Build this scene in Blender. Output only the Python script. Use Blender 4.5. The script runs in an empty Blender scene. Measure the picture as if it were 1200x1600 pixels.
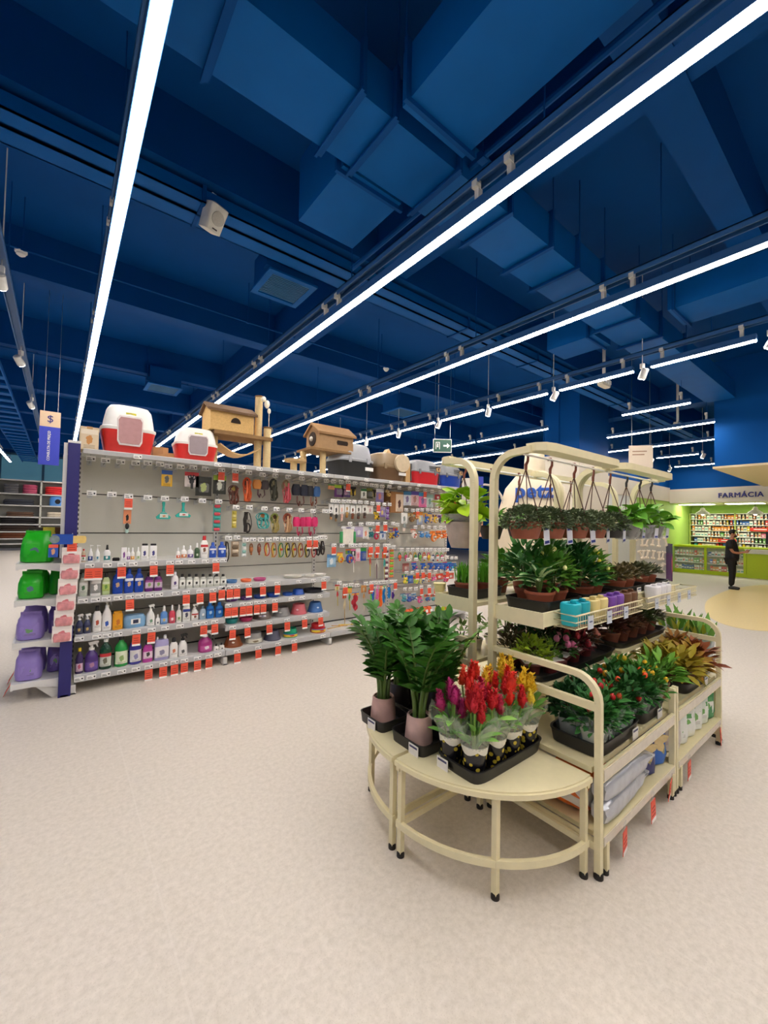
import bpy, math, random
from mathutils import Vector, Matrix
random.seed(7)
R = random.uniform
PI = math.pi
U = 1.127            # metres per layout unit (every length below is in layout units)
sc = bpy.context.scene
COL = sc.collection

# ------------------------------------------------------------------ camera, world, exposure
cam_d = bpy.data.cameras.new('camera')
cam = bpy.data.objects.new('camera', cam_d)
COL.objects.link(cam)
cam_d.sensor_fit = 'HORIZONTAL'
cam_d.sensor_width = 36.0
cam_d.lens = 36.0 * 641.07 / 1200.0
cam_d.clip_start = 0.05
cam_d.clip_end = 200
_r = Vector((0.78425355, -0.62014852, 0.01903124))
_u = Vector((-0.03352406, -0.01172642, 0.99936912))
_f = Vector((0.61953411, 0.78439678, 0.02998638))
cam.matrix_world = Matrix(((_r.x, _u.x, -_f.x, 0), (_r.y, _u.y, -_f.y, 0), (_r.z, _u.z, -_f.z, 1.42 * U), (0, 0, 0, 1)))
sc.camera = cam
w = bpy.data.worlds.new('world')
sc.world = w
w.use_nodes = True
w.node_tree.nodes['Background'].inputs[0].default_value = (0.6, 0.7, 0.9, 1)
w.node_tree.nodes['Background'].inputs[1].default_value = 0.05
vs = sc.view_settings
vs.view_transform = 'Standard'
vs.look = 'None'
vs.gamma = 1
vs.use_curve_mapping = False
vs.exposure = 0.32
LED_POWER = 46.0
LED_COLOUR = '#FFF4E9'

# ------------------------------------------------------------------ helpers: materials
def rgb(h):
    h = h.lstrip('#')
    c = [int(h[i:i + 2], 16) / 255 for i in (0, 2, 4)]
    return tuple(x / 12.92 if x <= 0.04045 else ((x + 0.055) / 1.055) ** 2.4 for x in c) + (1,)

_mc = {}
def M(col, r=0.5, metal=0.0, noise=0.07, scale=25.0, alpha=1.0, emit=0.0, trans=0.0, bump=0.0, sub=0.0, spec=0.5):
    k = (col, r, metal, noise, scale, alpha, emit, trans, bump, sub, spec)
    if k in _mc: return _mc[k]
    m = bpy.data.materials.new('mat_' + col.strip('#'))
    m.use_nodes = True
    nt = m.node_tree
    b = nt.nodes['Principled BSDF']
    c = rgb(col)
    b.inputs['Roughness'].default_value = r
    b.inputs['Metallic'].default_value = metal
    b.inputs['Alpha'].default_value = alpha
    b.inputs['Transmission Weight'].default_value = trans
    b.inputs['Specular IOR Level'].default_value = spec
    if sub:
        b.inputs['Subsurface Weight'].default_value = sub
        b.inputs['Subsurface Radius'].default_value = (.02, .02, .01)
    tc = nt.nodes.new('ShaderNodeTexCoord')
    nz = nt.nodes.new('ShaderNodeTexNoise')
    nz.inputs['Scale'].default_value = scale
    nz.inputs['Detail'].default_value = 3
    nt.links.new(tc.outputs['Object'], nz.inputs['Vector'])
    mx = nt.nodes.new('ShaderNodeMix')
    mx.data_type = 'RGBA'
    mx.inputs['A'].default_value = tuple(x * (1 - noise * 2.2) for x in c[:3]) + (1,)
    mx.inputs['B'].default_value = tuple(min(1, x * (1 + noise * 2.2)) for x in c[:3]) + (1,)
    nt.links.new(nz.outputs['Fac'], mx.inputs['Factor'])
    nt.links.new(mx.outputs['Result'], b.inputs['Base Color'])
    if bump:
        bp = nt.nodes.new('ShaderNodeBump')
        bp.inputs['Strength'].default_value = bump
        bp.inputs['Distance'].default_value = .01
        nt.links.new(nz.outputs['Fac'], bp.inputs['Height'])
        nt.links.new(bp.outputs['Normal'], b.inputs['Normal'])
    if emit:
        b.inputs['Emission Color'].default_value = c
        b.inputs['Emission Strength'].default_value = emit
    _mc[k] = m
    return m

def _math(nt, op, a, b=None, clamp=False):
    n = nt.nodes.new('ShaderNodeMath')
    n.operation = op
    n.use_clamp = clamp
    for i, x in enumerate((a, b)):
        if x is None: continue
        if isinstance(x, (int, float)): n.inputs[i].default_value = x
        else: nt.links.new(x, n.inputs[i])
    return n.outputs[0]

def _mix(nt, f, a, b):
    n = nt.nodes.new('ShaderNodeMix')
    n.data_type = 'RGBA'
    nt.links.new(f, n.inputs['Factor'])
    for k, x in (('A', a), ('B', b)):
        if isinstance(x, tuple): n.inputs[k].default_value = x
        else: nt.links.new(x, n.inputs[k])
    return n.outputs['Result']

_lm = {}
def LM(bg, a, b, r=0.35):
    """printed label: ground colour, a top band, a round picture and fine lines of print"""
    k = (bg, a, b, r)
    if k in _lm: return _lm[k]
    m = bpy.data.materials.new('print')
    m.use_nodes = True
    nt = m.node_tree
    p = nt.nodes['Principled BSDF']
    p.inputs['Roughness'].default_value = r
    tc = nt.nodes.new('ShaderNodeTexCoord')
    sp = nt.nodes.new('ShaderNodeSeparateXYZ')
    nt.links.new(tc.outputs['Generated'], sp.inputs[0])
    x, z = sp.outputs[0], sp.outputs[2]
    band = _math(nt, 'GREATER_THAN', z, 0.74)
    nz = nt.nodes.new('ShaderNodeTexNoise')
    nz.inputs['Scale'].default_value = 6
    nt.links.new(tc.outputs['Generated'], nz.inputs['Vector'])
    dx = _math(nt, 'MULTIPLY', _math(nt, 'SUBTRACT', x, 0.5), 1.2)
    dz = _math(nt, 'SUBTRACT', z, 0.45)
    d = _math(nt, 'SQRT', _math(nt, 'ADD', _math(nt, 'MULTIPLY', dx, dx), _math(nt, 'MULTIPLY', dz, dz)))
    d = _math(nt, 'ADD', d, _math(nt, 'MULTIPLY', _math(nt, 'SUBTRACT', nz.outputs['Fac'], .5), .25))
    disc = _math(nt, 'LESS_THAN', d, 0.23)
    ln = _math(nt, 'GREATER_THAN', _math(nt, 'SINE', _math(nt, 'MULTIPLY', z, 95.0)), 0.35)
    low = _math(nt, 'LESS_THAN', z, 0.17)
    ins = _math(nt, 'LESS_THAN', _math(nt, 'ABSOLUTE', dx), 0.4)
    ln = _math(nt, 'MULTIPLY', _math(nt, 'MULTIPLY', ln, low), _math(nt, 'MULTIPLY', ins, .6))
    c = _mix(nt, band, rgb(bg), rgb(a))
    c = _mix(nt, disc, c, rgb(b))
    c = _mix(nt, ln, c, rgb('#30302E'))
    nt.links.new(c, p.inputs['Base Color'])
    _lm[k] = m
    return m

def leaf_mat(c1, c2, r=0.4, vein=None):
    k = ('leaf', c1, c2, r, vein)
    if k in _lm: return _lm[k]
    m = bpy.data.materials.new('leaf_green')
    m.use_nodes = True
    nt = m.node_tree
    p = nt.nodes['Principled BSDF']
    p.inputs['Roughness'].default_value = r
    p.inputs['Specular IOR Level'].default_value = .22
    oi = nt.nodes.new('ShaderNodeObjectInfo')
    ge = nt.nodes.new('ShaderNodeNewGeometry')
    f = _math(nt, 'ADD', _math(nt, 'MULTIPLY', oi.outputs['Random'], .5), _math(nt, 'MULTIPLY', ge.outputs['Random Per Island'], .5))
    c = _mix(nt, f, rgb(c1), rgb(c2))
    if vein:
        tc = nt.nodes.new('ShaderNodeTexCoord')
        sp = nt.nodes.new('ShaderNodeSeparateXYZ')
        nt.links.new(tc.outputs['Generated'], sp.inputs[0])
        nz = nt.nodes.new('ShaderNodeTexNoise')
        nz.inputs['Scale'].default_value = 9
        nt.links.new(tc.outputs['Generated'], nz.inputs['Vector'])
        d = _math(nt, 'ABSOLUTE', _math(nt, 'SUBTRACT', sp.outputs[1], .5))
        d = _math(nt, 'ADD', d, _math(nt, 'MULTIPLY', nz.outputs['Fac'], .3))
        c = _mix(nt, _math(nt, 'LESS_THAN', d, .28), c, rgb(vein))
    nt.links.new(c, p.inputs['Base Color'])
    _lm[k] = m
    return m

# ------------------------------------------------------------------ helpers: meshes
class MB:
    def __init__(s):
        s.v = []; s.f = []; s.mi = []; s.cur = 0
    def add(s, vs, fs):
        o = len(s.v)
        s.v += [tuple(p) for p in vs]
        s.f += [tuple(i + o for i in f) for f in fs]
        s.mi += [s.cur] * len(fs)
        return s
    def mat(s, i):
        s.cur = i
        return s
    def box(s, x0, y0, z0, x1, y1, z1):
        v = [(x, y, z) for z in (z0, z1) for y in (y0, y1) for x in (x0, x1)]
        return s.add(v, [(0, 2, 3, 1), (4, 5, 7, 6), (0, 1, 5, 4), (2, 6, 7, 3), (0, 4, 6, 2), (1, 3, 7, 5)])
    def prism(s, poly, axis, a, b):
        """extrude a 2-D outline along an axis between a and b"""
        n = len(poly)
        def P(q, t):
            if axis == 'x': return (t, q[0], q[1])
            if axis == 'y': return (q[0], t, q[1])
            return (q[0], q[1], t)
        v = [P(q, a) for q in poly] + [P(q, b) for q in poly]
        f = [tuple(range(n - 1, -1, -1)), tuple(range(n, 2 * n))]
        f += [(i, (i + 1) % n, n + (i + 1) % n, n + i) for i in range(n)]
        return s.add(v, f)
    def rings(s, rings, cap=True):
        n = len(rings[0]); v = []; f = []
        for r in rings: v += r
        for k in range(len(rings) - 1):
            for i in range(n):
                j = (i + 1) % n
                f.append((k * n + i, k * n + j, (k + 1) * n + j, (k + 1) * n + i))
        if cap:
            f.append(tuple(range(n - 1, -1, -1)))
            o = (len(rings) - 1) * n
            f.append(tuple(range(o, o + n)))
        return s.add(v, f)
    def shell(s, prof, n=14, p=2.0, c=(0, 0, 0), cap=True):
        """stack of superellipse rings (z, rx, ry)"""
        rs = []
        for (z, rx, ry) in prof:
            ring = []
            for i in range(n):
                a = 2 * PI * i / n
                ca, sa = math.cos(a), math.sin(a)
                ring.append((c[0] + rx * math.copysign(abs(ca) ** (2 / p), ca), c[1] + ry * math.copysign(abs(sa) ** (2 / p), sa), c[2] + z))
            rs.append(ring)
        return s.rings(rs, cap)
    def arc(s, prof, a0, a1, n=8, p=2.0, k=1.0, c=(0, 0, 0)):
        """open strip of a shell: a label wrapped round the front"""
        v = []; f = []
        for (z, rx, ry) in prof:
            for i in range(n + 1):
                a = a0 + (a1 - a0) * i / n
                ca, sa = math.cos(a), math.sin(a)
                v.append((c[0] + k * rx * math.copysign(abs(ca) ** (2 / p), ca), c[1] + k * ry * math.copysign(abs(sa) ** (2 / p), sa), c[2] + z))
        for q in range(len(prof) - 1):
            for i in range(n):
                f.append((q * (n + 1) + i, q * (n + 1) + i + 1, (q + 1) * (n + 1) + i + 1, (q + 1) * (n + 1) + i))
        return s.add(v, f)
    def lathe(s, prof, n=16, c=(0, 0, 0), cap=True):
        return s.shell([(z, r, r) for (r, z) in prof], n, 2.0, c, cap)
    def tube(s, path, r, n=6, closed=False, flat=1.0):
        pts = [Vector(p) for p in path]
        rs = r if isinstance(r, (list, tuple)) else [r] * len(pts)
        m = len(pts); rings = []
        up = Vector((0, 0, 1)); prev = None
        for i, p in enumerate(pts):
            a = pts[(i - 1) % m] if (closed or i) else p
            b = pts[(i + 1) % m] if (closed or i < m - 1) else p
            d = (b - a)
            if d.length < 1e-9: d = Vector((0, 0, 1))
            d.normalize()
            if prev is None:
                s1 = d.cross(up)
                if s1.length < 1e-3: s1 = d.cross(Vector((1, 0, 0)))
            else:
                s1 = prev - d * prev.dot(d)
                if s1.length < 1e-6: s1 = d.cross(up)
            s1.normalize(); prev = s1
            s2 = d.cross(s1)
            o = PI / 4 if n == 4 else 0
            rings.append([tuple(p + s1 * (math.cos(2 * PI * k / n + o) * rs[i]) + s2 * (math.sin(2 * PI * k / n + o) * rs[i] * flat)) for k in range(n)])
        if closed:
            rings.append(rings[0])
            return s.rings(rings, False)
        return s.rings(rings, True)
    def ball(s, c, rx, ry=None, rz=None, n=12, m=7, jit=0.0):
        ry = ry or rx; rz = rz or rx
        rs = []
        for k in range(m + 1):
            t = PI * (0.04 + 0.92 * k / m)
            rs.append([(c[0] + rx * math.sin(t) * math.cos(2 * PI * i / n) * (1 + R(-jit, jit)), c[1] + ry * math.sin(t) * math.sin(2 * PI * i / n) * (1 + R(-jit, jit)), c[2] - rz * math.cos(t) * (1 + R(-jit, jit))) for i in range(n)])
        return s.rings(rs)
    def leaf(s, base, d, l, wd, bend=0.3, fold=0.25, n=4, roll=0.0):
        """a pointed folded blade growing from base along d, drooping by bend"""
        d = Vector(d).normalized()
        sd = d.cross(Vector((0, 0, 1)))
        if sd.length < 1e-3: sd = Vector((1, 0, 0))
        sd.normalize()
        nn = sd.cross(d)
        if roll:
            q = Matrix.Rotation(roll, 3, d)
            sd = q @ sd; nn = q @ nn
        v = []; f = []
        p = Vector(base)
        for i in range(n + 1):
            t = i / n
            ww = wd * .5 * (math.sin(PI * min(1, t * .93 + .05)) ** .75) if i < n else 0.0008
            dd = (d - nn * bend * t * 1.2).normalized()
            if i: p = p + dd * (l / n)
            up = nn * (fold * ww)
            v += [tuple(p - sd * ww + up), tuple(p), tuple(p + sd * ww + up)]
        for i in range(n):
            a = i * 3
            f += [(a, a + 1, a + 4, a + 3), (a + 1, a + 2, a + 5, a + 4)]
        return s.add(v, f)
    def mesh(s, name, mats, smooth=True, ang=38):
        me = bpy.data.meshes.new(name)
        me.from_pydata([(x * U, y * U, z * U) for (x, y, z) in s.v], [], s.f)
        ms = mats if isinstance(mats, (list, tuple)) else [mats]
        for m in ms: me.materials.append(m)
        if len(ms) > 1: me.polygons.foreach_set('material_index', s.mi)
        if smooth:
            me.polygons.foreach_set('use_smooth', [True] * len(s.f))
            me.set_sharp_from_angle(angle=math.radians(ang))
        me.update()
        return me

def link(name, data, parent=None, loc=None, rot=None):
    o = bpy.data.objects.new(name, data)
    COL.objects.link(o)
    if parent is not None: o.parent = parent
    if loc is not None: o.location = [c * U for c in loc]
    if rot is not None: o.rotation_euler = rot if isinstance(rot, (list, tuple)) else (0, 0, rot)
    return o

def obj(name, mb, mats, parent=None, loc=None, rot=None, smooth=True):
    return link(name, mb.mesh(name, mats, smooth), parent, loc, rot)

def tag(o, label=None, cat=None, group=None, kind=None):
    if label: o['label'] = label
    if cat: o['category'] = cat
    if group: o['group'] = group
    if kind: o['kind'] = kind
    return o

def thing(name, label, cat, loc=(0, 0, 0), rot=0, group=None):
    o = link(name, None, None, loc, rot)
    o.empty_display_size = .05
    return tag(o, label, cat, group)

def struct(name, mb, mats, parent=None, smooth=False):
    o = obj(name, mb, mats, parent, smooth=smooth)
    if parent is None: o['kind'] = 'structure'
    return o

def dup(root, loc=None, rot=None, label=None, group=None, parent=None):
    c = root.copy()
    COL.objects.link(c)
    if parent is not None: c.parent = parent
    if loc is not None: c.location = [x * U for x in loc]
    if rot is not None: c.rotation_euler = rot if isinstance(rot, (list, tuple)) else (0, 0, rot)
    if label: c['label'] = label
    if group: c['group'] = group
    for ch in root.children: dup(ch, parent=c)
    return c

ORD = ['zeroth', 'first', 'second', 'third', 'fourth', 'fifth', 'sixth', 'seventh', 'eighth', 'ninth', 'tenth', 'eleventh', 'twelfth',
       'thirteenth', 'fourteenth', 'fifteenth', 'sixteenth', 'seventeenth', 'eighteenth', 'nineteenth', 'twentieth']
for _t, _w in (('twenty', 'twentieth'), ('thirty', 'thirtieth'), ('forty', 'fortieth'), ('fifty', 'fiftieth')):
    if _t != 'twenty': ORD.append(_w)
    ORD += [_t + '-' + q for q in ORD[1:10]]

def text_mesh(name, body, size, mat, parent, loc, rot, depth=.004, align='CENTER', spacing=1.0, bold=0.0):
    cu = bpy.data.curves.new(name, 'FONT')
    cu.body = body
    cu.size = size * U
    cu.align_x = align
    cu.align_y = 'CENTER'
    cu.extrude = depth * U
    cu.bevel_depth = bold * U
    cu.bevel_resolution = 0
    cu.space_character = spacing
    t = bpy.data.objects.new(name, cu)
    COL.objects.link(t)
    dg = bpy.context.evaluated_depsgraph_get()
    me = bpy.data.meshes.new_from_object(t.evaluated_get(dg))
    COL.objects.unlink(t)
    bpy.data.objects.remove(t)
    me.materials.clear()
    me.materials.append(mat)
    return link(name, me, parent, loc, rot)

# ------------------------------------------------------------------ shared materials
CREAM = M('#E6DCB4', .42, noise=.03)
CREAM_D = M('#E0D5AA', .45, noise=.03)
GREYM = M('#CFCECA', .45, noise=.03)
PANEL = M('#CBCAC0', .5, noise=.025, scale=5)
LIPM = M('#DEDEDC', .4, noise=.03)
RAILM = M('#BFC1C3', .35, noise=.03)
WHITE = M('#F3F2EF', .45, noise=.02)
NAVY = M('#27246E', .4, noise=.04)
BLACKP = M('#1A1A1B', .42, noise=.1)
BLUE_C = M('#00478C', .65, noise=.05, scale=3, spec=.12)
BLUE_W = M('#00529E', .65, noise=.04, scale=2, spec=.15)
METAL = M('#C4C6C8', .3, metal=.8, noise=.04)
TERRA = M('#9A5238', .6, noise=.1)
SOIL = M('#2E221B', .9, noise=.35, scale=90, bump=.5)
KRAFT = M('#C8A06A', .7, noise=.07)
ORANGE = M('#EE5C42', .5, noise=.03)
CLEAR = M('#EEF3F2', .12, noise=.02, alpha=.16)
SLEEVE = M('#DCE8D0', .14, noise=.1, alpha=.32)
PRINTM = M('#35353A', .5)
TICK = M('#F6F6F4', .45, noise=.01)
# ------------------------------------------------------------------ setting: floor, ceiling, walls
def floor_mat():
    m = bpy.data.materials.new('speckled_vinyl')
    m.use_nodes = True
    nt = m.node_tree
    p = nt.nodes['Principled BSDF']
    p.inputs['Roughness'].default_value = .42
    p.inputs['Specular IOR Level'].default_value = .4
    tc = nt.nodes.new('ShaderNodeTexCoord')
    n1 = nt.nodes.new('ShaderNodeTexNoise'); n1.inputs['Scale'].default_value = 70; n1.inputs['Detail'].default_value = 4
    n2 = nt.nodes.new('ShaderNodeTexVoronoi'); n2.inputs['Scale'].default_value = 120
    n3 = nt.nodes.new('ShaderNodeTexNoise'); n3.inputs['Scale'].default_value = 1.3
    for n in (n1, n2, n3): nt.links.new(tc.outputs['Object'], n.inputs['Vector'])
    n4 = nt.nodes.new('ShaderNodeTexNoise'); n4.inputs['Scale'].default_value = 36; n4.inputs['Detail'].default_value = 3; n4.inputs['Roughness'].default_value = .7
    nt.links.new(tc.outputs['Object'], n4.inputs['Vector'])
    f4 = _math(nt, 'MULTIPLY', _math(nt, 'SUBTRACT', n4.outputs['Fac'], .33), 2.9, True)
    c = _mix(nt, f4, rgb('#CEC6BA'), rgb('#DFD7CC'))
    sp = _math(nt, 'LESS_THAN', n2.outputs['Distance'], .2)
    c = _mix(nt, _math(nt, 'MULTIPLY', sp, .3), c, rgb('#AE9E8E'))
    c = _mix(nt, _math(nt, 'MULTIPLY', n3.outputs['Fac'], .12), c, rgb('#D6CABE'))
    s = nt.nodes.new('ShaderNodeSeparateXYZ')
    nt.links.new(tc.outputs['Object'], s.inputs[0])
    pp = _math(nt, 'PINGPONG', _math(nt, 'ADD', s.outputs[0], -.389), .755)
    sm = _math(nt, 'LESS_THAN', pp, .004)
    c = _mix(nt, _math(nt, 'MULTIPLY', sm, .14), c, rgb('#F2ECE5'))
    nt.links.new(c, p.inputs['Base Color'])
    bp = nt.nodes.new('ShaderNodeBump')
    bp.inputs['Strength'].default_value = .04
    nt.links.new(n1.outputs['Fac'], bp.inputs['Height'])
    nt.links.new(bp.outputs['Normal'], p.inputs['Normal'])
    return m
XL, XR, YN, YF, ZC = -7.0, 19.0, -7.0, 26.0, 4.6
struct('floor', MB().box(XL, YN, -.1, XR, YF, 0), floor_mat())
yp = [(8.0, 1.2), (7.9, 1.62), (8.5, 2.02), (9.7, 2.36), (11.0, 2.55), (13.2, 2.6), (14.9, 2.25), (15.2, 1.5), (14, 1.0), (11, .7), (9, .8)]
def smooth_loop(p, k=5):
    out = []; n = len(p)
    for i in range(n):
        a, b, c, d = (Vector(p[(i + j) % n]) for j in (-1, 0, 1, 2))
        for t in [q / k for q in range(k)]:
            out.append(tuple(.5 * ((2 * b) + (c - a) * t + (2 * a - 5 * b + 4 * c - d) * t * t + (3 * b - a - 3 * c + d) * t ** 3)))
    return out
floor_o = bpy.data.objects['floor']
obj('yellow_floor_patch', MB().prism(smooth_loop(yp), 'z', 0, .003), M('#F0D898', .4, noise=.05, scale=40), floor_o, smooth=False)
ceil = struct('ceiling', MB().box(XL, YN, ZC, XR, YF, ZC + .1), BLUE_C)
for k in range(-3, 9):
    y0 = .76 + 2.6 * k
    obj('ceiling_beam', MB().box(XL, y0, 4.1, XR, y0 + .24, ZC), BLUE_C, ceil, smooth=False)
for x0 in (-5.5, 2.5, 10.5):
    obj('ceiling_beam', MB().box(x0, YN, 4.12, x0 + .4, YF, ZC), BLUE_C, ceil, smooth=False)
struct('wall_left', MB().box(XL - .1, YN, 0, XL, YF, ZC), BLUE_W)
struct('wall_back', MB().box(XL, YF, 0, XR, YF + .1, ZC), BLUE_W)
struct('wall_front', MB().box(XL, YN - .1, 0, XR, YN, ZC), M('#D9D4CC', .6, noise=.03))
struct('wall_right', MB().box(XR, YN, 0, XR + .1, YF, ZC), BLUE_W)
LIME = M('#B4DC66', .55, noise=.03, scale=3)
FASC = M('#E7DECB', .5, noise=.03, scale=2)
# pharmacy recess: blue bulkhead wall over a cream fascia, lime walls below
struct('wall_pharmacy', MB().box(16, YN, 2.76, 16.15, 4.86, ZC), BLUE_W)
struct('wall_side', MB().box(10.6, 4.86, 2.82, 16.15, 5.0, ZC), BLUE_W)
fa = struct('trim_1', MB().box(15.97, YN, 2.3, 16.15, 4.83, 2.76), FASC)
struct('trim_2', MB().box(10.6, 4.83, 2.36, 16.15, 5.0, 2.82), FASC)
text_mesh('pharmacy_sign', 'FARMÁCIA', .2, M('#3A3C8C', .5), fa, (15.955, 3.02, 2.5), (PI / 2, 0, -PI / 2), depth=.012, bold=.005, spacing=1.12)
struct('wall_pharmacy_back', MB().box(18.4, YN, 0, 18.5, 4.86, 2.36), LIME)
struct('wall_pharmacy_side', MB().box(13.3, 4.86, 0, 18.4, 4.99, 2.36), LIME)
struct('wall_store_side', MB().box(10.6, 4.86, 0, 13.3, 4.99, 2.36), M('#E4E6E0', .5, noise=.03))
struct('ceiling_pharmacy', MB().box(16.15, YN, 2.31, 18.4, 4.86, 2.36), M('#ECE9DF', .6, noise=.02))
# dropped bulkhead on the right and the column behind the plants
struct('wall_bulkhead', MB().box(9.63, -6.9, 2.62, 14.2, 2.19, ZC), BLUE_W)
struct('trim_3', MB().box(9.6, -6.9, 2.58, 14.22, 2.21, 2.62), M('#EBD9AE', .5, noise=.03))
cl = struct('wall_column', MB().box(9.0, 4.44, 3.1, 10.45, 5.3, ZC), BLUE_W)
obj('column_base', MB().box(9.0, 4.44, 0, 10.45, 5.3, 3.1), FASC, cl, smooth=False)
obj('corner_strip', MB().box(8.99, 5.28, 3.1, 9.03, 5.31, ZC).box(8.98, 4.9, 3.1, 9.0, 4.92, ZC), BLUE_C, cl, smooth=False)
# ------------------------------------------------------------------ ducts, trays and pipes under the ceiling
DUCT = M('#005AA6', .6, noise=.05, scale=4, spec=.15)
def duct(label, x0, y0, x1, y1, z0, z1, flanges, axis):
    t = thing('air_duct', label, 'air duct', ((x0 + x1) / 2, (y0 + y1) / 2, z0))
    cx, cy = (x0 + x1) / 2, (y0 + y1) / 2
    obj('duct_body', MB().box(x0 - cx, y0 - cy, 0, x1 - cx, y1 - cy, z1 - z0), DUCT, t, smooth=False)
    for q in flanges:
        m = MB()
        if axis == 'x':
            m.box(q - cx - .012, y0 - cy - .035, -.03, q - cx + .012, y1 - cy + .035, z1 - z0 + .02)
            m.box(q - cx - .03, y0 - cy - .05, -.035, q - cx - .012, y1 - cy + .05, -.02)
        else:
            m.box(x0 - cx - .035, q - cy - .012, -.03, x1 - cx + .035, q - cy + .012, z1 - z0 + .02)
        obj('duct_flange', m, BLUE_C, t, smooth=False)
        for sgn in (-1, 1):
            h = MB()
            if axis == 'x': h.tube([(q - cx, sgn * ((y1 - y0) / 2 + .03), 0), (q - cx, sgn * ((y1 - y0) / 2 + .03), ZC - z0)], .005, 5)
            else: h.tube([(sgn * ((x1 - x0) / 2 + .03), q - cy, 0), (sgn * ((x1 - x0) / 2 + .03), q - cy, ZC - z0)], .005, 5)
            obj('hanger_rod', h, BLUE_C, t)
    return t
duct('long blue main air duct running across the ceiling above the light rows', -5, 1.83, 9.4, 2.26, 3.8, 4.08, (-1.2, -.3, .54, 1.23, 1.465, 2.02, 2.6, 3.18, 3.63, 4.14, 5.0, 5.7, 6.6), 'x')
duct('wide blue branch duct at the top of the frame left of the long right light', 1.42, -1.4, 1.92, 1.7, 3.74, 4.05, (-.5, 1.64), 'y')
duct('short blue branch duct below the main duct, above the grilled cooling unit', 1.40, 2.28, 1.91, 2.93, 3.8, 4.3, (2.32,), 'y')
duct('blue branch duct at upper right toward the bulkhead', 5.1, -.6, 5.62, 1.56, 3.8, 4.06, (1.5, .2), 'y')
duct('short blue branch duct left of the second crossing, over the right light row', 5.08, 2.33, 5.53, 2.95, 3.8, 4.06, (2.4,), 'y')
def cable_tray(label, y0, y1, z):
    t = thing('cable_tray', label, 'cable tray', (0, y0, z))
    m = MB()
    w = (y1 - y0)
    m.box(XL, 0, 0, 14, w, .012).box(XL, 0, 0, 14, .012, .11).box(XL, w - .012, 0, 14, w, .11)
    obj('trough', m, DUCT, t, smooth=False)
    for x in [-4 + 1.6 * k for k in range(10)]:
        obj('tray_clamp', MB().box(x, -.02, -.012, x + .03, w + .02, .0).box(x, -.02, -.012, x + .03, -.012, .13).box(x, w + .012, -.012, x + .03, w + .02, .13), BLUE_C, t, smooth=False)
cable_tray('blue cable tray crossing the ceiling nearest the first beam', 3.42, 3.565, 3.95)
cable_tray('blue cable tray beside the loudspeaker, second of the pair', 3.585, 3.75, 3.95)
def pipe(label, a, b, r, cat='pipe', nm='ceiling_pipe'):
    a, b = Vector(a), Vector(b)
    t = thing(nm, label, cat, a)
    obj('pipe_run', MB().tube([(0, 0, 0), b - a], r, 8), BLUE_C, t)
    n = max(2, int((b - a).length / 2.2))
    for k in range(n):
        p = (b - a) * ((k + .5) / n)
        obj('pipe_hanger', MB().tube([p, p + Vector((0, 0, ZC - a.z))], .005, 5).box(p.x - r * 1.3, p.y - r * 1.3, p.z - r * 1.3, p.x + r * 1.3, p.y + r * 1.3, p.z + r * 1.3), BLUE_C, t)
pipe('blue conduit running alongside the long right light near the top of the frame', (2.15, -3, 3.9), (2.15, 3.3, 3.9), .022)
pipe('thin blue sprinkler pipe carrying the two white smoke detectors', (-6, 5.37, 4.07), (12, 5.37, 4.07), .012)
pipe('thin blue sprinkler pipe farther back over the gondola', (-6, 8.66, 4.07), (12, 8.66, 4.07), .012)
for (x, lb) in ((-.39, 'small white round smoke detector at the left edge of the ceiling'), (4.26, 'small white round smoke detector above the long shelf, between two lights')):
    t = thing('smoke_detector', lb, 'detector', (x, 5.41, 4.06))
    obj('detector_base', MB().lathe([(.05, -.01), (.05, .012)], 14), WHITE, t)
    obj('detector_head', MB().lathe([(.018, -.045), (.038, -.03), (.04, -.01)], 14), WHITE, t)
t = thing('ladder_rack', 'blue ladder rack with cross rungs at the far left ceiling', 'cable ladder', (-1.35, 5, 3.85))
obj('side_rail', MB().box(-.02, 0, 0, .0, 19, .08), DUCT, t, smooth=False)
obj('side_rail', MB().box(.5, 0, 0, .52, 19, .08), DUCT, t, smooth=False)
for k in range(30):
    obj('rung', MB().box(0, .3 + k * .62, 0, .5, .52 + k * .62, .03), DUCT, t, smooth=False)
def cassette(label, x0, y0, s, z):
    t = thing('cooling_unit', label, 'air conditioner', (x0, y0, z))
    obj('casing', MB().box(0, 0, .02, s, s, .34), BLUE_C, t, smooth=False)
    obj('hanging_rod', MB().tube([(-.03, .05, .1), (-.03, .05, ZC - z)], .008, 6).box(-.05, 0, .05, 0, .1, .12), BLUE_C, t)
    fr = MB().box(-.03, -.03, 0, s + .03, .03, .02).box(-.03, s - .03, 0, s + .03, s + .03, .02).box(-.03, .03, 0, .03, s - .03, .02).box(s - .03, .03, 0, s + .03, s - .03, .02)
    obj('grille_frame', fr, DUCT, t, smooth=False)
    g = MB()
    n = 14
    for k in range(n):
        y = .04 + (s - .08) * k / n
        g.box(.03, y, .003, s - .03, y + .012, .016)
    tag(obj('grille_slats', g, M('#2C6C9E', .5), t, smooth=False), kind='stuff')
cassette('blue cooling unit with a square grille, right of the loudspeaker', 1.56, 3.84, .47, 3.9)
cassette('blue cooling unit farther back, above the red and white carriers', 1.2, 8.45, .52, 3.9)
cassette('blue cooling unit behind the third light row', 5.6, 6.6, .6, 3.9)
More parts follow.
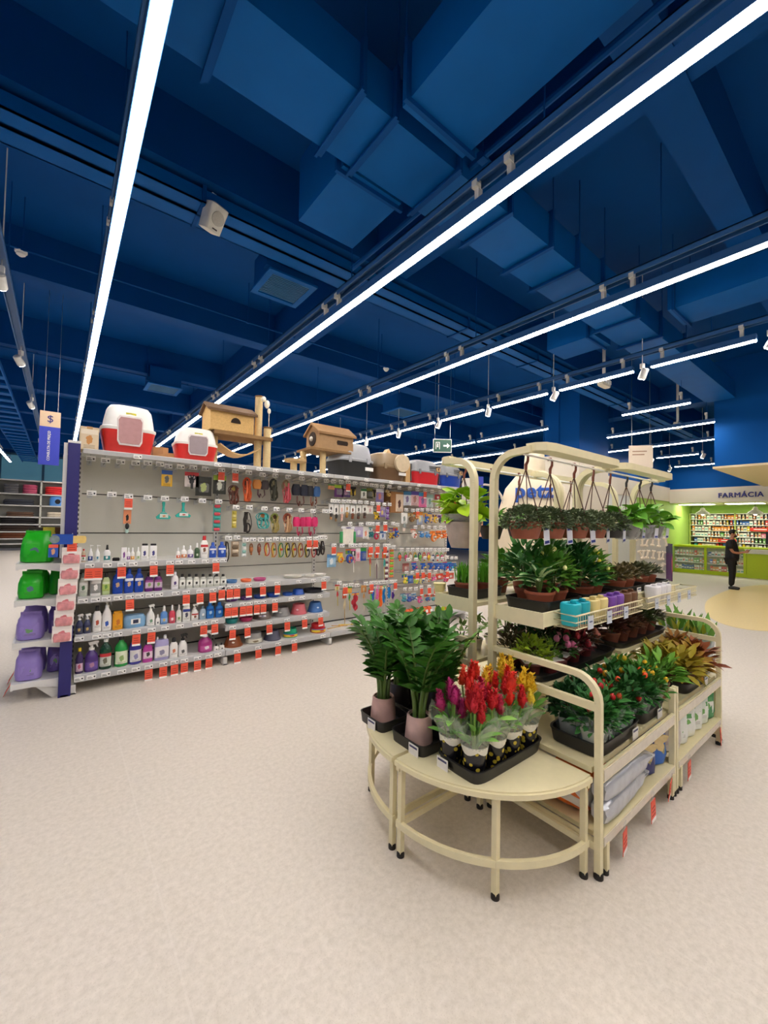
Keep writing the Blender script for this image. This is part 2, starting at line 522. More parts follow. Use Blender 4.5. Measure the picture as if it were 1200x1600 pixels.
# ------------------------------------------------------------------ lights
LENS = M(LED_COLOUR, .4, noise=0, emit=LED_POWER)
HOUS = M('#2B5C93', .45, noise=.03)
CLIPM = M('#D8D6CE', .5)
SEG = {}
def led(x, y0, y1, label, group, hang=False):
    L = round(y1 - y0, 3)
    if (L, hang) not in SEG:
        lens = MB().prism([(-.028, .02), (-.028, .003), (-.022, 0), (.022, 0), (.028, .003), (.028, .02)], 'y', .006, L - .006).mesh('lens', LENS, False)
        ho = MB().box(-.036, 0, .02, .036, L, .075).box(-.036, 0, .009, -.033, L, .02).box(.033, 0, .009, .036, L, .02).mesh('housing', HOUS, False)
        cp = MB()
        cp.box(-.02, -.015, .075, .02, .015, .16).box(-.045, -.02, .155, -.0, .02, .2)
        if hang: cp.mat(1).tube([(.0, 0, .15), (0, 0, ZC - 3.4)], .004, 5)
        cp = cp.mesh('mounting_clip', [CLIPM, BLUE_C], False)
        SEG[L, hang] = (lens, ho, cp)
    t = thing('led_light', label, 'ceiling light', (x, y0, 3.4), 0, group)
    for n, d in zip(('lens', 'housing'), SEG[L, hang]): link(n, d, t)
    for q in (.12, L - .12): link('mounting_clip', SEG[L, hang][2], t, (0, q, 0))
    return t
def rail(x, y0, y1, label):
    t = thing('lighting_track', label, 'lighting track', (x, y0, 3.58))
    obj('channel', MB().box(-.04, 0, 0, -.03, y1 - y0, .05).box(.03, 0, 0, .04, y1 - y0, .05).box(-.04, 0, .04, .04, y1 - y0, .05), HOUS, t, smooth=False)
    for k in range(int((y1 - y0) / 1.9) + 1):
        obj('suspension_rod', MB().tube([(0, .4 + 1.9 * k, .05), (0, .4 + 1.9 * k, ZC - 3.58)], .005, 5), BLUE_C, t)
rows = [(.24, 'leftmost row of lights'), (2.02, 'long row of lights crossing over the gondola'), (3.78, 'third row of lights from the left')]
for x, nm in rows:
    rail(x, -3, 24, 'blue track carrying the ' + nm)
    k = 0
    y = 1.53 - 1.9 * 3
    while y < 23:
        led(x, y, y + 1.9, 'white linear light, %s segment %s, %s' % (ORD[k - 1 if k > 1 else k + 1], 'from the camera' if k > 1 else 'above the camera', nm), nm)
        k += 1
        y += 1.9
rail(5.63, -1, 16, 'blue track carrying the row of lights and spotlights')
for k in range(11):
    y = -.25 + 1.172 * k
    led(5.63, y, y + .975, 'short white linear light, %s from the right in the spotlight row' % ORD[k + 1], 'lights of the spotlight row')
SPB = M('#D9D9D6', .4)
SPE = M('#FFF6E6', .4, noise=0, emit=14)
def spot(x, y, z, label, ang=.6, group=None):
    t = thing('spotlight', label, 'spotlight', (x, y, z), R(-.6, .6), group)
    obj('spot_arm', MB().box(-.02, -.02, 0, .02, .02, .06).tube([(0, 0, .06), (0, 0, ZC - z)], .005, 5).box(-.008, -.008, -.06, .008, .008, .0), SPB, t, smooth=False)
    o = obj('spot_body', MB().lathe([(.03, .1), (.042, .09), (.045, -.02), (.042, -.03)], 12), SPB, t, (0, 0, -.1), (ang, 0, 0))
    obj('spot_lens', MB().lathe([(.036, -.036), (.036, -.031)], 12), SPE, o)
for k in range(9):
    spot(5.63, .82 + 1.172 * k + .0, 3.42, 'white spotlight in the %s gap from the right between short lights' % ORD[k + 1], .5, 'spotlights of the broken row')
for (y, i) in ((4.75, 'nearest the frame edge'), (7.0, 'below the ladder rack'), (9.6, 'left of the blue hanging banner'), (13.9, 'farthest back')):
    spot(-.46, y, 3.5, 'white spotlight on the left ceiling track, ' + i, .9)
rail(-.46, 1, 22, 'blue track at the far left with white spotlights')
FR = ((7.67, [(2.04, 3.03), (4.43, 6.2), (6.3, 8.1), (8.2, 10.0), (10.1, 11.9), (12, 14.1)]), (9.35, [(2.12, 4.0), (6.2, 8.2)]), (11.13, [(2.52, 4.76)]), (13.0, [(3.29, 4.24), (4.5, 5.5)]), (15.2, [(3.41, 4.46)]), (-1.46, [(14, 16.8), (17, 19.9)]), (-3.2, [(-2, 0), (1, 3), (5, 7), (9, 11)]), (-5.2, [(-2, 0), (1, 3), (5, 7)]), (7.67, [(-2, 0)]), (9.35, [(8.4, 10.4)]))
for (x, segs) in FR:
    for a, b in segs:
        led(x, a, b, ORD[1 + segs.index((a, b))] + ' white linear light from the front, row %s, hung ' % ORD[1 + FR.index((x, segs))] + '%s' % ('on the left' if x < 0 else 'beyond the stand' if x < 9 else 'near the pharmacy'), 'far lights', True)
for (x, y, lb) in ((13.0, 4.38, 'small white spotlight left of the pharmacy bulkhead light'), (15.2, 4.6, 'white spotlight at the farthest light before the pharmacy'), (13.0, 3.2, 'small white spotlight beside the blue bulkhead edge')):
    spot(x, y, 3.42, lb, .5)
for (x, y, lb) in ((6.2, 2.7, 'cream box of an emergency light above the first short light'), (9.9, 2.85, 'cream emergency light box close to the blue bulkhead')):
    t = thing('emergency_light', lb, 'emergency light', (x, y, 3.5))
    obj('case', MB().shell([(0, .13, .045), (.02, .14, .05), (.1, .14, .05), (.12, .13, .045)], 12, 5), M('#D9D2BF', .5), t)
    obj('bracket', MB().box(-.01, -.02, .12, .01, .02, ZC - 3.5), CLIPM, t, smooth=False)
    obj('lamp_head', MB().box(-.1, -.062, .03, -.02, -.05, .09).box(.02, -.062, .03, .1, -.05, .09), WHITE, t, smooth=False)
# loudspeaker hung on the tray
t = thing('loudspeaker', 'white box loudspeaker hanging from the blue cable tray', 'loudspeaker', (.9, 3.46, 3.93), .35)
o = obj('cabinet', MB().shell([(-.105, .05, .05), (-.1, .07, .065), (.09, .078, .075), (.1, .06, .06)], 16, 6), M('#DEDCD2', .5), t, (0, 0, -.04), (.5, 0, 0))
obj('grille', MB().prism([(.052 * math.cos(a * PI / 10), .052 * math.sin(a * PI / 10) + .0) for a in range(20)], 'y', -.078, -.07), M('#B9B7AE', .7, noise=.2, scale=300), o)
obj('nameplate', MB().box(-.02, -.073, -.085, .02, -.068, -.075), PRINTM, o)
obj('bracket', MB().box(-.02, -.01, .03, .02, .01, .16), WHITE, t)
# hanging banner and exit sign
t = thing('price_check_banner', 'blue hanging banner with a cream top marked with a dollar sign', 'hanging sign', (-.13, 6.5, 2.07))
obj('panel', MB().box(-.1, -.006, 0, .1, .006, .47), M('#3A49C8', .5, noise=.02), t, smooth=False)
obj('top_panel', MB().box(-.1, -.006, .47, .1, .006, .66), M('#EFD2B0', .5, noise=.02), t, smooth=False)
text_mesh('lettering', 'CONSULTA DE PREÇO', .036, WHITE, t, (-.005, -.009, .235), (PI / 2, PI / 2 * -1, 0), depth=.001, bold=.001)
text_mesh('dollar_sign', '$', .12, M('#3A3C8C', .5), t, (0, -.009, .565), (PI / 2, 0, 0), depth=.001)
obj('suspension_wire', MB().tube([(-.06, 0, .66), (-.06, 0, 2.5)], .003, 4).tube([(.07, 0, .66), (.07, 0, 2.5)], .003, 4), METAL, t)
t = thing('exit_sign', 'green exit sign with a white arrow hanging above the pet carriers', 'exit sign', (5.8, 5.55, 2.85), -.66)
obj('sign_panel', MB().box(-.17, -.008, 0, .17, .008, .24), M('#2F5A4C', .4), t, smooth=False)
fr = MB().box(-.18, -.01, -.01, .18, .01, 0).box(-.18, -.01, .24, .18, .01, .25).box(-.18, -.01, 0, -.17, .01, .24).box(.17, -.01, 0, .18, .01, .24)
obj('sign_frame', fr, WHITE, t, smooth=False)
ar = [(.02, .105), (.09, .105), (.09, .07), (.145, .12), (.09, .17), (.09, .135), (.02, .135)]
obj('arrow', MB().prism(ar, 'y', -.012, -.008), WHITE, t, smooth=False)
pg = MB().box(-.13, -.012, .05, -.12, -.008, .19).box(-.06, -.012, .05, -.05, -.008, .19).box(-.13, -.012, .18, -.05, -.008, .19).box(-.105, -.012, .09, -.08, -.008, .13)
pg.prism([(-.09 + .014 * math.cos(a * PI / 5), .15 + .014 * math.sin(a * PI / 5)) for a in range(10)], 'y', -.012, -.008)
obj('running_figure', pg, WHITE, t, smooth=False)
obj('suspension_wire', MB().tube([(-.15, 0, .25), (-.15, 0, 1.76)], .003, 4).tube([(.15, 0, .25), (.15, 0, 1.76)], .003, 4), METAL, t)
TABLE_PROMO = [
(0, 's1', 0.209),
(0, 's1', 0.269),
(0, 's1', 0.435),
(0, 's1', 0.679),
(0, 's1', 0.812),
(0, 's1', 1.219),
(0, 's2', 0.504),
(0, 's2', 0.958),
(0, 's2', 1.08),
(0, 's2', 1.198),
(0, 's3', 0.564),
(0, 's3', 0.681),
(0, 's3', 1.124),
(0, 's3', 1.225),
(0, 'base', 0.664),
(0, 'base', 0.779),
(0, 'base', 0.871),
(0, 'base', 0.955),
(0, 'base', 1.069),
(0, 'base', 1.174),
(1, 'A', 1.283),
(1, 'A', 1.36),
(1, 'A', 1.431),
(1, 'A', 1.552),
(1, 'A', 1.702),
(1, 'A', 1.866),
(1, 'A', 2.434),
(1, 'B', 1.35),
(1, 'B', 1.413),
(1, 'B', 1.498),
(1, 'B', 1.564),
(1, 'B', 1.645),
(1, 'B', 1.714),
(1, 'B', 1.842),
(1, 'C', 1.401),
(1, 'C', 1.55),
(1, 'C', 1.784),
(1, 'C', 1.989),
(1, 'C', 2.198),
(1, 'C', 2.403),
(1, 'base', 1.443),
(1, 'base', 1.661),
(1, 'base', 1.879),
(1, 'base', 2.066),
]
TABLE_BOTTLE = [
(0, 's1', 0.167, 0.032, 0.109, 'small amber bottle with a red cap', 'round', '#C9B59A', '#C22A2E', ('#F1F0EC', '#C8343A', '#6B8A4E'), 1.0, 'first from left, top bottle shelf'),
(0, 's1', 0.214, 0.035, 0.142, 'white pump bottle with a dark blue base', 'pump', '#F0F0F0', '#F2F2F2', ('#1E3F86', '#F0F0F0', '#D9DCE6'), 1.0, 'second from left, top bottle shelf'),
(0, 's1', 0.262, 0.036, 0.141, 'white pump bottle with a blue green label', 'pump', '#EEF0F0', '#F2F2F2', ('#DDE5E4', '#F0F0F0', '#3B7C9C'), 1.0, 'third from left, top bottle shelf'),
(0, 's1', 0.331, 0.05, 0.14, 'white bottle with black cap and teal base', 'mist', '#F2F3F2', '#1C1C1E', ('#2C8C90', '#F2F3F2', '#F2F3F2'), 1.0, 'fourth from left, top bottle shelf'),
(0, 's1', 0.397, 0.055, 0.029, 'low black clip pack', 'block', '#1C1C1E', '#2A2A2C', None, 1.0, 'fifth from left, top bottle shelf'),
(0, 's1', 0.453, 0.041, 0.114, 'white carton with a purple band', 'carton', '#F4F2F4', '#F4F2F4', ('#F4F2F4', '#F4F2F4', '#7D3F8F'), 1.0, 'sixth from left, top bottle shelf'),
(0, 's1', 0.488, 0.028, 0.113, 'small mist bottle with a purple label', 'mist', '#F0EEF2', '#F2F2F2', ('#8A5AA0', '#F0EEF2', '#D8C8E0'), 1.0, 'seventh from left, top bottle shelf'),
(0, 's1', 0.519, 0.03, 0.113, 'small mist bottle with an orange label', 'mist', '#F0EEEA', '#F2F2F2', ('#E8A13C', '#F0EEEA', '#F4E4C0'), 1.0, 'eighth from left, top bottle shelf'),
(0, 's1', 0.562, 0.032, 0.117, 'small mist bottle with a green label', 'mist', '#EDF0EA', '#F2F2F2', ('#CBD6BE', '#EDF0EA', '#7C9A68'), 1.0, 'ninth from left, top bottle shelf'),
(0, 's1', 0.613, 0.056, 0.147, 'white bottle with black cap and purple print', 'block', '#F4F4F4', '#20222A', ('#F4F4F4', '#F4F4F4', '#3F3F86'), 1.0, 'tenth from left, top bottle shelf'),
(0, 's1', 0.681, 0.058, 0.146, 'white bottle with black cap and purple print', 'block', '#F4F4F4', '#20222A', ('#F4F4F4', '#F4F4F4', '#3F3F86'), 1.0, 'eleventh from left, top bottle shelf'),
(0, 's1', 0.888, 0.036, 0.105, 'small mist bottle with a red orange label', 'mist', '#F1ECE6', '#F2F2F2', ('#D9623E', '#F1ECE6', '#F4E8E0'), 1.0, 'twelfth from left, top bottle shelf'),
(0, 's1', 0.938, 0.053, 0.123, 'white bottle with an orange label', 'mist', '#F1EFEC', '#F2F2F2', ('#E08A5A', '#F1EFEC', '#F4EEE8'), 1.0, 'thirteenth from left, top bottle shelf'),
(0, 's1', 0.996, 0.052, 0.122, 'white bottle with a violet label', 'mist', '#F1EFF2', '#F2F2F2', ('#6F5B9C', '#F1EFF2', '#F4F0F8'), 1.0, 'fourteenth from left, top bottle shelf'),
(0, 's1', 1.057, 0.046, 0.146, 'dark green spray bottle with a white cap', 'mist', '#3C5A3E', '#F2F2F2', ('#4C6B48', '#3C5A3E', '#D8E0D0'), 1.0, 'fifteenth from left, top bottle shelf'),
(0, 's1', 1.121, 0.073, 0.216, 'tall white bottle with a red cap', 'flat', '#F5F2EE', '#CF2B30', ('#F5F2EE', '#C8343A', '#7A5A48'), 1.0, 'sixteenth from left, top bottle shelf'),
(0, 's1', 1.203, 0.066, 0.151, 'royal blue bottle with a round picture', 'flat', '#2B55B8', '#2B55B8', ('#2B55B8', '#E8ECF4', '#B9C6E2'), 1.0, 'seventeenth from left, top bottle shelf'),
(0, 's1', 1.291, 0.077, 0.156, 'royal blue bottle with a round picture', 'flat', '#2B55B8', '#2B55B8', ('#2B55B8', '#E8ECF4', '#B9C6E2'), 1.0, 'eighteenth from left, top bottle shelf'),
(0, 's2', 0.174, 0.062, 0.194, 'clear bottle with a grey cap and green label', 'flat', '#C9D2C4', '#8C9890', ('#DDE4DA', '#EEF0EC', '#4F7A56'), 1.0, 'first from left, second bottle shelf'),
(0, 's2', 0.258, 0.075, 0.166, 'white framed bottle with a grey picture', 'block', '#EFEFED', '#EFEFED', ('#9A9C9A', '#E5E5E3', '#F4F4F2'), 1.0, 'second from left, second bottle shelf'),
(0, 's2', 0.332, 0.058, 0.186, 'lime green bottle with a black cap', 'flat', '#BFD39A', '#2A2A2A', ('#B8D070', '#DCE8C8', '#6B9A48'), 1.0, 'third from left, second bottle shelf'),
(0, 's2', 0.417, 0.079, 0.213, 'deep blue shampoo bottle with an orange picture', 'flat', '#1546B0', '#1546B0', ('#1546B0', '#1B50C0', '#D9B48A'), 1.0, 'fourth from left, second bottle shelf'),
(0, 's2', 0.499, 0.072, 0.215, 'deep blue shampoo bottle with an orange picture', 'flat', '#1546B0', '#1546B0', ('#1546B0', '#E8ECF8', '#D9B48A'), 1.0, 'fifth from left, second bottle shelf'),
(0, 's2', 0.576, 0.071, 0.211, 'deep blue shampoo bottle with an orange picture', 'flat', '#1546B0', '#1546B0', ('#1546B0', '#E8ECF8', '#D9B48A'), 1.0, 'sixth from left, second bottle shelf'),
(0, 's2', 0.656, 0.069, 0.17, 'purple bottle with a black cap and pale label', 'flat', '#6B2A7C', '#201A24', ('#DCC8DC', '#A85A9C', '#8FB06A'), 1.0, 'seventh from left, second bottle shelf'),
(0, 's2', 0.73, 0.068, 0.166, 'purple bottle with a black cap and pale label', 'flat', '#6B2A7C', '#201A24', ('#DCC8DC', '#A85A9C', '#8FB06A'), 1.0, 'eighth from left, second bottle shelf'),
(0, 's2', 0.868, 0.063, 0.164, 'tall white bottle with a purple base', 'flat', '#EFEDF2', '#E8E6EC', ('#EFEDF2', '#EFEDF2', '#5C468A'), 1.0, 'ninth from left, second bottle shelf'),
(0, 's2', 0.933, 0.056, 0.141, 'clear shampoo bottle with black cap, green tint', 'flat', '#D8DBD2', '#1E1E1E', ('#EEF0EA', '#EEF0EA', '#2A2A2A'), 0.85, 'tenth from left, second bottle shelf'),
(0, 's2', 0.995, 0.057, 0.138, 'clear shampoo bottle with black cap, green tint', 'flat', '#D8DBD2', '#1E1E1E', ('#EEF0EA', '#EEF0EA', '#2A2A2A'), 0.85, 'eleventh from left, second bottle shelf'),
(0, 's2', 1.058, 0.058, 0.133, 'clear shampoo bottle with black cap, violet tint', 'flat', '#D8DBD2', '#1E1E1E', ('#EEF0EA', '#EEF0EA', '#2A2A2A'), 0.85, 'twelfth from left, second bottle shelf'),
(0, 's2', 1.12, 0.059, 0.13, 'clear shampoo bottle with black cap, violet tint', 'flat', '#D8DBD2', '#1E1E1E', ('#EEF0EA', '#EEF0EA', '#2A2A2A'), 0.85, 'thirteenth from left, second bottle shelf'),
(0, 's2', 1.185, 0.061, 0.126, 'clear shampoo bottle with black cap, amber tint', 'flat', '#D8DBD2', '#1E1E1E', ('#EEF0EA', '#EEF0EA', '#2A2A2A'), 0.85, 'fourteenth from left, second bottle shelf'),
(0, 's2', 1.249, 0.062, 0.122, 'clear shampoo bottle with black cap, amber tint', 'flat', '#D8DBD2', '#1E1E1E', ('#EEF0EA', '#EEF0EA', '#2A2A2A'), 0.85, 'fifteenth from left, second bottle shelf'),
(0, 's2', 1.312, 0.063, 0.117, 'clear shampoo bottle with black cap, clear tint', 'flat', '#D8DBD2', '#1E1E1E', ('#EEF0EA', '#EEF0EA', '#2A2A2A'), 0.85, 'sixteenth from left, second bottle shelf'),
(0, 's3', 0.159, 0.053, 0.163, 'small navy spray bottle with a white trigger', 'spray', '#3F4468', '#F0F0EE', ('#4A4E62', '#2C3050', '#C9A860'), 1.0, 'first from left, third bottle shelf'),
(0, 's3', 0.212, 0.052, 0.162, 'small navy spray bottle with a white trigger', 'spray', '#3F4468', '#F0F0EE', ('#4A4E62', '#2C3050', '#C9A860'), 1.0, 'second from left, third bottle shelf'),
(0, 's3', 0.278, 0.064, 0.221, 'white bottle with a black cap and red foot', 'flat', '#E9E7E4', '#242424', ('#E9E7E4', '#E9E7E4', '#B8503C'), 1.0, 'third from left, third bottle shelf'),
(0, 's3', 0.348, 0.073, 0.276, 'large white spray bottle with a red base', 'spray', '#F0EFEE', '#F0F0EE', ('#F0EFEE', '#F0EFEE', '#2A57B8'), 1.0, 'fourth from left, third bottle shelf'),
(0, 's3', 0.426, 0.075, 0.159, 'amber yellow bottle of a square shape', 'block', '#E8A11E', '#E8A11E', ('#E8A11E', '#E8A11E', '#C7742C'), 1.0, 'fifth from left, third bottle shelf'),
(0, 's3', 0.554, 0.176, 0.108, 'blue and white pack of wet wipes', 'wipes', '#7FAEDB', '#F2F2F2', None, 1.0, 'sixth from left, third bottle shelf'),
(0, 's3', 0.679, 0.066, 0.188, 'white spray bottle with green print', 'spray', '#EEEEEA', '#F0F0EE', ('#EEEEEA', '#EEEEEA', '#6E9A7A'), 1.0, 'seventh from left, third bottle shelf'),
(0, 's3', 0.737, 0.036, 0.092, 'tiny white bottle with a dark label', 'mist', '#F0F0EE', '#F0F0EE', ('#F0F0EE', '#F0F0EE', '#3A3F52'), 1.0, 'eighth from left, third bottle shelf'),
(0, 's3', 0.79, 0.06, 0.164, 'light blue mist bottle', 'mist', '#5C8FD0', '#F2F2F2', ('#8FB4E4', '#5C8FD0', '#D9B870'), 1.0, 'ninth from left, third bottle shelf'),
(0, 's3', 0.857, 0.056, 0.163, 'pink red mist bottle', 'mist', '#D8455A', '#F2F2F2', ('#E26A78', '#D8455A', '#F4E0E4'), 1.0, 'tenth from left, third bottle shelf'),
(0, 's3', 0.914, 0.047, 0.162, 'white mist bottle with a green label', 'mist', '#EDEFE8', '#F2F2F2', ('#DCE4CE', '#EDEFE8', '#6E9054'), 1.0, 'eleventh from left, third bottle shelf'),
(0, 's3', 0.98, 0.067, 0.149, 'white trigger bottle with a dark square label', 'block', '#F0F0EC', '#F0F0EC', ('#E8E8E2', '#3A4A9A', '#4A4A62'), 1.0, 'twelfth from left, third bottle shelf'),
(0, 's3', 1.055, 0.066, 0.154, 'white trigger bottle with a red picture', 'spray', '#F0EFEC', '#F0F0EE', ('#F0EFEC', '#B83A34', '#8A5A44'), 1.0, 'thirteenth from left, third bottle shelf'),
(0, 's3', 1.126, 0.058, 0.127, 'grey bottle with a white oval label', 'flat', '#9FB4C6', '#6C7C8A', ('#9FB4C6', '#9FB4C6', '#F0F0EE'), 1.0, 'fourteenth from left, third bottle shelf'),
(0, 's3', 1.195, 0.075, 0.158, 'bright blue bottle with a slanted neck', 'flat', '#1E74C8', '#1E74C8', ('#1E74C8', '#1A4FA0', '#A8C8E4'), 1.0, 'fifteenth from left, third bottle shelf'),
(0, 's3', 1.284, 0.077, 0.148, 'bright blue bottle with a slanted neck', 'flat', '#1E74C8', '#1E74C8', ('#1E74C8', '#1A4FA0', '#A8C8E4'), 1.0, 'sixteenth from left, third bottle shelf'),
(0, 'base', 0.167, 0.054, 0.207, 'dark purple bottle with a yellow cap', 'round', '#3B2A5E', '#E8C81E', ('#D8B8CC', '#3B2A5E', '#B0506A'), 1.0, 'first from left, lowest bottle shelf'),
(0, 'base', 0.249, 0.096, 0.247, 'large purple spray bottle with a white and red head', 'spray', '#4A2F78', '#EFEDEC', ('#6B4FA0', '#4A2F78', '#A87A9A'), 1.0, 'second from left, lowest bottle shelf'),
(0, 'base', 0.348, 0.09, 0.259, 'dark green floor cleaner bottle with a white cap', 'round', '#1E4A36', '#F0F0EE', ('#C9CEC4', '#C8343A', '#6A6A58'), 0.92, 'third from left, lowest bottle shelf'),
(0, 'base', 0.461, 0.1, 0.258, 'bright green floor cleaner bottle with a black cap', 'round', '#2FA04A', '#1C1C1E', ('#DDE6C8', '#DDE6C8', '#8FB06A'), 0.92, 'fourth from left, lowest bottle shelf'),
(0, 'base', 0.566, 0.098, 0.242, 'violet floor cleaner bottle with a black cap', 'round', '#4A48A4', '#1C1C1E', ('#E2E0E4', '#E2E0E4', '#8A88B4'), 0.92, 'fifth from left, lowest bottle shelf'),
(0, 'base', 0.661, 0.08, 0.196, 'magenta bottle with a black cap', 'flat', '#B8429A', '#1C1C1E', ('#E8D0E0', '#B8429A', '#3A3A3C'), 1.0, 'sixth from left, lowest bottle shelf'),
(0, 'base', 0.772, 0.12, 0.215, 'large lilac jug with two white caps', 'jug', '#A8A2D0', '#F0F0EE', ('#E4E0E4', '#E4E0E4', '#8A88A4'), 1.0, 'seventh from left, lowest bottle shelf'),
(0, 'base', 0.873, 0.072, 0.18, 'white bottle with black cap and pink foot', 'flat', '#E9E7E4', '#1E1E20', ('#E9E7E4', '#E9E7E4', '#C87A5A'), 1.0, 'eighth from left, lowest bottle shelf'),
(0, 'base', 0.954, 0.078, 0.205, 'white bottle with a black trigger head', 'spray', '#E9E7E4', '#1E1E20', ('#E9E7E4', '#E9E7E4', '#5A5A5C'), 1.0, 'ninth from left, lowest bottle shelf'),
(0, 'base', 1.16, 0.121, 0.199, 'magenta spray bottle with a white trigger', 'spray', '#A8307E', '#F0F0EE', ('#C85AA0', '#A8307E', '#E8D8E4'), 1.0, 'tenth from left, lowest bottle shelf'),
(0, 'base', 1.256, 0.047, 0.061, 'tiny white bottle with a black cap', 'mist', '#EDEBE6', '#1E1E20', ('#EDEBE6', '#EDEBE6', '#2A2A2A'), 1.0, 'eleventh from left, lowest bottle shelf'),
(0, 'base', 1.308, 0.049, 0.065, 'tiny white bottle with a black cap', 'mist', '#EDEBE6', '#1E1E20', ('#EDEBE6', '#EDEBE6', '#2A2A2A'), 1.0, 'twelfth from left, lowest bottle shelf'),
]
TABLE_BOWL = [
('A', 1.405, 0.117, 0.03, 'blue and white low pet bowl on the top bowl shelf', 'low', '#4F7FB8', '#DCE4EA', None),
('A', 1.557, 0.112, 0.03, 'orange and white low pet bowl on the top bowl shelf', 'low', '#E8754A', '#F0E8E0', None),
('A', 1.708, 0.133, 0.03, 'pink low pet bowl on the top bowl shelf', 'low', '#C8568C', '#E8D0DC', None),
('A', 2.117, 0.215, 0.03, 'stack of large white bowls at right on the top bowl shelf', 'stack', '#E6E3DA', '#F0EEE8', None),
('A', 2.301, 0.125, 0.03, 'shorter stack of white bowls beside the large white stack', 'stack', '#E9E6DE', '#F0EEE8', None),
('A', 2.45, 0.146, 0.03, 'single white bowl at the right end of the top bowl shelf', 'open', '#EDEAE2', '#F4F2EC', None),
('B', 1.417, 0.12, 0.03, 'purple pet bowl with white pattern, leftmost on its shelf', 'low', '#7A4A9C', '#D8CCE0', ('#7A4A9C', '#7A4A9C', '#F0ECF4')),
('B', 1.567, 0.121, 0.03, 'purple pet bowl with white pattern, second on its shelf', 'low', '#6F3F94', '#D8CCE0', ('#6F3F94', '#6F3F94', '#F0ECF4')),
('B', 1.711, 0.13, 0.031, 'blue slow feeder bowl beside the purple patterned bowls', 'low', '#2450B0', '#2E62C8', None),
('B', 1.869, 0.144, 0.041, 'royal blue bowl in the middle of the second bowl shelf', 'low', '#1F4DB0', '#2E62C8', None),
('B', 2.034, 0.116, 0.03, 'smaller blue bowl left of the tallest blue bowl', 'low', '#2E63C0', '#3E76D0', None),
('B', 2.168, 0.147, 0.058, 'tallest blue bowl on the second bowl shelf', 'high', '#2458B8', '#2E62C8', None),
('B', 2.393, 0.247, 0.036, 'wide flat black bowl at the end of the second bowl shelf', 'low', '#23242E', '#34363E', None),
('C', 1.421, 0.123, 0.045, 'teal pet bowl on the third bowl shelf', 'low', '#2A9696', '#248080', None),
('C', 1.571, 0.132, 0.04, 'magenta pet bowl on the third bowl shelf', 'low', '#C22E66', '#A82858', None),
('C', 1.763, 0.202, 0.075, 'grey brown pet bowl with a white print band', 'high', '#7A6C66', '#8C807A', ('#E4E0EA', '#7A6C66', '#8A86B0')),
('C', 1.985, 0.196, 0.097, 'grey tapered pet bowl', 'high', '#8D8C8C', '#9A9A9A', ('#8D8C8C', '#8D8C8C', '#C8C8C8')),
('C', 2.192, 0.184, 0.11, 'salmon pink tapered pet bowl', 'high', '#D86A74', '#E08088', ('#D86A74', '#D86A74', '#F0C8CC')),
('C', 2.405, 0.182, 0.109, 'blue tapered pet bowl at the shelf end', 'high', '#3F72B4', '#5486C4', ('#3F72B4', '#3F72B4', '#D0DCEC')),
('base', 1.445, 0.197, 0.095, 'brown conical pet bowl with a round white mark', 'cone', '#8A4A26', '#6A381C', ('#8A4A26', '#8A4A26', '#F0E8DC')),
('base', 1.661, 0.176, 0.106, 'steel pet bowl with a printed paper sleeve', 'cup', '#9C9C98', '#B8B8B4', ('#E0DCCC', '#E0DCCC', '#8A7A5A')),
('base', 1.869, 0.185, 0.097, 'dark blue grey pet bowl with a wide foot', 'high', '#4A4C60', '#5A5C70', None),
('base', 2.075, 0.158, 0.093, 'green pet bowl with a yellow sleeve', 'cup', '#18A078', '#128060', ('#E8C83A', '#2F6FB8', '#C8443A')),
('base', 2.429, 0.182, 0.096, 'red pet bowl with a yellow sleeve', 'cup', '#C4202A', '#9A1820', ('#E8C83A', '#2F6FB8', '#C8443A')),
]
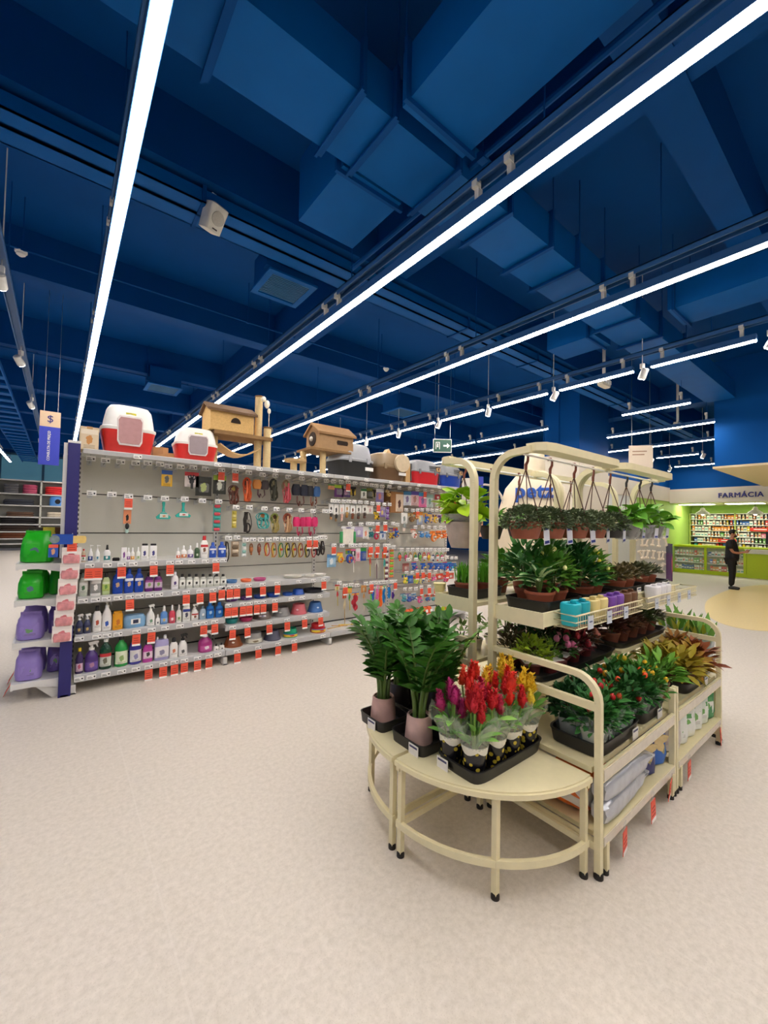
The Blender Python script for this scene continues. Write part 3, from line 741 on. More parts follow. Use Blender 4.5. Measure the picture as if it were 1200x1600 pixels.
TABLE_HOOK = [
(0, 1, 1, 0.195, 1.938, 0, '', (), 0, 0, 0, ''),
(0, 1, 2, 0.301, 1.934, 0, '', (), 0, 0, 0, ''),
(0, 1, 3, 0.413, 1.934, 0, '', (), 0, 0, 0, ''),
(0, 1, 4, 0.53, 1.935, 0, '', (), 0, 0, 0, ''),
(0, 1, 5, 0.628, 1.946, 0, '', (), 0, 0, 0, ''),
(0, 1, 6, 0.727, 1.947, 0, '', (), 0, 0, 0, ''),
(0, 1, 7, 0.8, 1.934, 0, 'card', ('#E8B526', '#2456A8', '#2A2A22'), 0.094, 0.155, 0.033, 'yellow card of nail scissors'),
(0, 1, 8, 0.909, 1.939, 0, '', (), 0, 0, 0, ''),
(0, 1, 9, 1.023, 1.944, 0, 'tool', ('#E8DCDA', '#C9343A', '#34343A'), 0.131, 0.148, 0.04, 'white and red carded grooming clipper'),
(0, 1, 10, 1.137, 1.942, 0, 'card', ('#23241F', '#2E302A', '#A9B84A'), 0.154, 0.196, 0.073, 'black and green boxed grooming set'),
(0, 1, 11, 1.294, 1.944, 1, 'card', ('#23261F', '#8FB03A', '#D8DCC8'), 0.129, 0.194, 0.048, 'black and lime carded comb'),
(0, 2, 1, 0.21, 1.639, 0, '', (), 0, 0, 0, ''),
(0, 2, 2, 0.358, 1.637, 0, '', (), 0, 0, 0, ''),
(0, 2, 3, 0.485, 1.627, 1, 'brush', ('#E8956A', '#B7D6CE', '#1E1E20'), 0.06, 0.211, 0.121, 'black bristle brush on an orange card'),
(0, 2, 4, 0.638, 1.624, 0, '', (), 0, 0, 0, ''),
(0, 2, 5, 0.78, 1.625, 0, 'rake', ('#2FB0A4', '#D8E6DC', '#E08A5A'), 0.127, 0.179, 0.028, 'teal deshedding rake with a card'),
(0, 2, 6, 0.954, 1.629, 0, 'rake', ('#22B4A6', '#E4E6E0', '#C85A4A'), 0.14, 0.158, 0.03, 'teal wide grooming rake'),
(0, 2, 7, 1.117, 1.618, 0, '', (), 0, 0, 0, ''),
(1, 1, 1, 1.436, 1.945, 1, 'harness', ('#5A3A32', '#7A4A3C', '#B8A04A'), 0.115, 0.204, 0.139, 'brown plaid dog harness'),
(1, 1, 2, 1.579, 1.944, 0, 'harness', ('#D8542A', '#E06A3A', '#2A2422'), 0.091, 0.264, 0.043, 'bright orange dog harness'),
(1, 1, 3, 1.731, 1.937, 0, 'vest', ('#C8823A', '#3A3032', '#5A3A44'), 0.197, 0.22, 0.03, 'brown and black padded dog vest'),
(1, 1, 4, 1.88, 1.94, 0, 'harness', ('#2A2A28', '#4A4A3C', '#B8B08A'), 0.092, 0.253, 0.028, 'black and olive dog harness'),
(1, 1, 5, 2.034, 1.939, 0, 'harness', ('#9A8A6A', '#D8606A', '#C8B88A'), 0.104, 0.266, 0.029, 'tan and pink dog harness'),
(1, 1, 6, 2.207, 1.935, 0, 'vest', ('#1C1F2E', '#23283A', '#6A3A34'), 0.224, 0.287, 0.033, 'navy blue padded dog vest'),
(1, 1, 7, 2.38, 1.934, 0, 'vest', ('#22242E', '#2E5F9A', '#8A4A34'), 0.2, 0.271, 0.041, 'black and blue padded dog vest'),
(1, 1, 8, 2.534, 1.935, 0, '', (), 0, 0, 0, ''),
(1, 2, 1, 1.276, 1.619, 0, 'strip', ('#5AA8A0', '#D84A5A', '#3FB0A4'), 0.077, 0.279, 0.024, 'teal and red strip of packs'),
(1, 2, 2, 1.454, 1.567, 0, 'strip', ('#D8C860', '#C8B84A', '#E8DC8A'), 0.048, 0.183, 0.033, 'pale yellow strip of tags'),
(1, 2, 3, 1.597, 1.573, 0, 'leash', ('#23211F', '#2E2A28', '#8A8478'), 0.105, 0.229, 0.047, 'black coiled dog leash'),
(1, 2, 4, 1.764, 1.566, 0, 'harness', ('#3FA8A4', '#4FB4B0', '#B8703A'), 0.162, 0.177, 0.042, 'teal dog harness with a brown chest'),
(1, 2, 5, 1.905, 1.564, 0, 'harness', ('#8A9A4A', '#B8A86A', '#6A4A34'), 0.099, 0.218, 0.042, 'green and tan dog harness'),
(1, 2, 6, 2.06, 1.562, 0, 'harness', ('#A8543A', '#C8A07A', '#7A3A3A'), 0.104, 0.222, 0.035, 'red and tan dog harness'),
(1, 2, 7, 2.21, 1.563, 0, 'vest', ('#D8286A', '#C82460', '#B82050'), 0.174, 0.248, 0.047, 'hot pink padded dog vest'),
(1, 2, 8, 2.365, 1.558, 0, 'vest', ('#DC2C6E', '#D0286A', '#B82050'), 0.181, 0.254, 0.037, 'hot pink padded dog vest'),
(1, 2, 9, 2.522, 1.564, 0, '', (), 0, 0, 0, ''),
(1, 3, 1, 1.386, 1.244, 0, 'collar', ('#2A2826', '#4A4440', '#D8D4CC'), 0.053, 0.228, 0.035, 'black collar with a white tag'),
(1, 3, 2, 1.472, 1.25, 0, 'strip', ('#B8A084', '#D8C8B0', '#6A5A44'), 0.081, 0.163, 0.042, 'beige strip of small collars'),
(1, 3, 3, 1.568, 1.223, 0, 'strip', ('#DCE8E4', '#8FC4BC', '#F0F0EC'), 0.049, 0.151, 0.03, 'white and teal strip'),
(1, 3, 4, 1.645, 1.225, 0, 'charm', ('#8A5A34', '#A8683A'), 0.05, 0.132, 0.04, 'brown hanging charm'),
(1, 3, 5, 1.734, 1.224, 0, 'charm', ('#7A4230', '#8A4A30'), 0.051, 0.134, 0.04, 'dark red brown charm'),
(1, 3, 6, 1.825, 1.223, 0, 'collar', ('#C8443A', '#D8C860', '#E8D8B0'), 0.068, 0.157, 0.033, 'red collar on a yellow card'),
(1, 3, 7, 1.907, 1.229, 0, 'collar', ('#C87A4A', '#D8C050', '#5A7A4A'), 0.069, 0.174, 0.04, 'orange and green collar'),
(1, 3, 8, 1.992, 1.228, 0, 'collar', ('#3F8A5A', '#C8B85A', '#D8543A'), 0.07, 0.176, 0.04, 'green collar'),
(1, 3, 9, 2.074, 1.228, 0, 'collar', ('#3A3A34', '#D8C84A', '#2A2A2A'), 0.072, 0.178, 0.041, 'black collar on a yellow card'),
(1, 3, 10, 2.155, 1.227, 0, 'collar', ('#6A4A34', '#D8C050', '#C8443A'), 0.073, 0.18, 0.041, 'brown collar with a red buckle'),
(1, 3, 11, 2.238, 1.226, 0, 'collar', ('#A85A3A', '#D8C870', '#8A3A34'), 0.075, 0.181, 0.042, 'rust coloured collar'),
(1, 3, 12, 2.323, 1.232, 1, 'collar', ('#2A2A2A', '#D8C84A', '#4A4A44'), 0.068, 0.168, 0.064, 'black collar behind an orange price tag'),
(1, 3, 13, 2.408, 1.231, 1, 'collar', ('#B8343A', '#E0D0B0', '#4A2A2A'), 0.07, 0.17, 0.064, 'dark red collar behind an orange price tag'),
(1, 3, 14, 2.469, 1.245, 0, 'leash', ('#1E1C1C', '#2A2624', '#5A5450'), 0.062, 0.163, 0.056, 'thin black leash'),
(1, 3, 15, 2.53, 1.245, 0, 'leash', ('#1E1C1C', '#3A3028', '#5A5450'), 0.063, 0.172, 0.041, 'black leash with a square loop'),
(2, 1, 1, 2.638, 1.936, 0, 'card', ('#E8A06A', '#5A9A4A', '#D87A4A'), 0.092, 0.064, 0.032, 'small orange and green card'),
(2, 1, 2, 2.75, 1.94, 0, 'card', ('#5A2A6A', '#A8C83A', '#3A1A4A'), 0.134, 0.154, 0.035, 'purple and lime pack'),
(2, 1, 3, 2.855, 1.941, 1, 'card', ('#4A2A62', '#E8E0E8', '#8A3A7A'), 0.137, 0.139, 0.045, 'dark purple pack'),
(2, 1, 4, 2.961, 1.937, 0, 'tool', ('#C8A83A', '#2A2A2A', '#1E1E1E'), 0.09, 0.108, 0.041, 'yellow carded black tool'),
(2, 1, 5, 3.069, 1.936, 0, '', (), 0, 0, 0, ''),
(2, 1, 6, 3.136, 1.933, 0, 'card', ('#E4E4DC', '#3A7A4A', '#4A4A44'), 0.094, 0.127, 0.05, 'green topped white card'),
(2, 1, 7, 3.23, 1.932, 0, 'card', ('#3A3A22', '#7A7A2A', '#2A2A1E'), 0.106, 0.137, 0.034, 'black and olive pack'),
(2, 1, 8, 3.304, 1.929, 0, 'tool', ('#B8A86A', '#3A3420', '#2A2420'), 0.065, 0.095, 0.043, 'small brown tool card'),
(2, 1, 9, 3.402, 1.927, 0, 'card', ('#8A7AB0', '#DCDCE4', '#C85A4A'), 0.133, 0.183, 0.026, 'purple and white card'),
(2, 1, 10, 3.53, 1.936, 0, 'toy', ('#B8924A', '#C8A86A', '#D8C8A0'), 0.092, 0.097, 0.044, 'tan plush toy'),
(2, 1, 11, 3.709, 1.931, 0, 'box', ('#9A6A3E', '#E4CDB4', '#5A3A34'), 0.237, 0.289, 0.054, 'brown boxed wooden toy'),
(2, 2, 1, 2.585, 1.562, 0, '', (), 0, 0, 0, ''),
(2, 2, 2, 2.636, 1.694, 0, 'brush', ('#F1F0EC', '#B98A5A', '#3A3A3A'), 0.064, 0.2, 0.029, 'white carded long brush'),
(2, 2, 3, 2.71, 1.694, 0, 'brush', ('#F1F0EC', '#8A7050', '#2A2A2A'), 0.066, 0.217, 0.034, 'white carded black brush'),
(2, 2, 4, 2.793, 1.694, 0, 'brush', ('#F1F0EC', '#E8C0B0', '#E8B8A8'), 0.067, 0.211, 0.03, 'white carded brush with a pink disc'),
(2, 2, 5, 2.871, 1.698, 0, 'brush', ('#F1F0EC', '#B07A3A', '#C8A060'), 0.069, 0.172, 0.031, 'white carded tan brush'),
(2, 2, 6, 2.958, 1.698, 0, 'brush', ('#F1F0EC', '#8A4A2A', '#7A4A34'), 0.07, 0.174, 0.043, 'white carded brown brush'),
(2, 2, 7, 3.05, 1.698, 0, 'brush', ('#F1F0EC', '#6A4438', '#5A5450'), 0.081, 0.184, 0.031, 'white carded grey comb'),
(2, 2, 8, 3.147, 1.698, 0, 'brush', ('#F1F0EC', '#6A4A3A', '#4A4038'), 0.083, 0.177, 0.027, 'white carded brown comb'),
(2, 2, 9, 3.244, 1.69, 0, 'card', ('#F0EDE8', '#E8D8D4', '#D8A0A0'), 0.096, 0.112, 0.022, 'white and pink card'),
(2, 2, 10, 3.343, 1.691, 1, 'toy', ('#E0B81E', '#2A2418', '#F0D84A'), 0.098, 0.122, 0.097, 'yellow toy below an orange tag'),
(2, 2, 11, 3.447, 1.687, 0, 'card', ('#8A72B8', '#B8B0C8', '#E0C05A'), 0.101, 0.14, 0.029, 'violet card'),
(2, 2, 12, 3.536, 1.691, 0, 'strip', ('#C8C4D8', '#7A4AA0', '#A890C8'), 0.057, 0.177, 0.029, 'thin violet strip'),
(2, 3, 1, 2.898, 1.414, 0, 'scroll', ('#EDE8DC', '#3FA060', '#F0EEF2'), 0.246, 0.238, 0.025, 'white cat scratcher mat with green sides'),
(2, 3, 2, 3.067, 1.412, 0, 'card', ('#B8A8D0', '#C8BCD8', '#E8E0EC'), 0.133, 0.134, 0.029, 'lilac toy pack'),
(2, 3, 3, 3.18, 1.422, 0, 'card', ('#EDEAE4', '#E8E4DC', '#E87A4A'), 0.094, 0.161, 0.038, 'white card with an orange mark'),
(2, 3, 4, 3.253, 1.421, 0, 'toy', ('#1E6A70', '#2A8A8C', '#D8E4E0'), 0.075, 0.145, 0.045, 'dark teal toy'),
(2, 3, 5, 3.338, 1.42, 1, 'toy', ('#B82A5A', '#D84A3A', '#E8D8D0'), 0.098, 0.13, 0.077, 'crimson toy behind an orange tag'),
(2, 3, 6, 3.467, 1.431, 1, 'card', ('#DCE4F0', '#4A78B8', '#3A68B0'), 0.1, 0.114, 0.105, 'blue and white card behind an orange tag'),
(2, 3, 7, 3.605, 1.429, 0, 'toy', ('#C8A83A', '#4A3A6A', '#8A7AA8'), 0.104, 0.16, 0.058, 'yellow and purple toy'),
(2, 3, 8, 3.686, 1.417, 0, 'toy', ('#2A5AA8', '#E0A83A', '#D84A3A'), 0.106, 0.144, 0.036, 'blue and yellow toy'),
(2, 4, 1, 2.664, 1.146, 1, 'card', ('#8FBBDC', '#5A92C8', '#E8F0F4'), 0.13, 0.159, 0.11, 'pale blue cat nail clipper card'),
(2, 4, 2, 2.785, 1.14, 0, 'toy', ('#E8B82A', '#D8542A', '#F0D05A'), 0.105, 0.129, 0.084, 'yellow and orange toy'),
(2, 4, 3, 2.915, 1.141, 0, 'toy', ('#2A4AA0', '#C85A2A', '#6A9A3A'), 0.118, 0.181, 0.047, 'blue and orange feather toy'),
(2, 4, 4, 2.984, 1.14, 0, 'wand', ('#E46FA6', '#F0F0EC', '#3A3A3A'), 0.07, 0.314, 0.048, 'white toy wand with a pink tuft'),
(2, 4, 5, 3.064, 1.143, 0, 'card', ('#E8B8C8', '#F0E8EC', '#D84A6A'), 0.072, 0.167, 0.044, 'pink and white card'),
(2, 4, 6, 3.145, 1.142, 0, 'card', ('#2450A8', '#3A9A4A', '#1E3F8A'), 0.094, 0.168, 0.037, 'dark blue card with a green top'),
(2, 4, 7, 3.229, 1.136, 1, 'wand', ('#C84A3A', '#D8C83A', '#E8562B'), 0.063, 0.374, 0.049, 'red and green toy wand'),
(2, 4, 8, 3.34, 1.138, 1, 'wand', ('#E8E4DC', '#6A3A5A', '#E8562B'), 0.066, 0.413, 0.054, 'toy wand with a white tuft'),
(2, 4, 9, 3.471, 1.132, 1, 'wand', ('#3FA8A0', '#B8A83A', '#E8562B'), 0.067, 0.419, 0.051, 'teal tufted toy wand'),
(2, 4, 10, 3.533, 1.126, 0, 'strip', ('#D8D4D0', '#F0EEEA', '#6A2A4A'), 0.069, 0.448, 0.022, 'grey and white strip of mice'),
(2, 4, 11, 3.624, 1.107, 0, 'strip', ('#E8A8A0', '#D8783A', '#7AC83A'), 0.081, 0.391, 0.029, 'colourful strip of balls'),
(2, 5, 1, 2.755, 0.679, 0, 'wand', ('#D8343A', '#C8B850', '#E8D8B0'), 0.066, 0.28, 0.022, 'red toy wand'),
(2, 5, 2, 2.846, 0.636, 1, 'wand', ('#D8C8A0', '#C8A870', '#E8562B'), 0.058, 0.485, 0.022, 'pale toy wand with long strings'),
(2, 5, 3, 2.937, 0.641, 0, 'wand', ('#3F9A4A', '#E0C83A', '#E8A84A'), 0.079, 0.319, 0.022, 'green and yellow toy wand'),
(2, 5, 4, 3.022, 0.627, 0, 'feather', ('#C83A4A', '#3A88C8', '#E8A84A'), 0.14, 0.248, 0.09, 'red and pink feather pack'),
(2, 5, 5, 3.163, 0.641, 0, 'wand', ('#D8A05A', '#D8C8A8', '#C88A4A'), 0.083, 0.344, 0.024, 'tan toy wand with a card'),
(2, 5, 6, 3.254, 0.643, 1, 'wand', ('#5AC85A', '#7AD86A', '#E8562B'), 0.064, 0.272, 0.067, 'green toy wand'),
(2, 5, 7, 3.309, 0.643, 0, 'feather', ('#2A68D0', '#3A78E0', '#F0E8D0'), 0.076, 0.239, 0.046, 'blue feather bundle'),
(2, 5, 8, 3.385, 0.639, 0, 'feather', ('#F07AB8', '#F08AC0', '#F0E8EC'), 0.077, 0.328, 0.039, 'pink feather bundle'),
(2, 5, 9, 3.439, 0.638, 0, 'feather', ('#F07020', '#F08030', '#F0E0C8'), 0.088, 0.295, 0.051, 'orange feather bundle'),
(2, 5, 10, 3.5, 0.637, 0, 'feather', ('#1E88D0', '#3FC84A', '#E8F0C8'), 0.067, 0.253, 0.055, 'blue and green feather bundle'),
(2, 5, 11, 3.595, 0.635, 0, 'feather', ('#1A86CC', '#2A96DC', '#F0C8B8'), 0.081, 0.211, 0.043, 'bright blue feather bundle'),
(2, 5, 12, 3.664, 0.634, 1, 'feather', ('#5A2AA0', '#6A3AB0', '#E8E0F0'), 0.069, 0.142, 0.127, 'purple feather bundle'),
(3, 1, 1, 3.901, 1.935, 0, 'card', ('#D8DCE8', '#3A7AA8', '#5A3A8A'), 0.148, 0.203, 0.036, 'teal and violet pack'),
(3, 1, 2, 4.048, 1.932, 0, 'card', ('#E0B8B8', '#5A4AA0', '#A85A4A'), 0.152, 0.206, 0.024, 'purple and pink pack'),
(3, 1, 3, 4.204, 1.928, 1, 'card', ('#E46FA6', '#4AA0D8', '#6A3AA0'), 0.158, 0.218, 0.029, 'pink and blue pack'),
(3, 1, 4, 4.35, 1.923, 0, 'card', ('#C8D8D4', '#8AB0A8', '#3A8A80'), 0.135, 0.193, 0.043, 'pale teal pack'),
(3, 1, 5, 4.525, 1.925, 0, 'toy', ('#E8E4DC', '#A83A34', '#B83A3A'), 0.168, 0.226, 0.035, 'white rope bone toy'),
(3, 1, 6, 4.669, 1.924, 0, 'toy', ('#D88A3A', '#C87A2A', '#B88A4A'), 0.116, 0.14, 0.045, 'orange brown toy'),
(3, 1, 7, 4.777, 1.931, 0, 'toy', ('#E8823A', '#D8742A', '#7A8AA8'), 0.118, 0.141, 0.046, 'orange toy'),
(3, 1, 8, 4.885, 1.928, 0, 'toy', ('#E04A1E', '#D8401A', '#8A98B8'), 0.136, 0.152, 0.037, 'red orange toy'),
(3, 1, 9, 4.969, 1.933, 0, 'toy', ('#A8C83A', '#B8D84A', '#8A8A6A'), 0.107, 0.102, 0.088, 'lime ball toy'),
(3, 2, 1, 3.841, 1.627, 0, 'brush', ('#F1F0EC', '#E8D8CC', '#8A9490'), 0.109, 0.265, 0.034, 'white carded pink handled brush'),
(3, 2, 2, 3.969, 1.627, 0, 'toy', ('#7A5A3A', '#B08A4A', '#D8C08A'), 0.125, 0.129, 0.04, 'brown plush toy'),
(3, 2, 3, 4.063, 1.631, 1, 'toy', ('#D8A86A', '#C8946A', '#E87A3A'), 0.102, 0.112, 0.022, 'beige toy behind an orange tag'),
(3, 2, 4, 4.152, 1.639, 0, 'card', ('#A8B4D0', '#E8943A', '#E8E0A0'), 0.117, 0.189, 0.027, 'orange topped grey pack'),
(3, 2, 5, 4.263, 1.643, 0, 'toy', ('#2A60B0', '#E8B85A', '#E8A03A'), 0.107, 0.153, 0.046, 'blue and yellow toy'),
(3, 2, 6, 4.356, 1.641, 0, 'toy', ('#D8B070', '#2A60B0', '#E8B85A'), 0.108, 0.154, 0.041, 'tan and blue toy'),
(3, 2, 7, 4.458, 1.64, 0, 'toy', ('#E0B82A', '#D8D4CC', '#4A2A5A'), 0.11, 0.136, 0.047, 'yellow toy'),
(3, 2, 8, 4.562, 1.634, 0, 'toy', ('#3A3A44', '#D8D4E0', '#7A4A9A'), 0.098, 0.138, 0.047, 'dark grey toy'),
(3, 2, 9, 4.661, 1.632, 1, 'toy', ('#D8542A', '#E8E4DC', '#E8703A'), 0.115, 0.13, 0.032, 'orange toy behind a tag'),
(3, 3, 1, 4.025, 1.385, 0, 'toy', ('#F0E8E0', '#D8604A', '#E8C8B8'), 0.126, 0.13, 0.029, 'white and pink plush toy'),
(3, 3, 2, 4.171, 1.391, 0, 'toy', ('#3A80C0', '#5AA0D8', '#D8E0E8'), 0.117, 0.094, 0.062, 'blue fish shaped toy'),
(3, 3, 3, 4.295, 1.387, 0, 'toy', ('#4A8AC8', '#D8E0E8', '#B8C8D8'), 0.12, 0.105, 0.057, 'pale blue toy'),
(3, 3, 4, 4.422, 1.384, 0, 'toy', ('#E87A2A', '#E8E0D0', '#F09040'), 0.137, 0.175, 0.034, 'orange striped toy'),
(3, 3, 5, 4.546, 1.39, 0, 'toy', ('#F08A30', '#F0E8E0', '#E8702A'), 0.14, 0.147, 0.039, 'orange and white toy'),
(3, 3, 6, 4.666, 1.386, 0, 'toy', ('#E8702A', '#F0C8A0', '#E8843A'), 0.115, 0.139, 0.035, 'deep orange toy'),
(3, 4, 1, 3.77, 1.069, 0, 'charm', ('#3A8A5A', '#E8562B'), 0.072, 0.126, 0.04, 'small orange collar charm'),
(3, 4, 2, 3.884, 1.066, 0, 'charm', ('#7AB54A', '#D85A8A'), 0.074, 0.128, 0.04, 'small pink collar charm'),
(3, 4, 3, 3.976, 1.064, 0, 'charm', ('#B98A5A', '#E8E4DC'), 0.075, 0.13, 0.04, 'small white collar charm'),
(3, 4, 4, 4.07, 1.062, 0, 'charm', ('#E9C23A', '#3A8A5A'), 0.076, 0.13, 0.041, 'small green collar charm'),
(3, 4, 5, 4.159, 1.059, 0, 'charm', ('#2A3A6A', '#7AB54A'), 0.078, 0.132, 0.04, 'small light green collar charm'),
(3, 4, 6, 4.25, 1.057, 0, 'charm', ('#E8562B', '#B98A5A'), 0.079, 0.133, 0.041, 'small tan collar charm'),
(3, 4, 7, 4.342, 1.055, 0, 'charm', ('#D85A8A', '#E9C23A'), 0.08, 0.134, 0.042, 'small yellow collar charm'),
(3, 4, 8, 4.432, 1.053, 0, 'charm', ('#E8E4DC', '#2A3A6A'), 0.082, 0.135, 0.042, 'small navy collar charm'),
(3, 4, 9, 4.525, 1.051, 0, 'charm', ('#3A8A5A', '#E8562B'), 0.084, 0.136, 0.043, 'small orange collar charm'),
(3, 4, 10, 4.616, 1.049, 0, 'charm', ('#7AB54A', '#D85A8A'), 0.085, 0.138, 0.043, 'small pink collar charm'),
(3, 4, 11, 4.702, 1.047, 0, 'charm', ('#B98A5A', '#E8E4DC'), 0.087, 0.139, 0.043, 'small white collar charm'),
(3, 5, 1, 3.892, 0.925, 0, 'card', ('#B0706A', '#8A4A44', '#D8B0A0'), 0.123, 0.119, 0.054, 'reddish brown pack'),
(3, 5, 2, 4.048, 0.924, 0, 'toy', ('#2458B0', '#E84A7A', '#2E68C0'), 0.114, 0.12, 0.042, 'blue toy pack with a pink ball'),
(3, 5, 3, 4.226, 0.936, 0, 'toy', ('#2458B0', '#E8D05A', '#2E68C0'), 0.119, 0.123, 0.061, 'blue toy pack with a yellow ball'),
(3, 5, 4, 4.376, 0.931, 0, 'toy', ('#2458B0', '#E8904A', '#2E68C0'), 0.122, 0.124, 0.063, 'blue toy pack with a orange ball'),
(3, 5, 5, 4.494, 0.926, 0, 'toy', ('#2458B0', '#F0F0EC', '#2E68C0'), 0.125, 0.126, 0.063, 'blue toy pack with a white ball'),
(3, 5, 6, 4.591, 0.916, 0, 'toy', ('#2458B0', '#B8B04A', '#2E68C0'), 0.127, 0.127, 0.057, 'blue toy pack with a olive ball'),
(3, 5, 7, 4.7, 0.929, 0, 'toy', ('#2458B0', '#D83A3A', '#2E68C0'), 0.13, 0.129, 0.074, 'blue toy pack with a red ball'),
(3, 5, 8, 4.805, 0.915, 0, 'toy', ('#2458B0', '#3FB0C8', '#2E68C0'), 0.133, 0.13, 0.065, 'blue toy pack with a cyan ball'),
(3, 5, 9, 4.9, 0.912, 0, 'toy', ('#2458B0', '#F0C8A0', '#2E68C0'), 0.135, 0.131, 0.066, 'blue toy pack with a beige ball'),
(3, 6, 1, 3.868, 0.741, 0, 'toy', ('#E8D04A', '#5AB04A', '#2A60B0'), 0.11, 0.136, 0.024, 'yellow and green toy'),
(3, 6, 2, 3.982, 0.735, 0, 'card', ('#2458B0', '#2E68C0', '#4A88D0'), 0.112, 0.111, 0.043, 'solid blue pack'),
(3, 6, 3, 4.077, 0.748, 1, 'toy', ('#B8D86A', '#E8E04A', '#E8562B'), 0.102, 0.121, 0.062, 'light green ball toy'),
(3, 6, 4, 4.188, 0.745, 1, 'toy', ('#E8E4A0', '#2A60B0', '#E8562B'), 0.104, 0.113, 0.066, 'cream ball toy'),
(3, 6, 5, 4.319, 0.734, 1, 'toy', ('#D8D4CC', '#E8A04A', '#E8562B'), 0.107, 0.115, 0.044, 'grey toy behind a tag'),
(3, 6, 6, 4.443, 0.727, 0, 'toy', ('#E0609A', '#F0F0EC', '#D8C8B0'), 0.11, 0.116, 0.035, 'pink bone toy'),
(3, 6, 7, 4.581, 0.729, 0, 'card', ('#D8442E', '#E85A40', '#F0E0D8'), 0.155, 0.088, 0.045, 'flat red pack'),
(3, 6, 8, 4.704, 0.728, 1, 'toy', ('#E06A9A', '#D8442E', '#E8562B'), 0.115, 0.108, 0.072, 'magenta toy behind a tag'),
(3, 6, 9, 4.836, 0.725, 0, 'card', ('#D84A34', '#E06048', '#F0D8D0'), 0.133, 0.09, 0.047, 'small red pack'),
(3, 7, 1, 3.846, 0.513, 0, 'toy', ('#4A9AA0', '#3A5A8A', '#A8C8C8'), 0.121, 0.118, 0.066, 'teal toy'),
(3, 7, 2, 3.946, 0.505, 0, 'toy', ('#3A5AA8', '#6A4A9A', '#C8D0D8'), 0.124, 0.119, 0.067, 'blue and violet toy'),
(3, 7, 3, 4.054, 0.501, 0, 'toy', ('#5A78A8', '#E8E8EC', '#7AA8C8'), 0.114, 0.111, 0.064, 'grey blue toy'),
(3, 7, 4, 4.163, 0.514, 1, 'toy', ('#E064A8', '#4AA0A0', '#E8562B'), 0.117, 0.103, 0.124, 'pink toy below an orange tag'),
(3, 7, 5, 4.319, 0.512, 1, 'toy', ('#3A6AA0', '#D87A4A', '#E8562B'), 0.12, 0.105, 0.117, 'steel blue toy below an orange tag'),
(3, 7, 6, 4.448, 0.498, 1, 'toy', ('#5A9A9A', '#D85A4A', '#E8562B'), 0.124, 0.106, 0.115, 'green blue toy below an orange tag'),
]
# ------------------------------------------------------------------ gondola (the long shelf): four bays of 1.2 units
BX = [.13, 1.33, 2.53, 3.73, 4.93]
PY = 4.62            # plane of the back panels
BAYN = ['left', 'second', 'third', 'right']
SH = {0: [('top', 4.17, 2.0), ('s1', 4.2, 1.058), ('s2', 4.2, .772), ('s3', 4.2, .462), ('base', 4.17, .145)],
      1: [('top', 4.17, 2.0), ('A', 4.2, .79), ('B', 4.2, .605), ('C', 4.2, .38), ('base', 4.17, .145)],
      2: [('top', 4.17, 2.0), ('base', 4.17, .145)], 3: [('top', 4.17, 2.0), ('base', 4.17, .145)]}
tk = MB(); tk.box(-.032, 0, 0, .032, .003, .034); tk.mat(1).box(-.026, -.001, .008, .008, 0, .012).box(-.026, -.001, .018, .0, 0, .021).box(.016, -.001, .012, .026, 0, .024)
TICKET = tk.mesh('price_ticket', [TICK, PRINTM], False)
pt = MB(); pt.box(-.031, 0, -.098, .031, .003, .0).mat(1).box(-.031, -.001, -.098, .031, .0, -.082).mat(2)
for q, (a, b) in enumerate(((-.024, .024), (-.02, .02), (-.022, .018))): pt.box(a, -.001, -.07 + .018 * q, b, 0, -.065 + .018 * q)
PROMO = pt.mesh('promo_tag', [ORANGE, TICK, M('#A83A2C', .5)], False)
hk = MB(); hk.box(-.02, .255, -.03, .02, .262, .02).tube([(0, .255, -.01), (0, .02, -.012), (0, .004, .006)], .0035, 5).tube([(0, .255, .01), (0, .012, .045)], .003, 5)
HOOK = hk.mesh('peg_hook', METAL, True)
pg = MB(); pg.box(-.034, -.002, -.018, .034, .002, .026); pg.mat(1).box(-.026, -.003, -.01, .006, -.002, -.004).box(-.026, -.003, .004, .0, -.002, .009).box(.014, -.003, -.006, .026, -.002, .008)
PTAG = pg.mesh('price_tag', [TICK, PRINTM], False)
BAY = []; SHELF = {}
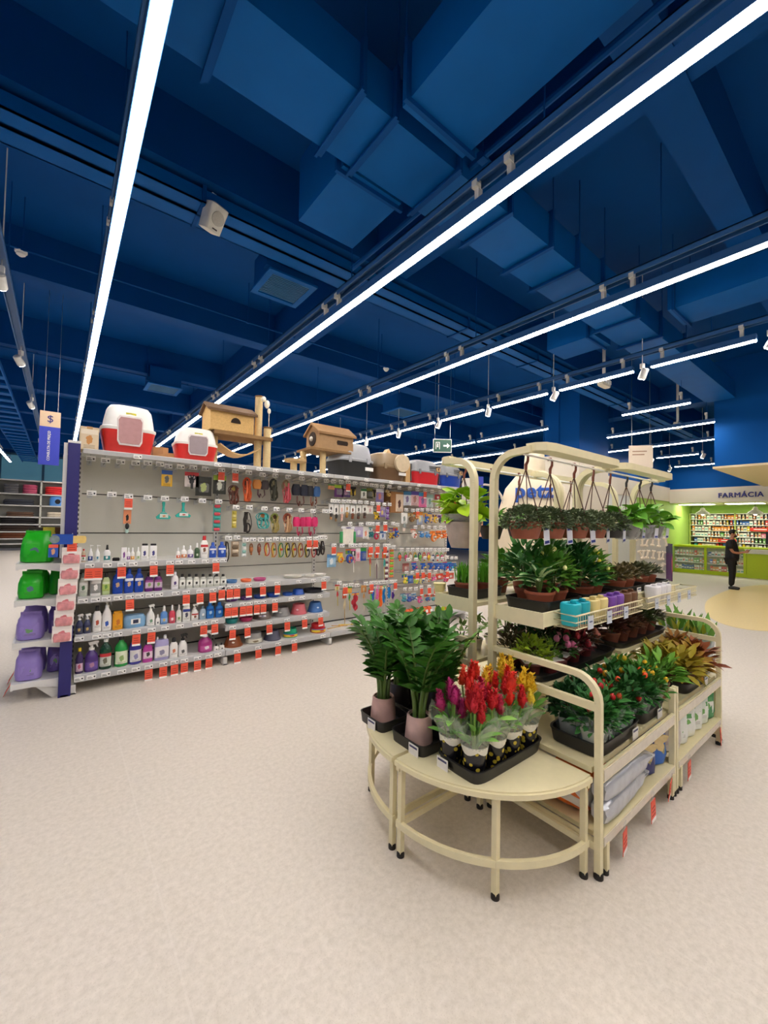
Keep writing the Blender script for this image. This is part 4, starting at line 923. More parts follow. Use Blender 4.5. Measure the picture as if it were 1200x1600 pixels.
for b in range(4):
    x0, x1 = BX[b], BX[b + 1]
    W = x1 - x0
    t = thing('gondola_bay', 'grey steel shelf bay of the long gondola, the %s one of four' % BAYN[b], 'shelving', (x0, 4.17, 0), 0, 'bays of the long gondola')
    BAY.append(t)
    for z0, z1 in ((.16, .549), (.558, .918), (.927, 1.284), (1.294, 1.642), (1.652, 2.0)):
        obj('back_panel', MB().box(.004, PY - 4.17, z0, W - .004, PY - 4.155, z1), PANEL, t, smooth=False)
    for xx in ((0,) if b < 3 else (0, W)):
        u = MB().box(xx - .02, PY - 4.185, 0, xx + .02, PY - 4.17 + .05, 2.03)
        u.mat(1)
        for k in range(46): u.box(xx - .006, PY - 4.187, .1 + k * .042, xx + .006, PY - 4.185, .122 + k * .042)
        obj('upright', u, [GREYM, M('#4A4A4C', .6)], t, smooth=False)
        obj('base_foot', MB().prism([(0, .0), (.03, 0), (PY - 4.17, .02), (PY - 4.17, .09), (0, .075)], 'x', xx - .018, xx + .018).prism([(.0, -.0), (.03, 0), (.03, .012), (0, .012)], 'x', xx - .022, xx + .022), GREYM, t, smooth=False)
    obj('dark_gap_backing', MB().box(.0, PY - 4.151, .1, W, PY - 4.147, 2.0), M('#3A3A3A', .8), t, smooth=False)  # dark sheet added behind the panels so their gaps look shaded
    for nm, y, z in SH[b]:
        y -= 4.17
        d = PY - 4.17
        s = MB()
        lip = .04 if nm == 'top' else .055
        s.box(.004, y + .012, z - .018, W - .004, d, z).box(.004, y + .006, z - lip, W - .004, y + .02, z)
        o = obj('shelf', s, LIPM, t, smooth=False)
        SHELF[b, nm] = o
        obj('price_rail', MB().prism([(y + .006, z - lip), (y + .002, z - lip), (y - .004, z - .006), (y + .006, z - .002)], 'x', .004, W - .004), RAILM, o, smooth=False)
        if nm != 'top' and nm != 'base':
            k = MB()
            for xx in (.012, W - .012): k.prism([(y + .03, z - .03), (d, z - .12), (d, z - .018), (y + .03, z - .018)], 'x', xx - .003, xx + .003)
            obj('bracket', k, LIPM, o, smooth=False)
    obj('kick_plate', MB().box(.0, d - .02, 0, W, d - .01, .13), M('#6E6E6C', .6), t, smooth=False)
    obj('rear_panel', MB().box(0, d + .035, 0, W, d + .05, 2.0), PANEL, t, smooth=False)
_seen = []
def ticket(b, nm, x):
    if any(q[:2] == (b, nm) and abs(q[2] - x) < .068 for q in _seen): return
    _seen.append((b, nm, x))
    o = SHELF[b, nm]; z = [q for q in SH[b] if q[0] == nm][0]
    link('price_ticket', TICKET, o, (x - BX[b], z[1] - 4.17 - .008, z[2] - .045))
for b, nm, x in TABLE_PROMO:
    o = SHELF[b, nm]; z = [q for q in SH[b] if q[0] == nm][0]
    link('promo_tag', PROMO, o, (x - BX[b], z[1] - 4.17 - .016, z[2] - .05), (R(-.08, .02), R(-.03, .03), R(-.05, .05)))
    if nm != 'base' or 1: ticket(b, nm, x)
for b, xs in ((0, (.52, 1.2)), (1, (1.44, 1.62, 1.8, 2.1, 2.4)), (2, (2.7, 3.0, 3.4)), (3, (3.9, 4.3))):
    for x in xs: ticket(b, 'top', x)

# ------------------------------------------------------------------ bottles and packs on the shelves
def bottle(name, label, cat, kind, wd, dp, h, body, cap, lab, loc, group=None, alpha=1.0, rot=None):
    t = thing(name, label, cat, loc, R(-.12, .12) if rot is None else rot, group)
    a, b = wd / 2, dp / 2
    bm = M(body, .28 if alpha == 1 else .12, noise=.03, alpha=alpha)
    cm = M(cap, .4, noise=.03)
    L = None; z0, z1, pw = .18, .6, 3.2
    def S(pr, p): obj('body', MB().shell([(z * h, x * a, y * b) for z, x, y in pr], 14, p), bm, t)
    if kind == 'flat':
        pr = [(0, .86, .8), (.02, .96, .95), (.1, 1, 1), (.55, 1, 1), (.68, .9, .95), (.77, .62, .75), (.8, .42, .6)]
        S(pr, 3.2)
        obj('cap', MB().shell([(.8 * h, .46 * a, .66 * b), (.97 * h, .42 * a, .6 * b), (1.0 * h, .36 * a, .5 * b)], 12, 2.4), cm, t)
    elif kind == 'block':
        pr = [(0, .9, .9), (.02, 1, 1), (.84, 1, 1), (.88, .9, .9)]
        S(pr, 4.5)
        obj('cap', MB().shell([(.88 * h, .82 * a, .85 * b), (.99 * h, .8 * a, .8 * b), (1.0 * h, .7 * a, .7 * b)], 12, 3.5), cm, t)
        z0, z1, pw = .12, .78, 4.5
    elif kind == 'round':
        pr = [(0, .84, .84), (.03, 1, 1), (.3, 1, 1), (.34, .97, .97), (.38, 1, 1), (.6, 1, 1), (.72, .78, .78), (.82, .36, .36), (.88, .34, .34)]
        S(pr, 2.3)
        obj('cap', MB().shell([(.87 * h, .42 * a, .42 * b), (.985 * h, .42 * a, .42 * b), (1.0 * h, .36 * a, .36 * b)], 12), cm, t)
        z0, z1, pw = .1, .52, 2.3
    elif kind in ('spray', 'pump', 'mist'):
        pr = [(0, .86, .86), (.02, 1, 1), (.42, 1, 1), (.56, .82, .88), (.66, .45, .5), (.72, .32, .36)]
        if kind == 'mist': pr = [(0, .9, .9), (.03, 1, 1), (.55, 1, 1), (.65, .7, .7), (.7, .4, .4)]
        S(pr, 2.8)
        hd = MB().shell([(.7 * h, .42 * a, .44 * b), (.78 * h, .4 * a, .42 * b)], 12)
        if kind == 'spray':
            hh = h
            hd.shell([(.78 * h, .2 * a, .22 * b), (.86 * h, .2 * a, .22 * b)], 10)
            hd.prism([(-.35 * a, .86 * h), (.95 * a, .9 * h), (1.0 * a, .97 * h), (.7 * a, 1.0 * h), (-.55 * a, .97 * h)], 'y', -.2 * b, .2 * b)
            hd.prism([(.5 * a, .9 * h), (.75 * a, .9 * h), (.95 * a, .78 * h), (.85 * a, .76 * h)], 'y', -.1 * b, .1 * b)
            o = obj('trigger_head', hd, cm, t, smooth=False)
        elif kind == 'pump':
            hd.tube([(0, 0, .78 * h), (0, 0, .95 * h)], .1 * a, 8)
            hd.prism([(-.3 * a, .94 * h), (1.1 * a, .93 * h), (1.1 * a, .97 * h), (-.3 * a, 1.0 * h)], 'y', -.16 * b, .16 * b)
            obj('pump_head', hd, cm, t, smooth=False)
        else:
            hd.shell([(.78 * h, .36 * a, .36 * b), (.98 * h, .3 * a, .3 * b), (1.0 * h, .22 * a, .22 * b)], 10)
            obj('mist_cap', hd, cm, t)
        z0, z1, pw = .08, .42, 2.8
    elif kind == 'jug':
        pr = [(0, .94, .94), (.02, 1, 1), (.62, 1, 1), (.66, .97, .97), (.8, .92, .92), (.84, .8, .8)]
        S(pr, 5)
        obj('cap', MB().lathe([(.22 * a, .84 * h), (.22 * a, .97 * h), (.18 * a, 1.0 * h)], 10, (.5 * a, 0, 0)), cm, t)
        obj('cap', MB().lathe([(.14 * a, .84 * h), (.14 * a, .92 * h), (.12 * a, .95 * h)], 10, (-.55 * a, 0, 0)), cm, t)
        z0, z1, pw = .12, .58, 5
    elif kind == 'carton':
        obj('carton', MB().box(-a, -b, 0, a, b, h), LM(*lab), t, smooth=False)
        obj('top_flap', MB().box(-a * .98, -b * .98, h, a * .98, b * .98, h + .002), M(lab[0], .5), t, smooth=False)
        return t
    elif kind == 'wipes':
        obj('pack', MB().shell([(0, .9 * a, .85 * b), (.15 * h, 1 * a, b), (.8 * h, .97 * a, .95 * b), (h, .82 * a, .7 * b)], 18, 4.5), M(body, .3, noise=.25, scale=9), t)
        obj('lid', MB().box(-.42 * a, -b * 1.03, .3 * h, .42 * a, -b * .9, .72 * h), WHITE, t, smooth=False)
        obj('lid_label', MB().box(-.24 * a, -b * 1.045, .36 * h, .24 * a, -b * 1.02, .66 * h), M('#26304F', .4), t, smooth=False)
        return t
    if lab:
        pl = [(z * h, x * a, y * b) for z, x, y in pr]
        def at_z(z):
            for q in range(len(pl) - 1):
                if pl[q][0] <= z <= pl[q + 1][0]:
                    u = (z - pl[q][0]) / max(1e-6, pl[q + 1][0] - pl[q][0])
                    return (z, pl[q][1] + (pl[q + 1][1] - pl[q][1]) * u, pl[q][2] + (pl[q + 1][2] - pl[q][2]) * u)
            return (z, a, b)
        st = [at_z(h * (z0 + (z1 - z0) * q / 4)) for q in range(5)]
        obj('label', MB().arc(st, -PI / 2 - 1.05, -PI / 2 + 1.05, 10, pw, 1.02), LM(*lab), t)
    return t
for (b, nm, x, wd, h, desc, kind, body, cap, lab, al, pos) in TABLE_BOTTLE:
    z = [q for q in SH[b] if q[0] == nm][0]
    d = min(wd * (.95 if kind in ('round', 'spray', 'mist', 'pump') else .62 if kind != 'carton' else .5), .15)
    bottle('pack_of_wipes' if kind == 'wipes' else 'carton' if kind == 'carton' else 'bottle', desc + ', ' + pos, 'pack' if kind in ('wipes', 'carton') else 'bottle', kind, wd, d, h, body, cap, lab, (x, z[1] + .02 + d / 2 + .015, z[2]), 'bottles on the left bay of the gondola', al)
    ticket(b, nm, x)
# ------------------------------------------------------------------ bowls
def bowl(label, kind, x, y, z, wd, h, col, ins, pr=None):
    t = thing('pet_bowl', label, 'pet bowl', (x, y, z), R(-.3, .3), 'pet bowls on the second bay')
    r = wd / 2
    m = M(col, .35, noise=.03)
    if kind == 'low':
        pf = [(r * .8, 0), (r * .95, h * .3), (r, h * .9), (r * .97, h), (r * .9, h * .96), (r * .78, h * .3)]
    elif kind == 'high':
        pf = [(r, 0), (r, h * .12), (r * .93, h * .2), (r * .74, h * .94), (r * .7, h), (r * .62, h * .96), (r * .55, h * .45)]
    elif kind == 'cone':
        pf = [(r, 0), (r, h * .1), (r * .9, h * .16), (r * .62, h * .94), (r * .58, h), (r * .5, h * .94), (r * .42, h * .45)]
    elif kind == 'cup':
        pf = [(r * .96, 0), (r, h * .08), (r * .98, h * .5), (r * .86, h * .56), (r * .84, h * .95), (r * .8, h), (r * .7, h * .96), (r * .6, h * .5)]
    elif kind == 'stack':
        pf = [(r * .7, 0), (r, h * .28), (r * .9, h * .3), (r * .92, h * .36), (r * 1, h * .6), (r * .92, h * .62), (r * .95, h * .7), (r, h), (r * .93, h), (r * .7, h * .7)]
    else:
        pf = [(r * .55, 0), (r * .9, h * .55), (r, h), (r * .95, h), (r * .82, h * .55), (r * .5, h * .12)]
    obj('bowl_body', MB().lathe(pf, 24, cap=True), m, t)
    obj('bowl_inside', MB().lathe([(pf[-1][0] * .98, pf[-1][1] - .002), (pf[-1][0] * .5, pf[-1][1] - .004)], 18), M(ins, .3, noise=.02), t)
    if pr:
        zz0, zz1 = (.1, .48) if kind == 'cup' else (.35, .7)
        def rad(zf):
            q = [p for p in pf if True]
            for k in range(len(q) - 1):
                if q[k][1] <= zf * h <= q[k + 1][1] and q[k + 1][1] > q[k][1]:
                    return q[k][0] + (q[k + 1][0] - q[k][0]) * (zf * h - q[k][1]) / (q[k + 1][1] - q[k][1])
            return r
        sp = 1.25 if kind == 'cup' else .45
        obj('print', MB().arc([(zz * h, rad(zz) * 1.012, rad(zz) * 1.012) for zz in (zz0, (zz0 + zz1) / 2, zz1)], -PI / 2 - sp - .4, -PI / 2 + sp - .4, 8), LM(*pr), t)
    return t
for (nm, x, wd, h, desc, kind, col, ins, pr) in TABLE_BOWL:
    z = [q for q in SH[1] if q[0] == nm][0]
    bowl(desc, kind, x, z[1] + .03 + wd / 2, z[2], wd, h, col, ins, pr)
    ticket(1, nm, x)

# ------------------------------------------------------------------ goods hanging from the pegs
PAL = ['#E8562B', '#2D6FC0', '#E9C23A', '#E46FA6', '#5FB54A', '#7D4FA8', '#F0EDE6', '#B98A5A', '#2FA7A4', '#D33A3A']
def hang(kind, c, wd, h, label, loc, grp):
    c = list(c) + ['#F0EDE6'] * 3
    m = [M(q, .5, noise=.06) for q in c[:3]]
    nm, cat = {'card': ('packaged_card', 'pet product'), 'harness': ('pet_harness', 'harness'), 'vest': ('vest_harness', 'harness'), 'collar': ('pet_collar', 'collar'), 'leash': ('pet_leash', 'leash'),
               'toy': ('pet_toy', 'pet toy'), 'wand': ('toy_wand', 'pet toy'), 'feather': ('feather_toy', 'pet toy'), 'brush': ('grooming_brush', 'brush'), 'rake': ('grooming_rake', 'brush'),
               'strip': ('hanging_strip', 'pet product'), 'charm': ('collar_charm', 'charm'), 'tool': ('grooming_tool', 'grooming tool'), 'scroll': ('scratching_mat', 'scratcher'), 'box': ('cardboard_box', 'box')}[kind]
    t = thing(nm, label, cat, loc, 0, grp)
    a = wd / 2
    loop = MB().tube([(0, .02, 0), (0, -.004, .004), (.004, -.006, -.012), (0, .0, -.02)], .002, 4)
    if kind in ('card', 'tool'):
        obj('card', MB().box(-a, -.002, -h, a, .002, 0), LM(c[0], c[1], c[2]), t, smooth=False)
        bl = MB()
        if kind == 'card': bl.shell([(-.82 * h, .5 * a, .02), (-.78 * h, .62 * a, .024), (-.4 * h, .62 * a, .024), (-.36 * h, .5 * a, .02)], 12, 4, (0, -.012, 0))
        else: bl.box(-.16 * a, -.02, -1.12 * h, .16 * a, -.004, -.55 * h).tube([(-.35 * a, -.012, -.5 * h), (-.55 * a, -.012, -.3 * h), (-.2 * a, -.012, -.2 * h), (-.05 * a, -.012, -.5 * h)], .006, 5, True).tube([(.35 * a, -.012, -.5 * h), (.55 * a, -.012, -.3 * h), (.2 * a, -.012, -.2 * h), (.05 * a, -.012, -.5 * h)], .006, 5, True)
        obj('blister' if kind == 'card' else 'tool_handle', bl, CLEAR if kind == 'card' else m[2], t)
    elif kind == 'box':
        obj('box_body', MB().box(-a, 0, -h, a, .16, 0), M(c[0], .7, noise=.06), t, smooth=False)
        obj('front_label', MB().box(-a * .2, -.003, -h * .95, a * .95, 0, -h * .1), LM(c[1], c[1], c[2]), t, smooth=False)
    elif kind == 'harness':
        o = MB()
        for s in (-1, 1): o.tube([(s * a * .9 * math.sin(q * 2 * PI / 12) * .8 + s * a * .2, .01 * s - .012 * math.cos(q), -h * .27 - h * .25 * math.cos(q * 2 * PI / 12)) for q in range(12)], .016, 4, True, .4)
        obj('chest_strap', o, m[0], t)
        o = MB()
        for s in (-1, 1): o.tube([(s * a * .55 * math.sin(q * 2 * PI / 12) + s * a * .25, -.02 + .02 * math.sin(2 * q), -h * .66 - h * .33 * math.cos(q * 2 * PI / 12)) for q in range(12)], .016, 4, True, .4)
        for s in (-.5, .4): o.tube([(s * a + R(-.02, .02), -.03, -h * .15), (s * a * .4, -.045, -h * .5), (s * a + R(-.02, .02), -.035, -h * .98)], .013, 4, False, .4)
        obj('girth_strap', o, m[1], t)
        obj('buckle', MB().box(-.012, -.03, -h * .5, .014, -.012, -h * .42).box(-a * .5, -.02, -h * .8, -a * .5 + .02, -.005, -h * .72), M('#2A2A2C', .4), t, smooth=False)
        obj('back_card', MB().box(-.02, .0, -h * .35, .02, .003, 0), M(c[2], .5), t, smooth=False)
    elif kind == 'vest':
        for s in (-1, 1):
            rs = []
            for k in range(6):
                z = -h * .12 - h * .1 * k * .9
                wv = a * .47 * (.65 + .5 * math.sin(PI * (k + .6) / 6.5))
                rs.append([(s * a * .45 + wv * math.cos(q * 2 * PI / 10), -.01 + .035 * math.sin(q * 2 * PI / 10), z) for q in range(10)])
            obj('vest_panel', MB().rings(rs), m[0 if s < 0 else 1], t)
        o = MB()
        for s in (-1, 1): o.tube([(s * a * .35, -.02, -h * .6), (s * a * .4, -.03, -h * .85), (s * a * .15, -.02, -h), (s * a * .02, -.01, -h * .8)], .01, 4, False, .4)
        obj('strap', o, m[2], t)
        obj('hanger', MB().tube([(0, .01, 0), (0, -.0, -h * .15)], .006, 5).lathe([(.022, -h * .2), (.026, -h * .16), (.02, -h * .1)], 10), M('#B8B2A4', .4), t)
    elif kind in ('collar', 'leash'):
        o = MB().tube([(a * .8 * math.sin(q * 2 * PI / 14), -.004 + .012 * math.cos(q * 1.3), -h * .48 - h * .46 * math.cos(q * 2 * PI / 14)) for q in range(14)], .009, 4, True, .4)
        obj('band', o, m[0], t)
        if kind == 'leash':
            obj('coil', MB().tube([(a * .5 * math.sin(q * 2 * PI / 9), -.012 + .006 * q / 9, -h * .75 - h * .22 * math.cos(q * 2 * PI / 9)) for q in range(9)], .01, 5, True), m[1], t)
        obj('buckle', MB().box(-a * .3, -.024, -h * .5, a * .3, -.006, -h * .36), m[2], t, smooth=False)
        obj('back_card', MB().box(-a * .7, .004, -h * .95, a * .1, .007, -.0), M(c[1], .5), t, smooth=False)
    elif kind == 'charm':
        obj('loop_strap', MB().tube([(a * .6 * math.sin(q * 2 * PI / 10), 0, -h * .4 - h * .38 * math.cos(q * 2 * PI / 10)) for q in range(10)], .008, 5, True), m[0], t)
        obj('pendant', MB().ball((0, -.012, -h * .5), a * .8, .014, h * .25, 10, 6).ball((0, -.012, -h * .85), a * .45, .01, h * .12, 8, 5), m[1], t)
    elif kind == 'toy':
        v = random.randrange(4)
        obj('header_card', MB().box(-a * .8, -.002, -h * .35, a * .8, .002, 0), LM(c[2], c[1], c[0]), t, smooth=False)
        o = MB()
        if v == 0: o.ball((0, -.03, -h * .66), a * .8, a * .6, h * .32, 12, 7)
        elif v == 1: o.ball((-a * .5, -.02, -h * .5), a * .34, .02, h * .12).ball((a * .5, -.02, -h * .5), a * .34, .02, h * .12).ball((-a * .5, -.02, -h * .8), a * .34, .02, h * .12).ball((a * .5, -.02, -h * .8), a * .34, .02, h * .12).ball((0, -.02, -h * .65), a * .7, .02, h * .14)
        elif v == 2: o.ball((0, -.03, -h * .75), a * .75, .03, h * .24).ball((0, -.035, -h * .48), a * .55, .028, h * .17).ball((-a * .45, -.03, -h * .36), a * .2, .012, h * .08, 8, 5).ball((a * .45, -.03, -h * .36), a * .2, .012, h * .08, 8, 5)
        else: o.tube([(a * .6 * math.sin(q * 2 * PI / 10), -.025, -h * .66 - h * .26 * math.cos(q * 2 * PI / 10)) for q in range(10)], a * .28, 8, True)
        obj('toy_body', o, m[0], t)
        obj('toy_trim', MB().ball((a * .1, -.055, -h * .6), a * .3, .012, h * .1, 8, 5).ball((-a * .2, -.05, -h * .85), a * .25, .012, h * .08, 8, 5), m[1], t)
    elif kind == 'wand':
        obj('stick', MB().tube([(0, 0, -h * .1), (a * .3, -.01, -h * .95)], .005, 5), m[1], t)
        obj('header_card', MB().box(-a, -.003, -h * .28, a, .0, 0), LM(c[2], c[0], c[1]), t, smooth=False)
        o = MB()
        for k in range(7): o.leaf((0, -.012, -h * .3), (R(-.35, .35), R(-.3, 0), -1), h * R(.16, .3), .02, .1, .1, 3)
        obj('feather_tuft', o, m[0], t)
    elif kind == 'feather':
        o = MB()
        for k in range(16): o.leaf((R(-.3, .3) * a, R(-.012, .004), -h * R(.05, .6)), (R(-.25, .25), R(-.25, .05), -1), h * .38, a * .9, .1, .1, 3)
        obj('feather_bundle', o, m[0], t)
        obj('header_card', MB().box(-a * .8, -.016, -h * .14, a * .8, -.013, 0), LM(c[2], c[1], c[0]), t, smooth=False)
    elif kind == 'brush':
        obj('sleeve_card', MB().box(-a, -.012, -h * .6, a, .004, 0), LM(c[0], c[0], c[2]), t, smooth=False)
        obj('handle', MB().shell([(-h, .3 * a, .008), (-.95 * h, .5 * a, .012), (-.72 * h, .4 * a, .01), (-.58 * h, .5 * a, .01)], 10, 2.5, (0, -.006, 0)), m[1], t)
        obj('brush_head', MB().ball((0, -.016, -h * .7), a * .55, .014, h * .14), m[2], t)
    elif kind == 'rake':
        obj('handle', MB().shell([(-h * .55, .22 * a, .012), (-h * .3, .16 * a, .012), (-h * .05, .24 * a, .013), (0, .16 * a, .01)], 10, 2.5), m[0], t)
        obj('head', MB().prism([(-a, -h * .82), (-a * .86, -h * .93), (a * .86, -h * .93), (a, -h * .82), (a * .3, -h * .58), (-a * .3, -h * .58)], 'y', -.014, .012), m[0], t, smooth=False)
        obj('wrap_card', MB().box(-a * .5, -.018, -h * .86, a * .62, -.014, -h * .66), LM(c[1], c[1], c[2]), t, smooth=False)
        tt = MB()
        for k in range(9): tt.box(-a * .8 + k * a * .2, -.01, -h, -a * .8 + k * a * .2 + .004, .0, -h * .92)
        obj('teeth', tt, METAL, t, smooth=False)
    elif kind == 'strip':
        obj('backing', MB().box(-a, -.002, -h, a, .002, 0), m[0], t, smooth=False)
        n = max(3, int(h / .035))
        for k in range(n): obj('pocket', MB().shell([(-h * (k + .9) / n, a * .7, .008), (-h * (k + .5) / n, a * .85, .014), (-h * (k + .15) / n, a * .7, .008)], 10, 2.6, (0, -.008, 0)), M(c[1 + k % 2], .5), t)
    elif kind == 'scroll':
        obj('mat', MB().box(-a * .7, -.01, -h * .97, a * .7, .01, -.02), m[0], t, smooth=False)
        obj('edge_roll', MB().tube([(-a * .8, 0, -h * .3), (-a * .8, 0, -h * .9)], .022, 8), m[1], t)
        obj('edge_roll', MB().tube([(a * .8, 0, -h * .3), (a * .8, 0, -h * .9)], .022, 8), m[1], t)
        obj('header', MB().shell([(-h * .16, a * .8, .012), (-h * .1, a * .9, .016), (-h * .02, a * .75, .012)], 12, 3), LM(c[2], c[2], '#5A4B8A'), t)
    return t
for (b, row, n, x, z, promo, kind, c, wd, h, top, desc) in TABLE_HOOK:
    o = link('peg_hook', HOOK, BAY[b], (x - BX[b], 4.362 - 4.17, z))
    link('price_tag', PTAG, o, (0, -.004, 0))
    if promo: link('promo_tag', PROMO, o, (0, -.01, -.018), (R(-.06, .06), 0, R(-.1, .1)))
    if kind:
        lb = '%s on %s hook, %s row, %s bay' % (desc, ORD[n], ORD[row], BAYN[b])
        hang(kind, c, wd, h, lb, (x, 4.405 - (.03 if promo and kind in ('wand',) else 0), z - top), 'goods hanging in the %s gondola bay' % BAYN[b])
# ------------------------------------------------------------------ endcap at the left end of the gondola
EC = thing('gondola_endcap', 'end shelf of the long gondola with navy posts, holding litter bags', 'shelving', (0, 4.15, 0))
for y in (0, .86):
    obj('post', MB().box(.035, y, .0, .115, y + .055, 2.03).mat(1).box(.05, y, -.0, .1, y + .06, .015), [NAVY, BLACKP], EC, smooth=False)
    obj('post_cap', MB().box(.033, y - .003, 2.03, .118, y + .058, 2.05), LIPM, EC, smooth=False)
obj('back_panel', MB().box(.06, .055, .1, .075, .86, 2.0), PANEL, EC, smooth=False)
obj('poster_panel', MB().box(.012, .05, 1.12, .03, .86, 2.02), M('#E8CDB0', .5, noise=.12, scale=3), EC, smooth=False)
obj('poster_frame', MB().box(.008, .03, 1.1, .034, .05, 2.03).box(.008, .86, 1.1, .034, .88, 2.03), LIPM, EC, smooth=False)
for z in (1.06, .78, .46, .15):
    s = MB().box(-.235, .05, z - .015, .06, .88, z).prism([(-.235, z), (-.235, z - .04), (-.12, z - .04), (.06, z - .075), (.06, z)], 'y', .04, .05).prism([(-.235, z), (-.235, z - .04), (-.12, z - .04), (.06, z - .075), (.06, z)], 'y', .88, .89)
    o = obj('shelf', s, LIPM, EC, smooth=False)
    obj('front_lip', MB().box(-.25, .04, z - .045, -.235, .89, z + .004), LIPM, o, smooth=False)
obj('base_foot', MB().prism([(.0, 0), (.06, 0), (.06, .1), (-.1, .1)], 'y', .05, .07).prism([(.0, 0), (.06, 0), (.06, .1), (-.1, .1)], 'y', .84, .86), GREYM, EC, smooth=False)
def bag(name, label, cat, loc, wd, dp, h, col, pic, rot=0, grp=None, crimp=True, lean=0.0, m=None, top=.76, pw=2.7):
    t = thing(name, label, cat, loc, (lean, 0, rot) if lean else rot, grp)
    a, b = wd / 2, dp / 2
    pr = [(0, .8 * a, .7 * b), (.04 * h, .96 * a, .95 * b), (.25 * h, 1.02 * a, 1.05 * b), (.6 * h, .98 * a, 1.0 * b), (.8 * h, (top + .14) * a, .78 * b), (.91 * h, (top + .02) * a, .4 * b), (h, top * a, .08 * b)]
    mb = MB().shell(pr, 22, pw)
    mb.v = [(x + R(-.004, .004), y + R(-.004, .004), z + (R(-.006, .006) if z > .05 * h else 0)) for x, y, z in mb.v]
    obj('bag_body', mb, m or M(col, .3, noise=.06, scale=12, bump=.25), t)
    obj('top_seal', MB().box(-top * a, -.004, h - .004, top * a, .004, h + .016), M(col, .35, noise=.1, scale=60), t, smooth=False)
    if pic:
        st = [(z * h, x * a, y * b) for z, x, y in ((.2, .985, .985), (.35, 1.0, 1.0), (.5, 1.0, .99), (.66, .98, .88))]
        obj('front_print', MB().arc(st, -PI / 2 - .62, -PI / 2 + .62, 8, pw, 1.03), LM(*pic), t)
    return t
GP = ('#2FBE2A', '#2FBE2A', '#5A7A8A'); PP = ('#9A86D0', '#9A86D0', '#6FA06A')
for (x, y, z, col, pic, rz, wd, h, lb) in (
    (-.13, 4.34, 1.06, '#22B41E', GP, -.25, .21, .24, 'bright green litter bag standing alone on the top end shelf'),
    (-.155, 4.31, .78, '#22B41E', GP, -.1, .16, .2, 'bright green litter bag at the front of the second end shelf'),
    (-.13, 4.52, .78, '#1FA81C', GP, -.1, .17, .22, 'bright green litter bag behind the front one, second end shelf'),
    (.0, 4.46, .78, '#1FA81C', GP, .1, .1, .22, 'green litter bag near the navy post, second end shelf'),
    (-.15, 4.30, .46, '#9480CC', PP, -.1, .17, .2, 'lilac litter bag at the front of the third end shelf'),
    (-.13, 4.5, .46, '#8A76C4', PP, 0, .17, .23, 'lilac litter bag behind the front one, third end shelf'),
    (.005, 4.44, .46, '#6A54A8', PP, .1, .1, .22, 'purple litter bag near the navy post, third end shelf'),
    (-.15, 4.29, .15, '#9480CC', PP, -.1, .17, .215, 'lilac litter bag at the front of the bottom end shelf'),
    (-.13, 4.49, .15, '#8A76C4', PP, 0, .17, .25, 'lilac litter bag behind the front one, bottom end shelf'),
    (.005, 4.42, .15, '#6A54A8', PP, .1, .1, .22, 'purple litter bag near the navy post, bottom end shelf')):
    bag('litter_bag', lb, 'bag', (x, y, z), wd, .13, h, col, pic, rz, 'litter bags on the end shelf')
for k in range(3):
    bag('snack_bag', ['small dark snack bag behind the top green bag', 'yellow topped snack bag at the back of the top end shelf', 'brown snack bag next to the yellow topped one'][k], 'bag', (-.16 + .08 * k, 4.68 + .08 * k, 1.06), .13, .08, .26, ['#2A2420', '#D8D04A', '#6A4A34'][k], ('#3A302A', '#E8E0C0', '#B8865A'), 0, 'snack bags on the end shelf')
for k, (yy, zz) in enumerate(((.3, .09), (.62, .09))): link('promo_tag', PROMO, EC, (-.262, yy, zz), (-.45, 0, -PI / 2))
# clip strip of treat packs and the round shelf sign
RP = ('#F3EDE8', '#E9E2DE', '#D9848A')
for k in range(6):
    t = thing('treat_pack', 'white and pink treat pack on the hanging clip strip, %s from the top' % ORD[k + 1], 'pack', (.085 - .008 * k, 4.1, 1.19 - .122 * k), R(-.15, .15), 'treat packs on the clip strip')
    obj('pack_card', MB().box(-.062, -.002, -.13, .062, .003, 0), LM(*RP), t, smooth=False)
    obj('pack_pouch', MB().shell([(-.125, .05, .008), (-.09, .056, .016), (-.06, .05, .008)], 14, 3, (0, -.006, 0)), M('#DE9296', .4, noise=.2, scale=30), t)
t = thing('clip_strip', 'clear strip that carries the treat packs beside the navy post', 'display strip', (.085, 4.105, .5))
obj('strip', MB().box(-.012, 0, 0, .012, .003, .78), CLEAR, t, smooth=False)
obj('hook', MB().tube([(0, 0, .78), (0, .02, .8), (0, .045, .78)], .003, 5), METAL, t)
link('promo_tag', PROMO, t, (0, -.012, .74))
t = thing('shelf_sign', 'blue and yellow shelf sign sticking out above the treat packs', 'sign', (.06, 4.09, 1.235))
obj('blue_panel', MB().box(-.1, 0, -.02, .03, .003, .06), M('#1E4FB0', .4), t, smooth=False)
obj('yellow_panel', MB().prism([(.03, -.012), (.105, -.012), (.115, 0), (.115, .035), (.105, .047), (.03, .047)], 'y', 0, .003), M('#E8C878', .4), t, smooth=False)
obj('round_badge', MB().prism([(-.085 + .032 * math.cos(a * PI / 9), .02 + .032 * math.sin(a * PI / 9)) for a in range(18)], 'y', -.004, 0), M('#7A8A8A', .5, noise=.3), t, smooth=False)
obj('lower_flap', MB().box(-.12, .001, -.12, -.06, .004, -.02), LM('#2A58B8', '#E8604A', '#D8A07A'), t, smooth=False)
